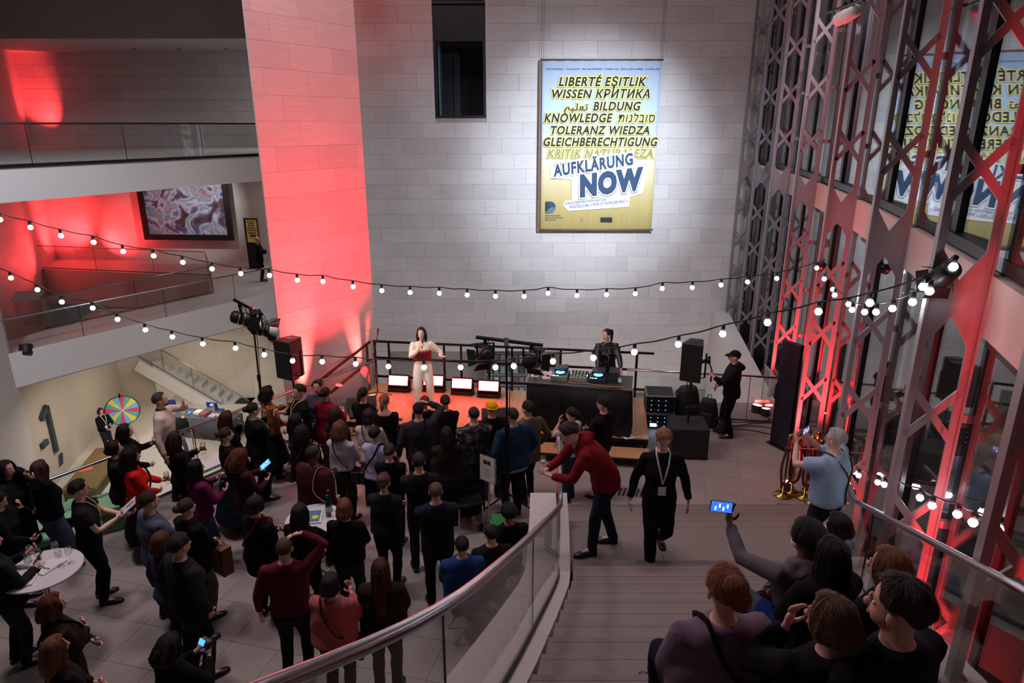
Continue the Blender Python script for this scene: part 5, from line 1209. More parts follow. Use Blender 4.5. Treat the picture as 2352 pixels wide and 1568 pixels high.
    for k, s in enumerate((1, -1)):
        a_ = arms[k]
        if isinstance(a_, str): a_ = ARM[a_]
        tgt, pole, hd, pn_, curl = a_
        mir = Vector((s, 1, 1)); tgt = Vector(tgt)*mir; pole = Vector(pole)*mir; hd = (Vector(hd)*mir).normalized(); pn_ = (Vector(pn_)*mir)
        tgt = tgt+off
        if lean and isinstance(arms[k], str): t_ = U(tgt.x, tgt.y, tgt.z-off.z); tgt = t_; rr = Matrix.Rotation(-chest_a, 3, 'X'); hd = rr @ hd; pn_ = rr @ pn_; pole = rr @ pole
        el, wr_ = ik(sh[k], tgt, UA, FA, pole)
        S0, E0, W0 = sh[k]*H, el*H, wr_*H; ins = (Vector((-s*.03, 0, -.012))+sh[k])*H
        m1 = S0.lerp(E0, .5); m2 = E0.lerp(W0, .35); rf = .92 if fem else 1.0
        bodym.tube([ins, S0, m1, E0, m2, W0], [.030*H*b*rf, .030*H*b*rf, .0265*H*b*rf, .0215*H*rf, .0225*H*rf, .0150*H*rf], 10)
        sleeves.append((ins, S0, m1, E0, m2, W0))
        # hand: palm, four fingers, thumb
        pn_ = (pn_-hd*pn_.dot(hd)).normalized(); side = hd.cross(pn_).normalized()   # thumb side chosen below
        th = side if (side.dot(Vector((-s, .4, .5))) > 0) else -side
        q = Matrix((th, hd, pn_)).transposed(); hsz = H*(.95 if fem else 1.0)
        pc = W0+hd*(.027*hsz)
        bodym.ball(pc, (.0225*hsz, .032*hsz, .0115*hsz), 10, 8, q)
        for fi, (ox, ln) in enumerate(((.0165, .040), (.0055, .045), (-.0055, .042), (-.0155, .033))):
            p0 = pc+th*(ox*hsz)+hd*(.022*hsz); d0 = (hd+th*(ox*3)).normalized(); pts = [p0]; cu = curl*.45
            for sg, fr_ in enumerate((.42, .32, .26)):
                d0 = (d0*math.cos(cu)+pn_*math.sin(cu)).normalized(); pts.append(pts[-1]+d0*(ln*fr_*hsz)); cu = curl*(.85 if sg == 0 else .6)
            fine.tube(pts, [.0058*hsz, .0054*hsz, .0050*hsz, .0040*hsz], 6)
        t0 = pc+th*(.017*hsz)-hd*(.012*hsz); d0 = (th*.9+hd*.55+pn_*.35).normalized(); t1_ = t0+d0*(.020*hsz); d1 = (hd*.85+pn_*(.3+.5*curl)+th*.15).normalized()
        fine.tube([t0, t1_, t1_+d1*(.020*hsz)], [.0075*hsz, .0066*hsz, .0050*hsz], 6)
        info.append((pc+hd*(.02*hsz)+pn_*(.016*hsz), hd, pn_, th))
    # legs
    hips = [Vector((s*.050, 0, .495))+off for s in (1, -1)]; TL, SL = .232, .230
    feet = []
    legpts = []
    for k, s in enumerate((1, -1)):
        if legs: ank, toe, pole = legs[k]; ank = Vector(ank)
        else: ank = Vector((s*(.052 if fem else .06), (stride*.5*s if stride else (.012*s)), .043)); toe = s*12; pole = (s*.12, 1, 0)
        kn, ak = ik(hips[k], ank, TL, SL, pole)
        A0, K0, N0 = hips[k]*H, kn*H, ak*H
        bodym.tube([A0+Vector((0, 0, .02*H)), A0.lerp(K0, .3), A0.lerp(K0, .7), K0, K0.lerp(N0, .35), N0], [.052*H*b, .050*H*b, .040*H, .033*H, .032*H, .020*H], 12)
        legpts.append((A0, K0, N0))
        fd_ = Matrix.Rotation(R(-toe), 3, 'Z') @ Vector((0, 1, 0))
        feet.append((N0, fd_)); bodym.tube([N0+Vector((0, 0, .0)), N0+fd_*.05*H+Vector((0, 0, -.02*H)), N0+fd_*.10*H+Vector((0, 0, -.03*H))], [.02*H, .02*H, .013*H], 8)
    # ---- place: the head top sits on the photograph's pixel
    htop = (hc+hq @ Vector((0, -.006, .060)))*H
    rz_ = 0
    if px is not None:
        for _ in range(3):
            hv = Matrix.Rotation(rz_, 3, 'Z') @ htop
            P = at(px[0], px[1], z=z+htop.z) if D is None else at(px[0], px[1], D=D)
            base = Vector((P.x-hv.x, P.y-hv.y, z))
            if face is None: dx, dy = -1.6-base.x, 12.9-base.y; rz_ = -math.atan2(dx, dy)+R(turn)
            else: rz_ = R(face)
    else: base = Vector(pos); rz_ = R(face or 0)
    root = empty('person', base, rz_, label, 'person'); PEOPLE.append((label, base, h))
    vb, vc = .0185*vox, .0205*vox
    brow = hairmat(hair[1]) if hair[1] else SKIN[skin]
    soft('body', bodym, [SKIN[skin], LIP, EYEW, EYED, brow], root, vb, 3, lambda me, f=fine: append_mesh(me, f))
    sd = len(PEOPLE)*17+3
    # ---- top garment
    tc_, tk = top
    mb = MB(); rg = []
    zmin = hem
    lowrings = []
    if zmin < .455:
        n_ = 4
        for i in range(n_):
            zz = zmin+(.455-zmin)*i/n_; f_ = (.455-zz)/.2
            lowrings.append([U(x, y, zz)*H if not seat else U(x, y, max(zz, .46))*H for x, y in ell((0, -.004), (.098+.02*f_)*b*gx+pad/H, (.076+.016*f_)*b+pad/H)])
    rg = lowrings if not seat else []
    for (zz, rx, ry, dy) in TR:
        if zz < max(zmin, .46) or zz > (.852 if not open_top else open_top): continue
        loose = .92+.16*wide if zz < .74 else 1.0
        rxx = max(rx, .083*(wide if zz < .7 else 1)) if zz < .77 else rx
        rg.append([U(x, y, zz)*H for x, y in ell((0, dy), rxx*loose*b+pad/H, ry*loose*b+pad/H)])
    mb.loft(rg)
    for (ins, S0, m1, E0, m2, W0) in sleeves:
        if sleeve >= .98:
            e = E0.lerp(W0, .94); mb.tube([ins, S0, m1, E0, m2, e], [.034*H*b+pad*.6, .0345*H*b+pad*.7, .030*H*b+pad*.8, .026*H+pad*.8, .024*H+pad*.8, .019*H+pad*.6], 10)
        elif sleeve > .5: e = E0.lerp(W0, (sleeve-.5)*2); mb.tube([ins, S0, m1, E0, e], [.034*H*b+pad*.6, .0345*H*b+pad*.7, .030*H*b+pad*.8, .026*H+pad*.8, .024*H+pad*.6], 10)
        else: e = S0.lerp(E0, max(.2, sleeve*1.6)); mb.tube([ins, S0, e], [.034*H*b+pad*.6, .036*H*b+pad*.8, .034*H*b+pad], 10)
    if hood:
        mb.tube([U(-.06, -.045, .835)*H, U(0, -.085, .815)*H, U(.06, -.045, .835)*H], [.028*H, .040*H, .028*H], 10); mb.tube([U(-.05, .03, .84)*H, U(-.065, -.02, .855)*H, U(0, -.06, .86)*H, U(.065, -.02, .855)*H, U(.05, .03, .84)*H], .020*H, 8)
    if collar == 'roll': mb.tube([npos*H-nd*.005*H, (npos+nd*.028)*H], .041*H, 14)
    soft('top' if tk != 'coat' else 'coat', mb, cloth(tc_, tk), root, vc, 4, wrinkle(.0032 if tk != 'leather' else .005, sd))
    if collar and collar != 'roll':
        q = MB(); ring0 = []; ring1 = []
        for j in range(16):
            t = 2*PI*j/16; ring0.append((npos+Vector((.040*math.cos(t), .040*math.sin(t)-.002, .002)))*H); ring1.append((npos+nd*.024+Vector((.035*math.cos(t), .036*math.sin(t)-.002, .0)))*H)
        r2 = [p*1.0+(Vector((p.x-npos.x*H, p.y-npos.y*H, 0))*.18)+Vector((0, 0, -.012*H)) for p in ring0]
        q.loft([ring1, ring0, r2], cap=False); q.obj('collar', cloth(collar, 'woven'), root, True)
    # ---- legs garment
    lc, lk = low
    if skirt:
        q = MB(); rg = []
        for i in range(7):
            t = i/6; zz = .60-(.60-skirt)*t; f_ = max(0, (.5-zz))*.28; rg.append([(x*H+off.x*H, y*H+off.y*H, (zz+off.z)*H) for x, y in ell((0, -.004), (.088+.018*min(1, t*3)+f_)*b+.006, (.066+.018*min(1, t*3)+f_*.8)*b+.006)])
        soft('skirt', q.loft(rg), cloth(lc, lk), root, vc, 3, wrinkle(.005, sd+1))
    lowc = MB(); n_ = 0
    lp_ = .008*legw
    for (A0, K0, N0) in legpts:
        lowc.tube([A0+Vector((0, 0, .03*H)), A0.lerp(K0, .12), A0.lerp(K0, .6), K0, K0.lerp(N0, .4), N0+(N0-K0).normalized()*.012*H], [.054*H*b+lp_, (.055*b+.002*legw)*H+lp_, .044*H*legw+lp_, .036*H*legw+lp_, .034*H*legw+lp_, .027*H*legw+lp_*1.2], 12)
    hr = []
    for (zz, rx, ry, dy) in TR:
        if zz > .60: break
        hr.append([U(x, y, zz)*H for x, y in ell((0, dy), rx*b+.006, ry*b+.006)])
    if not seat or True: lowc.loft(hr)
    soft('trousers' if not skirt else 'tights', lowc, cloth(lc if not skirt else (24, 23, 26), lk), root, vc, 4, wrinkle(.004, sd+2))
    # ---- shoes
    for (N0, f_) in feet:
        q = MB(); r_ = Vector((f_.y, -f_.x, 0)); g0 = N0+Vector((0, 0, -.040*H))
        secs = ((-.032, .016, .052), (-.022, .021, .055), (.012, .022, .048), (.05, .024, .036), (.085, .026, .028), (.112, .020, .022), (.124, .008, .014))
        q.loft([[g0+f_*(l*H)+r_*(wv*H*math.cos(t))+Vector((0, 0, max(.0, hh*H*(.5+.5*math.sin(t))))) for t in [2*PI*j/10 for j in range(10)]] for l, wv, hh in secs])
        sh_ = q.obj('shoe', cloth(shoe, 'leather'), root, True)
        MB().loft([[g0+f_*(l*H)+r_*(wv*1.06*H*s_)+Vector((0, 0, zz)) for s_, zz in ((-1, .0), (1, .0), (1, .012), (-1, .012))] for l, wv, hh in secs]).obj('sole', RUB, sh_)
    # ---- hair
    make_hair(root, hair, HP, hq, H, sd, U, strands)
    if glasses:
        q = MB()
        for s in (-1, 1):
            q.tube([HP(s*.018+.012*math.cos(t), .054, -.010+.010*math.sin(t)) for t in [2*PI*j/10 for j in range(11)]], .0012*H, 4); q.tube([HP(s*.030, .053, -.006), HP(s*.046, .0, -.008)], .0012*H, 4)
        q.tube([HP(-.006, .055, -.008), HP(.006, .055, -.008)], .0012*H, 4).obj('glasses', BLACKP, root)
    if beard:
        q = MB(); q.ball(HP(0, .026, -.048), (.031*H, .029*H, .022*H), 12, 8, hq); q.obj('beard', hairmat(beard if isinstance(beard, tuple) else hair[1]), root, True)
    for ex in extras:
        kind = ex[0]
        if kind == 'lanyard':
            for s in (-1, 1): MB().tube([U(s*.036, -.03, .858)*H, U(s*.044, .035, .845)*H, U(s*.032, BD(.79)+.004, .79)*H, U(s*.014, BD(.72)+.004, .72)*H, U(0, BD(.655)+.008, .655)*H], .006*H, 6, flat=.35).obj('lanyard', cloth(ex[1], 'woven'), root)
            MB().box(U(0, BD(.61)+.008, .605)*H, (.05*H, .004, .062*H)).obj('badge', PAPER, root)
        elif kind == 'strap':   # diagonal bag strap over the back and front
            s = ex[2] if len(ex) > 2 else 1; xw = .10*b+pad/H
            MB().tube(smooth_path([U(x, y, zz)*H for x, y, zz in ((-s*xw, .03, .56), (-s*.07, -BD(.62), .62), (-s*.02, -BD(.70), .70), (s*.03, -BD(.77)-.002, .77), (s*.058, -.03, .848+pad/H), (s*.05, BD(.79)-.004, .80), (0, BD(.71)+.010, .71), (-s*.065, BD(.62), .62), (-s*xw, .03, .56))], 3), .009*H, 6, flat=.4).obj('bag_strap', cloth(ex[1], 'woven'), root)
            if len(ex) > 3:
                q = U(-s*(xw+.03), -.0, .50)*H; MB().box(q, (.09*H, .13*H, .12*H), taper=.9).obj('shoulder_bag', cloth(ex[1], 'leather'), root, bevel=.012)
        elif kind == 'tote':
            s = ex[2]; w_ = pad/H; c_ = cloth(ex[1], 'woven')
            MB().tube(smooth_path([U(s*.125*b, -BD(.62)*.7, .62)*H, U(s*.09, -BD(.72)-.004, .72)*H, U(s*.075, -.03, .848+w_)*H, U(s*.085, BD(.75), .75)*H, U(s*.125*b, .05, .60)*H], 3), .006*H, 6, flat=.4).obj('bag_strap', c_, root); MB().box(U(s*.155, 0, .50)*H, (.03*H, .17*H, .22*H), taper=.92).obj('tote_bag', c_, root, bevel=.015)
        elif kind == 'stripes':
            for (zz, rr) in ((ex[2], 1.03), (ex[2]+.014, 1.03)):
                MB().tube([U(x, y, zz)*H for x, y in ell((0, .0), .103*b*rr+pad/H, .078*b*rr+pad/H, n=24)]+[U(*ell((0, 0), .103*b*rr+pad/H, .078*b*rr+pad/H, n=24)[0], zz)*H], .0028*H, 5).obj('rib_stripe', cloth(ex[1], 'woven'), root)
        elif kind == 'patch':
            MB().box(U(*ex[2])*H, (ex[3]*H, .02*H, ex[4]*H), Matrix.Rotation(R(ex[5]), 3, 'Y')).obj('sleeve_patch', cloth(ex[1], 'woven'), root, bevel=.004)
        elif kind == 'suspenders':
            for s in (-1, 1): MB().tube(smooth_path([U(x, y, zz)*H for x, y, zz in ((s*.05, BD(.55), .55), (s*.06, BD(.68)+.004, .68), (s*.062, .03, .845+pad/H), (s*.058, -BD(.79), .79), (0, -BD(.70)-.003, .70))], 3), .007*H, 6, flat=.35).obj('suspender', cloth(ex[1], 'woven'), root)
            MB().tube([U(0, -BD(.71)-.003, .71)*H, U(0, -BD(.62)-.003, .62)*H, U(0, -BD(.54), .54)*H], .008*H, 6, flat=.35).obj('suspender', cloth(ex[1], 'woven'), root)
        elif kind == 'mask':
            MB().ball(HP(0, .030, -.040), (.034*H, .030*H, .024*H), 12, 8, hq).obj('face_mask', PAPER, root, True)
        elif kind == 'backpack':
            MB().ball(U(0, -.13*b, .70)*H, (.075*H, .05*H, .12*H), 14, 10).obj('backpack', cloth(ex[1], 'leather'), root, True)
        elif kind == 'print':
            MB().tube([U(x, BD(zz)+.008, zz)*H for x, zz in ((.0, .78), (-.02, .74), (.015, .72), (-.015, .68), (.0, .63), (.03, .628))], .0035*H, 5, flat=.4).obj('shirt_print', PAPER, root)
        elif kind == 'band':   # colour block round the chest
            MB().loft([[U(x, y, zz)*H for x, y in ell((0, .008), (.094)*b+pad/H+.006, BD(zz)+.002)] for zz in ex[2]]).obj('chest_panel', cloth(ex[1], 'knit'), root, True)
        elif kind == 'headset':
            MB().tube([HP(-.048, 0, -.01), HP(-.04, 0, .045), HP(0, 0, .064), HP(.04, 0, .045), HP(.048, 0, -.01)], .006*H, 6).obj('headphones', BLACKP, root)
        elif kind == 'clip': MB().tube([HP(-.03, -.058, .01), HP(0, -.07, .016), HP(.03, -.058, .01)], .006*H, 6).obj('hair_clip', BLACKP, root)
    M = Matrix.Translation(base) @ Matrix.Rotation(rz_, 4, 'Z'); M3 = M.to_3x3()
    return [(M @ p, M3 @ hd, M3 @ pn_, M3 @ th) for p, hd, pn_, th in info], base, rz_

def make_hair(root, hair, HP, hq, H, sd, U, dense=1.):
    kind = hair[0]
    if kind in ('beanie', 'cap') or (kind == 'bald' and hair[1] is None):
        pass
    rg_ = np.random.default_rng(sd); ph = rg_.uniform(0, 6.28, 6)
    n, m = 64, 18
    colr = rg_.normal(0, 1, n); colr = (colr+.6*np.roll(colr, 1))*.012; jit = rg_.normal(0, 1, (n, m+1))*.010
    def shell(th, tmax, amp=.0, drop=None, freq=9., curl=0., part=False):
        V = []; F_ = []
        for j in range(n):
            a = 2*PI*j/n; az = abs((a+PI) % (2*PI)-PI)      # 0 = front
            tm = tmax(az); L = drop(az) if drop else 0
            for i in range(m+1):
                u = i/m
                if L > 0:
                    us = .42
                    if u <= us: t = (u/us)*min(tm, R(98)); dn = 0
                    else: t = min(tm, R(98)); dn = (u-us)/(1-us)*L
                else: t = u*tm; dn = 0
                k = 1+th; x, y, zz = math.sin(t)*math.sin(a), math.sin(t)*math.cos(a), math.cos(t)
                wob = amp*(math.sin(freq*a+3*t+ph[0])+.6*math.sin(freq*2.3*a-2*t+ph[1]))
                wob += (colr[j]+jit[j][i]*(1.5 if curl or amp > .0055 else .5))*(.35 if amp < .0011 else 1)*.1*min(1, t/.4)
                if curl: wob += curl*(math.sin(31*x+19*zz*3+ph[2]+dn*60)*math.sin(27*y+23*zz+ph[3]+dn*50))
                X, Y, Z = x*.0445*(k+wob*10), -.006+y*.0555*(k+wob*10), .004+zz*.0525*k
                if dn:
                    fl = 1+.10*math.sin(min(1, dn/max(L, .01))*PI)*1.2+wob*6; X *= fl; Y = Y*fl-(.004 if az > 1.6 else 0)-dn*.10*(1 if az > 1.2 else .0); Z -= dn
                if i == m: X *= .93; Y = Y*.93
                V.append(HP(X, Y, Z) if not (dn > .10 and drop) else HP(X, Y, Z))
        for j in range(n):
            for i in range(m):
                a0, a1 = j*(m+1)+i, ((j+1) % n)*(m+1)+i; F_.append((a0, a0+1, a1+1, a1))
        return V, F_
    def strands(V, count, lift=.004, wid=.0016, wave=0.):
        'loose locks that break the outline: thin ribbons running along the comb direction'
        G = np.array([tuple(p) for p in V]).reshape(n, m+1, 3); ctr = np.array(tuple(HP(0, -.01, -.01))); out = MB()
        for _ in range(int(count)):
            j = rg_.uniform(0, n); i0 = rg_.uniform(0, m*.55); L = rg_.uniform(.35, .6)*m; k = 6; dj = rg_.normal(0, 1.2); lf = abs(rg_.normal(0, 1))*lift; phs = rg_.uniform(0, 6.28); P = []
            for q_ in range(k):
                u = q_/(k-1); ii = min(m-.51, i0+L*u); jj = (j+dj*u) % n; a, b_ = int(jj), int(ii); fa, fb = jj-a, ii-b_
                p = (G[a, b_]*(1-fb)+G[a, b_+1]*fb)*(1-fa)+(G[(a+1) % n, b_]*(1-fb)+G[(a+1) % n, b_+1]*fb)*fa
                d = p-ctr; d[2] *= .4; d /= np.linalg.norm(d)+1e-9; P.append(p+d*(.0015+lf*(.25+u)+wave*math.sin(u*9+phs)))
            P = np.array(P); tg = P[-1]-P[0]; sd_ = np.cross(tg, P[k//2]-ctr); sd_ /= np.linalg.norm(sd_)+1e-9
            w_ = np.array([wid*(1-.75*(q_/(k-1))**2) for q_ in range(k)])[:, None]
            if wave: P = P+sd_*(wave*np.cos(np.linspace(0, 9, k)+phs))[:, None]
            A, B_ = P-sd_*w_, P+sd_*w_
            out.add([tuple(x) for x in np.vstack((A, B_))], [(q_, q_+1, k+q_+1, k+q_) for q_ in range(k-1)])
        return out.v, out.f
    def sm(a, lo, hi): t = max(0, min(1, (a-lo)/(hi-lo))); return t*t*(3-2*t)
    tshort = lambda az: R(50)+R(40)*sm(az, .5, 1.15)+R(32)*sm(az, 1.6, 2.5)
    q = MB(); col = hair[1]
    if kind == 'short': V, F_ = shell(.12, tshort, .0030); q.add(V, F_)
    elif kind == 'thick': V, F_ = shell(.17, tshort, .0060, freq=7); q.add(V, F_)
    elif kind == 'crop': V, F_ = shell(.05, tshort, .0012); q.add(V, F_)
    elif kind == 'afro': V, F_ = shell(.34, lambda az: R(55)+R(50)*sm(az, .5, 1.2)+R(15)*sm(az, 1.5, 2.6), .003, curl=.009); q.add(V, F_)
    elif kind == 'fringe':      # balding: hair at sides and back only
        V, F_ = shell(.09, lambda az: R(4)+R(96)*sm(az, 1.0, 1.5)+R(22)*sm(az, 1.6, 2.6), .002); q.add(V, F_)
    elif kind in ('bob', 'long', 'curly', 'wavy'):
        Ln = hair[2] if len(hair) > 2 else {'bob': .065, 'long': .16, 'curly': .12, 'wavy': .13}[kind]
        dr = lambda az: Ln*sm(az, .85, 1.25)*(1-.12*sm(az, 2.0, 3.1)) if az > .85 else 0
        tm = lambda az: R(48)+R(50)*sm(az, .55, 1.1)
        V, F_ = shell(.17 if kind != 'curly' else .30, tm, {'bob': .0028, 'long': .0036, 'curly': .003, 'wavy': .0060}[kind], dr, curl={'curly': .012, 'wavy': .004}.get(kind, 0)); q.add(V, F_)
    elif kind in ('bun', 'topbun', 'pony', 'updo'):
        V, F_ = shell(.10, lambda az: R(50)+R(50)*sm(az, .5, 1.15)+R(18)*sm(az, 1.5, 2.6), .0028, freq=11); q.add(V, F_)
        if kind == 'bun': q.ball(HP(0, -.075, .012), (.028*H, .022*H, .026*H), 12, 9, hq)
        elif kind == 'updo': q.ball(HP(0, -.050, .035), (.036*H, .034*H, .032*H), 14, 10, hq); q.ball(HP(.012, -.066, .005), (.028*H, .024*H, .032*H), 12, 9, hq)
        elif kind == 'topbun': q.ball(HP(0, -.03, .066), (.026*H, .026*H, .024*H), 12, 9, hq)
        else:
            Ln = hair[2] if len(hair) > 2 else .10
            q.tube([HP(0, -.056, .03), HP(0, -.082, .028), HP(.006, -.092, -.01), HP(.004, -.088, -.01-Ln*.6), HP(-.004, -.080, -.01-Ln)], [.012*H, .017*H, .020*H, .017*H, .006*H], 10)
    elif kind == 'beanie':
        V, F_ = shell(.20, lambda az: R(72)+R(10)*sm(az, 1, 2.4), .001); b_ = MB(); b_.add(V, F_); b_.obj('beanie', cloth(hair[2], 'knit'), root, True)
        rim = [HP(.0445*1.27*math.sin(2*PI*j/24)*.98, -.006+.0555*1.25*math.cos(2*PI*j/24)*.98, .004+.014-.008*(1-math.cos(2*PI*j/24))) for j in range(25)]
        MB().tube(rim, .009*H, 8).obj('beanie_cuff', cloth(hair[2], 'knit'), root, True)
        V, F_ = shell(.07, tshort, .0012); q.add(V, F_)
    elif kind == 'cap':
        V, F_ = shell(.16, lambda az: R(74)+R(12)*sm(az, 1, 2.4), .0006); b_ = MB(); b_.add(V, F_); b_.obj('cap', cloth(hair[2], 'woven'), root, True)
        pts = [[HP(.044*math.sin(t)*(1+.12*r_), .004+.052*math.cos(t)*(1.05+.85*r_), .018-.016*r_*r_+dz) for t in [(-1.15+2.3*j/8) for j in range(9)]] for r_, dz in ((0, 0), (.5, .002), (1, 0), (1, -.004), (.5, -.003), (0, -.005))]
        v_ = [p for r_ in pts for p in r_]; MB().add(v_, [(i*9+j, i*9+j+1, ((i+1) % 6)*9+j+1, ((i+1) % 6)*9+j) for i in range(6) for j in range(8)]).obj('cap_brim', cloth(hair[2], 'woven'), root, True)
        V, F_ = shell(.06, tshort, .001); q.add(V, F_)
    if q.v and kind not in ('crop', 'beanie', 'cap'):
        cnt = {'short': 320, 'thick': 380, 'fringe': 160, 'afro': 520, 'curly': 620, 'wavy': 460, 'long': 420, 'bob': 360}.get(kind, 300)*dense
        lf, wv_ = {'thick': (.006, .0015), 'afro': (.006, .005), 'curly': (.009, .008), 'wavy': (.005, .003), 'updo': (.008, .003), 'short': (.004, 0)}.get(kind, (.003, 0))
        sv, sf = strands(V, cnt, lf, .0017 if dense < 2 else .0012, wv_); q.add(sv, sf)
        for (bc, br) in {'bun': [((0, -.075, .012), (.028, .022, .026))], 'updo': [((0, -.050, .035), (.036, .034, .032)), ((.012, -.066, .005), (.028, .024, .032))], 'topbun': [((0, -.03, .066), (.026, .026, .024))]}.get(kind, []):
            G_ = [HP(bc[0]+br[0]*math.sin(PI*i/m)*math.sin(2*PI*j/n), bc[1]+br[1]*math.sin(PI*i/m)*math.cos(2*PI*j/n), bc[2]+br[2]*math.cos(PI*i/m)) for j in range(n) for i in range(m+1)]
            sv, sf = strands(G_, 70*dense, .006, .0016 if dense < 2 else .0012, .003); q.add(sv, sf)
    if q.v: q.obj('hair', hairmat(col), root, True)
# ------------------------------------------------------------------ held things
def phone(hand, label, on=True, s=1., col=(60, 130, 210), flip=False):
    p, hd, pn_, th = hand; up = (hd-pn_*hd.dot(pn_)).normalized(); x = th if not flip else -th
    nz = pn_.normalized(); ux = up.cross(nz).normalized(); q = Matrix((ux, up, nz)).transposed().to_4x4(); q.translation = p+nz*.004+up*.03
    o = empty('smartphone', (0, 0, 0), 0, label, 'phone'); o.matrix_world = q
    MB().box((0, 0, 0), (.075*s, .155*s, .009)).obj('case', BLACKP, o, bevel=.003)
    MB().box((0, 0, .006), (.068*s, .145*s, .002)).obj('screen', emat('screen_%d_%d_%d' % col, srgb(*col), 2.2) if on else DK, o)
    if on:
        for k in range(4): MB().box((-.012+.02*(k % 2), .045-.03*k, .0075), (.028, .012, .001)).obj('screen_line', emat('screen_white', (.8, .9, 1), 2.0), o)
    return o
def held_glass(hand, label, fill=True): p, hd, pn_, th = hand; return wineglass(p+Vector((0, 0, -.075)), label, fill=fill)
K, BLK, NAV = 'knit', (15, 14, 16), (26, 29, 42)
JEAN, DKJ = ((52, 62, 84), 'denim'), ((30, 34, 46), 'denim')
BLKT = ((16, 16, 18), 'woven')
Wv = 'woven'
def P(*a, **k): return person(*a, **k)[0]

# ---- on the stage
hs = P((967, 752), 'singer in cream and dark red top and white trousers holding a microphone on stage', 1.70, ST_Z, face=188, arms=('mic', 'offer'), hair=('wavy', (46, 26, 22), .13), skin='fair', top=((232, 216, 200), K), low=((236, 228, 216), Wv), legw=1.22, fem=True, hem=.60, legs=(((.095, .03, .043), 14, (.2, 1, 0)), ((-.085, -.04, .043), -14, (-.2, 1, 0))), look=-10, extras=(('band', (128, 34, 36), (.615, .66, .70, .735)), ('band', (190, 140, 104), (.735, .752))), shoe=(230, 225, 220))
p, hd, pn_, th = hs[0]
mi = empty('microphone', p, 0, 'black handheld microphone in the hand of the singer', 'microphone'); md = Vector((.02, .06, .2)).normalized(); b0 = -md*.07
MB().tube([b0, b0+md*.15], [.012, .016], 10).obj('handle', BLACKP, mi, True); MB().ball(b0+md*.17, .026, 12, 8).obj('grille', pmat('mic_grille', srgb(90, 90, 94), .4, .8, bump=.4, bscale=400), mi, True)
P((1395, 755), 'DJ in black jacket with dark red sleeves behind the decks, smiling sideways', 1.70, ST_Z, face=182, arms=('table', 'table'), hair=('pony', (44, 26, 22), .11), top=((24, 22, 24), 'leather'), low=BLKT, fem=True, hem=.47, look=-55, extras=(('print',), ('patch', (110, 28, 34), (.135, .02, .735), .028, .11, 8), ('patch', (110, 28, 34), (-.135, .02, .735), .028, .11, -8)), wide=1.1)

# ---- cameraman
hc_ = P((1690, 805), 'cameraman in black jacket and cap holding a camera gimbal', 1.78, 0, face=78, arms=('clasp', ((.03, .20, .69), (.7, -.3, -1), (-.3, .6, .6), (-1, 0, .1), 1.0)), hair=('cap', (30, 26, 24), (26, 25, 28)), top=((22, 22, 25), 'coat'), low=BLKT, hem=.46, hood=True, wide=1.15, stride=.06)
g = hc_[1][0]; gb = empty('camera_gimbal', g, R(80), 'black video camera on a hand-held gimbal', 'camera')
MB().tube([(0, 0, -.16), (0, 0, .08)], .018, 10).obj('grip', BLACKP, gb, True); MB().tube(smooth_path([(0, 0, .08), (-.07, .02, .13), (-.08, .05, .20), (0, .06, .24)], 4), .014, 8).obj('gimbal_arm', BLACKP, gb, True)
MB().box((0, .08, .27), (.13, .07, .095), Matrix.Rotation(R(-12), 3, 'X')).obj('camera_body', BLACKP, gb, bevel=.01); MB().tube([(0, .10, .265), (0, .25, .235)], [.036, .042], 14).obj('camera_lens', BLACKP, gb, True); MB().box((0, .07, .335), (.05, .05, .04)).obj('viewfinder', BLACKP, gb)

# ---- landing
hr_, rb_, rr_ = person(None, 'man in dark red hoodie leaning on the curved handrail', 1.80, pos=(1.06, 6.85, LZ), face=97, lean=50, arms=(((.035, .37, .585), (.9, -.4, -.6), (-.6, .75, .1), (-.5, -.2, .8), .8), ((.035, .35, .575), (.9, -.3, -.6), (-.6, .75, .1), (-.5, -.2, .8), .8)), hair=('thick', (60, 36, 26)), top=((118, 18, 26), K), low=((30, 36, 50), 'denim'), shoe=(34, 40, 58), hem=.47, hood=True, legs=(((.06, -.09, .043), 10, (.1, 1, 0)), ((-.055, .08, .043), -8, (-.1, 1, 0))), nod=6, bulk=1.05, wide=1.2)
held_glass((hr_[1][0]+Vector((-.03, .03, .05)),)+hr_[1][1:], 'wine glass held over the handrail by the man in red hoodie')
P((1527, 992), 'woman in black shirt and lanyard walking up the steps', 1.68, LZ, face=176, arms=('down', 'down'), hair=('thick', (168, 116, 78)), top=(BLK, Wv), low=BLKT, fem=True, hem=.45, nod=28, legs=(((.045, .10, .043), 6, (.1, 1, 0)), ((-.05, -.15, .12), -6, (-.1, 1, 0))), extras=(('lanyard', (205, 200, 190)),), wide=1.0, legw=1.1)
hw = P((1925, 984), 'white haired man in light blue shirt and braces photographing with his phone', 1.74, LZ, face=42, arms=(((.055, .19, .86), (.9, .0, -.8), (-.4, .3, .9), (-.2, -.9, .1), .7), ((.055, .21, .85), (.9, .0, -.8), (-.4, .3, .9), (-.2, -.9, .1), .7)), hair=('short', (215, 210, 206)), top=((150, 176, 206), Wv), low=((32, 36, 50), 'denim'), sleeve=.42, hem=.50, glasses=True, extras=(('suspenders', (96, 66, 50)),), bulk=1.18, wide=1.25, legw=1.2)
phone((hw[0][0].lerp(hw[1][0], .5)+Vector((0, 0, .03)), Vector((.4, -.5, .8)).normalized().cross(Vector((.67, -.74, 0))).normalized(), Vector((.65, -.75, .1)).normalized(), hw[0][3]), 'phone raised by the white haired man', True, 1., (90, 80, 130))

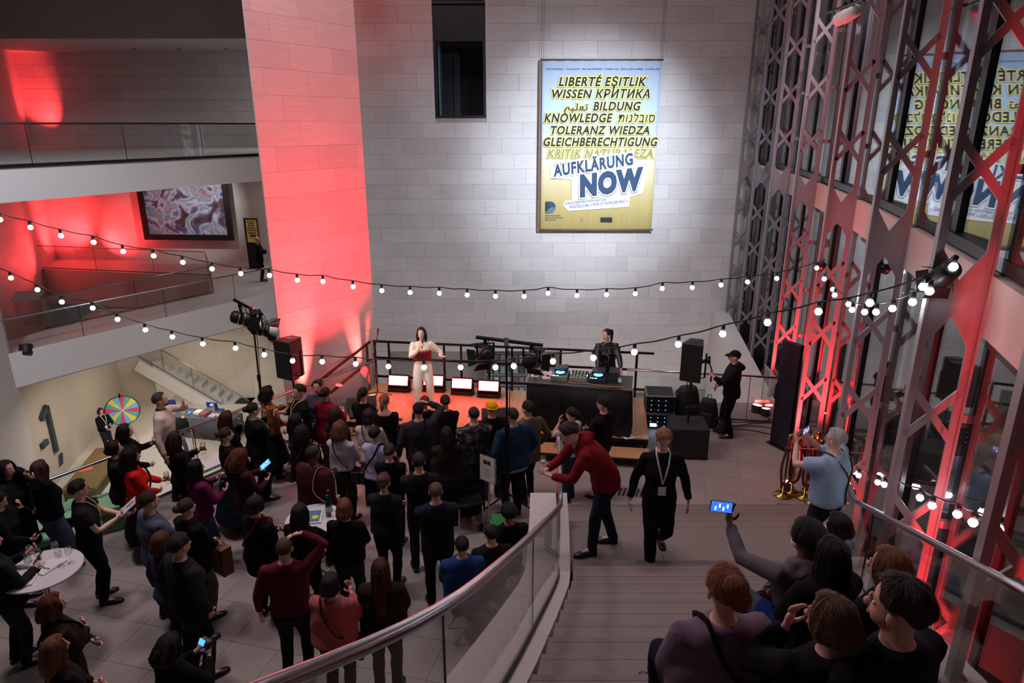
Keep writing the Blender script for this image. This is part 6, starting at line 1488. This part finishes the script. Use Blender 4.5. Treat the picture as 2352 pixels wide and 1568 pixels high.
# ---- seated on the stairs
def step_seat(px, h, **k):
    best = None
    for i in range(19):
        zt_ = LZ+RISE*(i+1); q = at(px[0], px[1], z=zt_+.545*h); mid = 6.4-TREAD*(i+.62); e = abs(q.y-mid)
        if best is None or e < best[0]: best = (e, zt_)
    lg = k.pop('legs', (((.055, .29, -.145), 8, (.2, .6, 1)), ((-.055, .27, -.145), -8, (-.2, .6, 1))))
    return person(px, h=h, z=best[1], seat=True, legs=lg, strands=3.5, **k)[0]
step_seat((1672, 1306), 1.68, label='seated woman in mauve sweater with loose auburn updo and black strap', face=8, arms=('clasp', 'clasp'), hair=('updo', (158, 92, 56)), top=((122, 100, 122), K), low=DKJ, fem=True, extras=(('strap', (24, 22, 24), -1),), bulk=1.12, vox=.85, wide=1.3)
step_seat((1920, 1372), 1.60, label='seated woman with light brown hair resting her chin on her hand', face=10, arms=('clasp', 'chin'), hair=('bob', (120, 84, 62), .05), top=((22, 21, 25), 'coat'), low=BLKT, fem=True, look=30, vox=.85)
step_seat((2082, 1332), 1.84, label='seated young man with short dark hair in navy jumper', face=22, arms=('clasp', 'clasp'), hair=('thick', (54, 40, 36)), top=((26, 27, 36), K), low=BLKT, look=25, vox=.85)
step_seat((2052, 1262), 1.68, label='seated woman with blond brown bob in black beside the handrail', face=25, arms=('clasp', 'clasp'), hair=('bob', (146, 104, 72), .07), top=(BLK, K), low=BLKT, fem=True, look=20)
step_seat((1918, 1238), 1.68, label='seated woman in black with very long black hair', face=15, arms=('clasp', 'clasp'), hair=('long', (18, 15, 16), .24), top=(BLK, 'coat'), low=((24, 48, 110), Wv), fem=True, wide=1.3)
hh = step_seat((1862, 1203), 1.76, label='seated man in grey hoodie with mask raising his phone', face=18, arms=('clasp', ((.145, .285, .86), (.8, -.3, -1), (-.2, .5, .9), (0, -1, .2), .7)), hair=('afro', (24, 19, 18)), skin='dark', top=((104, 98, 106), K), low=((70, 74, 92), 'denim'), hood=True, extras=(('mask',),), look=12)
phone((hh[1][0]+Vector((-.05, 0, .04)), Vector((-1, 0, .15)).normalized(), Vector((.1, -1, .25)).normalized(), hh[1][3]), 'phone held sideways by the seated man in grey hoodie', True, 1.1, (40, 90, 200))
step_seat((1930, 1180), 1.66, label='seated woman with brown bob and blue-grey sweater by the handrail', face=30, arms=('clasp', 'clasp'), hair=('bob', (40, 28, 26), .05), top=((92, 104, 128), K), low=BLKT, fem=True, look=15, extras=(('mask',),))

# ---- crowd behind the front rows, by the void railing
hm = P((361, 902), 'tall man in cream sweater drinking from a glass by the railing', 1.86, arms=('down', ((.055, .165, .850), (1, .6, -.5), (-.45, .15, .85), (-.2, -.95, .1), 1.0)), hair=('short', (78, 70, 68)), top=((214, 196, 186), K), low=((34, 42, 62), 'denim'), turn=-22, beard=(96, 84, 78), collar=(28, 28, 38), nod=-10, hem=.49)
p, hd, pn_, th = hm[1]; wineglass(p+Vector((.075, .03, .015)), 'glass tipped to his mouth by the man in cream sweater', (R(20), R(-68), 0), fill=False)
hx = P((283, 974), 'woman with long dark hair in black raising a wine glass near the railing', 1.66, arms=('clasp', 'glass'), hair=('long', (36, 22, 20), .12), top=(BLK, K), low=BLKT, fem=True, turn=-15, extras=())
held_glass(hx[1], 'wine glass held by the long haired woman behind the red sweater')
P((258, 1012), 'woman with dark bob in black textured jacket and belt', 1.66, arms=('clasp', 'chin'), hair=('bob', (34, 20, 22), .05), top=((34, 28, 32), 'coat'), low=BLKT, fem=True, turn=-20, hem=.44)
hx = P((297, 1030), 'woman with curly dark hair in bright red blouse holding a glass', 1.66, arms=('clasp', ((.09, .20, .60), (.8, -.4, -1), (-.3, .9, .2), (-.9, 0, .4), .9)), hair=('curly', (30, 18, 18), .13), top=((206, 28, 20), Wv), low=(BLK, Wv), skirt=.20, fem=True, turn=-18, wide=1.4, extras=(('strap', BLK, -1),))
held_glass(hx[1], 'red wine glass in the hand of the woman in red blouse')
hx = P((400, 991), 'woman with long brown hair in black holding a wine glass at her chest', 1.67, arms=('clasp', 'glass'), hair=('wavy', (62, 38, 30), .13), top=(BLK, K), low=BLKT, fem=True, turn=-12, wide=1.1)
held_glass(hx[1], 'wine glass held at the chest of the brown haired woman')
P((516, 982), 'woman in long black dress with brown low bun, profile towards the stage', 1.68, arms=('cross', 'cross'), hair=('bun', (64, 40, 32)), top=(BLK, K), low=((20, 30, 38), Wv), skirt=.12, fem=True, turn=-14)
P((518, 944), 'woman with long straight brown hair touching her face', 1.68, arms=('clasp', 'chin'), hair=('long', (70, 42, 34), .13), top=(BLK, K), low=BLKT, fem=True, turn=-12)
P((578, 925), 'woman in black dress with glasses and dark low bun', 1.72, arms=('cross', 'chin'), hair=('bun', (30, 20, 20)), top=(BLK, K), low=(BLK, K), skirt=.34, fem=True, turn=-10, bulk=1.18, glasses=True, extras=(('lanyard', (210, 190, 130)),))
hx = P((612, 889), 'woman with curly dark hair in rust brown velvet jacket', 1.68, arms=('clasp', 'glass'), hair=('curly', (38, 24, 22), .08), top=((128, 72, 26), 'leather'), low=(BLK, Wv), skirt=.2, fem=True, turn=-10, wide=1.3)
held_glass(hx[1], 'glass of red wine held by the woman in rust jacket')
hx = P((446, 1056), 'woman in plum sweater with straight black hair holding a glass', 1.64, arms=('hold', 'glass'), hair=('long', (18, 14, 17), .14), top=((98, 24, 72), K), low=JEAN, fem=True, turn=-16, wide=1.25, extras=(('strap', (30, 26, 30), 1, 1),))
held_glass(hx[1], 'wine glass held by the woman in plum sweater')
hx = P((553, 1032), 'woman with curly auburn hair in maroon top typing on a phone', 1.66, arms=('hold', 'phone'), hair=('curly', (112, 56, 34), .12), top=((58, 20, 28), K), low=JEAN, fem=True, turn=-20, nod=22)
phone(hx[1], 'lit phone in the hands of the auburn curly haired woman', True, 1.15, (70, 150, 230))
hx = P((176, 1103), 'man with dark curly hair and lanyard writing on a clipboard', 1.75, arms=('hold', ((.05, .24, .625), (.8, -.4, -1), (-.2, .95, .2), (-.2, -.3, .9), .5)), hair=('thick', (34, 24, 22)), top=((24, 24, 32), Wv), low=BLKT, sleeve=.40, turn=-25, extras=(('lanyard', (200, 180, 110)),), hem=.46, glasses=True, look=10)
p = hx[0][0].lerp(hx[1][0], .5)+Vector((.02, 0, .04)); cbq = empty('clipboard', p, R(-60), 'white clipboard sheet held by the man with lanyard', 'clipboard'); cbq.rotation_euler = (R(38), 0, R(-62)); MB().box((0, 0, 0), (.23, .32, .006)).obj('board', pmat('clip_blue', srgb(60, 90, 140), .5), cbq); MB().box((0, 0, .005), (.21, .30, .003)).obj('paper', PRINT, cbq); MB().tube([(.0, .02, .012), (.03, .14, .02)], .005, 6).obj('pen', pmat('pen_blue', srgb(40, 90, 190), .4), cbq)
hx = P((337, 1130), 'man in blue-grey shirt jacket with short brown hair holding white wine', 1.80, arms=('glass', 'down'), hair=('short', (52, 34, 28)), top=((82, 90, 114), Wv), low=DKJ, turn=-18, collar=(190, 165, 165), hem=.46, wide=1.25, bulk=1.05)
held_glass(hx[0], 'glass of white wine in the hand of the man in blue-grey shirt')
hx = P((424, 1146), 'woman in black coat with brown half bun carrying a paper bag', 1.70, arms=('clasp', 'clasp'), hair=('bun', (74, 46, 36)), top=(BLK, 'coat'), low=((96, 84, 80), Wv), fem=True, turn=-12, hem=.34, wide=1.3, legw=1.35, collar=(110, 40, 36))
p = hx[0][0]; pbx = empty('paper_bag', p+Vector((.06, 0, -.42)), R(-35), 'brown paper bag carried by the woman in black coat', 'bag'); MB().box((0, 0, .19), (.30, .14, .38), taper=1.04).obj('body', pmat('kraft', srgb(110, 74, 50), .8, vary=.08), pbx)
for y_ in (-.04, .04): MB().tube(smooth_path([(-.07, y_, .38), (-.05, y_*.5, .46), (.05, y_*.5, .46), (.07, y_, .38)], 4), .004, 5).obj('handle', pmat('kraft', srgb(110, 74, 50), .8), pbx)
P((87, 1058), 'woman in black top and jeans gathering her long hair with both hands', 1.68, arms=('nape', 'nape'), hair=('long', (84, 56, 44), .17), top=(BLK, K), low=((70, 80, 104), 'denim'), fem=True, turn=14, hem=.52, legw=1.4, wide=1.25)
P((8, 1058), 'person in long black coat with dark wavy hair at the picture edge', 1.70, arms=('clasp', 'down'), hair=('wavy', (22, 17, 18), .12), top=((22, 22, 24), 'coat'), low=BLKT, fem=True, face=-95, hem=.25, wide=1.3)
P((0, 1130), 'dark haired person in black hunched over at the picture edge', 1.62, arms=('clasp', 'chin'), hair=('bun', (26, 18, 20)), top=(BLK, K), low=BLKT, fem=True, face=-70, nod=25)
hx = P((-32, 1222), 'person in black fleece and dark jeans half outside the picture', 1.74, arms=('hold', 'phone'), hair=('short', (30, 24, 22)), top=((26, 26, 27), K), low=DKJ, turn=-5, wide=1.25)
phone(hx[0], 'phone in the hand of the person half outside the picture', False)
P((113, 1366), 'woman with shoulder length auburn hair in brown-black coat, black bag on arm', 1.66, arms=('cross', 'clasp'), hair=('wavy', (118, 60, 32), .10), top=((46, 30, 28), 'coat'), low=BLKT, fem=True, turn=-25, hem=.36, extras=(('strap', BLK, 1, 1),), wide=1.25)
P((119, 1464), 'woman with long light brown hair in dark jacket at the bottom edge', 1.66, arms=('clasp', 'clasp'), hair=('long', (128, 82, 56), .17), top=((36, 28, 30), K), low=BLKT, fem=True, turn=-18)
P((407, 1228), 'man in dark navy jumper with white collar and glasses', 1.84, arms=('pocket', 'pocket'), hair=('thick', (48, 32, 28)), top=((34, 34, 44), K), low=((26, 28, 38), Wv), turn=-18, glasses=True, collar=(222, 216, 222), bulk=1.08, wide=1.2)
P((366, 1222), 'woman with copper brown bob partly behind the man in navy jumper', 1.68, arms=('clasp', 'down'), hair=('bob', (110, 66, 46), .08), top=((62, 66, 92), K), low=DKJ, fem=True, turn=-12)
hx = P((393, 1454), 'person with dark hair in black looking at a lit camera screen', 1.68, arms=('phone', 'phone'), hair=('wavy', (28, 18, 20), .09), top=(BLK, K), low=BLKT, fem=True, turn=-12, nod=25, wide=1.2)
p = hx[0][0].lerp(hx[1][0], .5); cm = empty('camera', p, R(-30), 'black camera with glowing blue screen at the bottom edge', 'camera'); MB().box((0, .03, .0), (.13, .06, .09)).obj('body', BLACKP, cm, bevel=.008); MB().tube([(0, .06, 0), (0, .16, 0)], .033, 12).obj('camera_lens', BLACKP, cm, True); MB().box((0, -.02, .05), (.075, .004, .052), Matrix.Rotation(R(-35), 3, 'X')).obj('screen', emat('screen_70_150_230', srgb(70, 150, 230), 2.2), cm)
P((650, 1236), 'man in burgundy sweater scratching his head', 1.80, arms=('head', 'down'), hair=('crop', (78, 50, 40)), top=((92, 26, 40), K), low=((26, 28, 36), 'denim'), turn=12, bulk=1.05, hem=.50, wide=1.1)
P((583, 1139), 'woman with dark bob in black with thin red lanyard cord', 1.70, arms=('cross', 'cross'), hair=('bob', (40, 24, 24), .05), top=(BLK, K), low=(BLK, Wv), fem=True, turn=-16, hem=.40, extras=(('strap', (150, 40, 34), 1),), bulk=1.1, wide=1.2)
P((686, 1158), 'woman with shoulder length black hair in black at the round table', 1.68, arms=('table', 'clasp'), hair=('long', (20, 15, 17), .11), top=(BLK, K), low=BLKT, fem=True, turn=-6, wide=1.15)
P((789, 1147), 'woman with strawberry blond bob in black top and jeans at the round table', 1.68, arms=('clasp', 'clasp'), hair=('bob', (132, 82, 54), .07), top=(BLK, K), low=DKJ, fem=True, wide=1.25, hem=.52)
P((756, 1318), 'woman in dusty pink sweater with dark bob and black strap', 1.66, arms=('phone', 'clasp'), hair=('bob', (44, 32, 28), .06), top=((176, 96, 96), K), low=BLKT, fem=True, turn=-6, extras=(('strap', BLK, -1, 1),), wide=1.35, bulk=1.08)
P((872, 1286), 'woman with very long red-brown hair in dark olive jacket', 1.70, arms=('clasp', 'clasp'), hair=('long', (74, 34, 22), .30), top=((40, 32, 27), 'coat'), low=BLKT, fem=True, wide=1.35, extras=(('clip',),))
P((880, 1088), 'woman in dark navy jumper with light brown hair pinned by pink scarf', 1.70, arms=('cross', 'cross'), hair=('updo', (104, 68, 52)), top=((30, 33, 42), K), low=((26, 30, 42), 'denim'), fem=True, wide=1.2, shoe=(90, 60, 40), turn=-8)
P((1000, 1108), 'older man with thinning grey-brown hair, navy slipover and pink collar', 1.76, arms=('cross', 'cross'), hair=('fringe', (110, 84, 70)), top=((26, 27, 44), K), low=BLKT, collar=(206, 160, 168), bulk=1.08, hem=.44, turn=4, wide=1.1)
P((961, 1041), 'man in charcoal shirt with short dark brown hair seen from behind', 1.78, arms=('cross', 'cross'), hair=('short', (48, 34, 30)), top=((32, 31, 34), Wv), low=DKJ, turn=4)
P((893, 1019), 'woman with brown tied hair in plain black jumper', 1.66, arms=('cross', 'cross'), hair=('bun', (66, 42, 36)), top=(BLK, K), low=BLKT, fem=True, wide=1.2)
P((860, 980), 'woman with short dark hair in lilac tee with black dungarees', 1.68, arms=('cross', 'cross'), hair=('short', (30, 22, 24)), top=((176, 168, 208), K), low=BLKT, fem=True, sleeve=.4, turn=-14, extras=(('strap', BLK, 1, 1),), collar=(215, 210, 225))
P((778, 970), 'woman with curly light brown hair in white top with black cross strap', 1.68, arms=('clasp', 'cross'), hair=('curly', (122, 78, 54), .09), top=((186, 178, 190), K), low=((42, 40, 38), Wv), fem=True, extras=(('strap', BLK, -1, 1),), hem=.54, wide=1.15)
P((1025, 981), 'woman with long dark red hair in loose dark olive top', 1.66, arms=('cross', 'cross'), hair=('long', (44, 14, 18), .15), top=((40, 34, 26), K), low=DKJ, fem=True, wide=1.5, hem=.44)
P((716, 1024), 'man with shaved head in maroon hoodie carrying a pale tote bag', 1.82, arms=('down', 'hold'), hair=('crop', (26, 20, 20)), skin='dark', top=((62, 20, 28), K), low=DKJ, turn=-16, bulk=1.22, wide=1.3, extras=(('tote', (196, 172, 156), 1),), glasses=True)
P((677, 951), 'woman with long dark wavy hair and small top bun', 1.66, arms=('cross', 'cross'), hair=('wavy', (34, 22, 22), .13), top=((30, 26, 30), K), low=BLKT, fem=True, turn=-22)
P((690, 980), 'woman with bushy black hair in black coat with camera bag', 1.64, arms=('clasp', 'clasp'), hair=('curly', (16, 13, 15), .11), top=((18, 17, 19), 'coat'), low=BLKT, fem=True, extras=(('strap', (60, 58, 60), 1, 1),), wide=1.25)
hx = P((686, 883), 'young man with dark curly hair and yellow lanyard facing sideways', 1.80, face=118, arms=('glass', 'clasp'), hair=('thick', (36, 26, 24)), top=(BLK, Wv), low=BLKT, sleeve=.7, extras=(('lanyard', (214, 196, 140)),), look=20, wide=1.15)
held_glass(hx[0], 'glass raised by the young man with yellow lanyard')
P((728, 872), 'woman with curly dark hair tied up and white hair clip facing the camera', 1.68, face=160, arms=('clasp', 'clasp'), hair=('bun', (36, 22, 24)), top=((66, 70, 92), K), low=BLKT, fem=True, look=15)
P((746, 890), 'woman in fluffy crimson cardigan with dark pinned up hair', 1.68, arms=('hold', 'hold'), hair=('bun', (30, 16, 20)), top=((128, 20, 42), 'coat'), low=((118, 56, 26), Wv), fem=True, hem=.40, legw=1.4, wide=1.25, turn=10, collar='roll')
P((833, 890), 'woman with dark ponytail in black standing close to the stage', 1.70, arms=('cross', 'hold'), hair=('pony', (28, 16, 20), .06), top=(BLK, K), low=BLKT, fem=True)
P((882, 906), 'woman with blond ponytail in black off-shoulder top by the stage', 1.68, arms=('cross', 'cross'), hair=('pony', (150, 104, 78), .08), top=(BLK, K), low=BLKT, fem=True, open_top=.80, wide=1.15)
P((845, 940), 'woman with straight dark bob in cream turtleneck with black strap', 1.68, arms=('clasp', 'clasp'), hair=('bob', (38, 20, 24), .07), top=((190, 176, 162), K), low=BLKT, fem=True, collar='roll', extras=(('strap', BLK, -1),), hem=.45, wide=1.25)
P((769, 937), 'woman with long dark brown hair in black near the front row', 1.68, arms=('cross', 'cross'), hair=('long', (44, 24, 26), .13), top=((30, 26, 30), K), low=((110, 54, 26), Wv), fem=True)
P((960, 926), 'person in dark cap and grey-blue sweatshirt shading eyes with a hand', 1.78, arms=('visor', 'down'), hair=('cap', (30, 24, 26), (34, 28, 32)), top=((52, 50, 60), K), low=DKJ, extras=(('strap', (30, 28, 32), 1),), turn=10, bulk=1.06, wide=1.2, hem=.46)
P((975, 909), 'woman with coppery bun directly in front of the singer', 1.58, arms=('clasp', 'clasp'), hair=('bun', (122, 70, 38)), top=(BLK, K), low=BLKT, fem=True)
P((1022, 907), 'woman with dark hair pinned up in black jumper before the stage', 1.68, arms=('cross', 'cross'), hair=('bun', (52, 38, 38)), top=((22, 20, 24), K), low=((34, 32, 36), Wv), fem=True, wide=1.1)
P((1088, 934), 'man in black jacket with painted swirls on the back', 1.82, arms=('cross', 'cross'), hair=('crop', (44, 26, 26)), top=((120, 116, 132), 'pattern'), low=((24, 24, 27), Wv), bulk=1.1, wide=1.2)
P((1129, 921), 'man in yellow beanie and black shirt', 1.73, arms=('cross', 'cross'), hair=('beanie', (30, 22, 24), (228, 172, 22)), top=((22, 19, 24), Wv), low=((58, 60, 74), 'denim'))
P((1178, 936), 'man in teal varsity jacket with white stripes', 1.86, arms=('pocket', 'pocket'), hair=('crop', (70, 44, 40)), top=((28, 56, 78), K), low=BLKT, bulk=1.12, wide=1.3, hem=.46, extras=(('stripes', (206, 206, 212), .475), ('patch', (206, 206, 212), (-.145, -.02, .70), .05, .03, 20), ('patch', (206, 206, 212), (.145, -.02, .70), .05, .03, -20)), collar=(200, 200, 208), turn=8)
P((1213, 922), 'man with dark tousled hair in olive grey overshirt', 1.75, arms=('pocket', 'cross'), hair=('thick', (40, 26, 26)), top=((92, 82, 68), Wv), low=DKJ, hem=.42, wide=1.2, look=18, stride=.08)
P((1314, 936), 'woman with dark hair clip in light grey tee in front of the DJ table', 1.64, 0, arms=('clasp', 'chin'), hair=('bun', (30, 20, 22)), top=((176, 172, 178), K), low=JEAN, fem=True, sleeve=.4, extras=(('clip',),), turn=10)
P((1387, 911), 'man in black jumper with dark wavy hair and glasses, arms folded before the DJ table', 1.78, arms=('cross', 'cross'), hair=('thick', (42, 26, 24)), top=(BLK, K), low=JEAN, glasses=True, turn=6, wide=1.15)
# ---- figures sitting low beside the BAR sign
def stool(loc, lab, h=.45):
    o = empty('folding_stool', loc, .4, lab, 'stool'); MB().box((0, 0, h-.02), (.36, .36, .035)).obj('seat', BLACKC, o, bevel=.01)
    for x in (-.15, .15):
        for y in (-.15, .15): MB().tube([(x, y, h-.03), (-x*1.05, y, .01)], .010, 6).obj('leg', STEEL, o)
for (px, lab, kw, sl) in (((1060, 1232), 'person in padded blue jacket sitting low behind the curved handrail', dict(hair=('short', (24, 19, 20)), top=((30, 62, 116), 'coat'), low=BLKT, wide=1.3), 'folding stool under the person in blue jacket'),
                      ((1168, 1158), 'person with bushy black hair sitting low beside the light stand', dict(hair=('afro', (22, 17, 18)), top=(BLK, K), low=BLKT, skin='tan'), 'folding stool under the bushy haired person by the light stand'),
                      ((1128, 1205), 'person with dark hair and headphones sitting low with green folder', dict(hair=('short', (26, 20, 22)), top=((30, 24, 26), K), low=BLKT, extras=(('headset',),)), 'folding stool under the person with headphones')):
    _, bs0, _r = person(px, lab, 1.68, .45, seat=True, arms=('clasp', 'clasp'), legs=(((.05, .25, -.22), 8, (.1, .7, 1)), ((-.05, .23, -.22), -8, (-.1, .7, 1))), nod=12, **kw); stool((bs0.x, bs0.y, 0), sl)
gf_ = at(1150, 1205, z=.62); o = MB().box((0, 0, 0), (.24, .32, .012)).obj('green_folder', pmat('folder_green', srgb(50, 150, 80), .5)); o.location = gf_; o.rotation_euler = (R(40), R(10), R(20)); tag(o, 'bright green folder on a lap beside the light stand', 'folder')
# coat thrown over a chair
ch = at(1075, 1205, z=0); o = empty('chair', (ch.x, ch.y, 0), R(200), 'chair draped with a black coat next to the BAR sign', 'chair')
MB().box((0, 0, .45), (.42, .42, .04)).obj('seat', BLACKC, o, bevel=.01); MB().box((0, -.2, .72), (.42, .04, .42)).obj('backrest', BLACKC, o, bevel=.01)
for x in (-.18, .18):
    for y in (-.18, .18): MB().tube([(x, y, .44), (x*1.1, y*1.1, 0)], .012, 6).obj('leg', STEEL, o)
mb = MB(); mb.loft([[(wv*math.cos(t), -.2+dv*math.sin(t), zz) for t in [2*PI*j/16 for j in range(16)]] for zz, wv, dv in ((.12, .34, .20), (.35, .31, .17), (.7, .27, .11), (.92, .24, .07), (.98, .16, .04))])
cto = soft('draped_coat', mb, BLACKC, None, .02, 3, wrinkle(.012, 5)); cto.location = (ch.x, ch.y, .0); cto.rotation_euler = (0, 0, R(200)); tag(cto, 'black coat hanging over the chair beside the BAR sign', 'coat')

# ---- basement and gallery figures
P((231, 937), 'woman in black with lanyard standing beside the prize wheel', 1.64, BZ, face=-120, arms=('clasp', 'hold'), hair=('long', (60, 36, 28), .08), top=(BLK, K), low=((34, 38, 48), 'denim'), fem=True, nod=15, extras=(('lanyard', (220, 210, 190)),), wide=1.2, vox=1.5)
P((425, 942), 'grey haired man in black jacket bending over the information desk', 1.72, BZ, face=-28, lean=38, arms=('hold', 'down'), hair=('short', (160, 155, 150)), top=(BLK, 'coat'), low=((60, 76, 104), 'denim'), extras=(('strap', (40, 42, 48), 1, 1),), stride=.16, vox=1.5)
P((590, 543), 'bald man in black suit standing on the gallery by the poster stand', 1.76, 0, face=-75, arms=('hold', 'hold'), hair=('fringe', (200, 195, 190)), top=((20, 20, 23), 'coat'), low=BLKT, hem=.42, vox=1.5)
flush_soft()
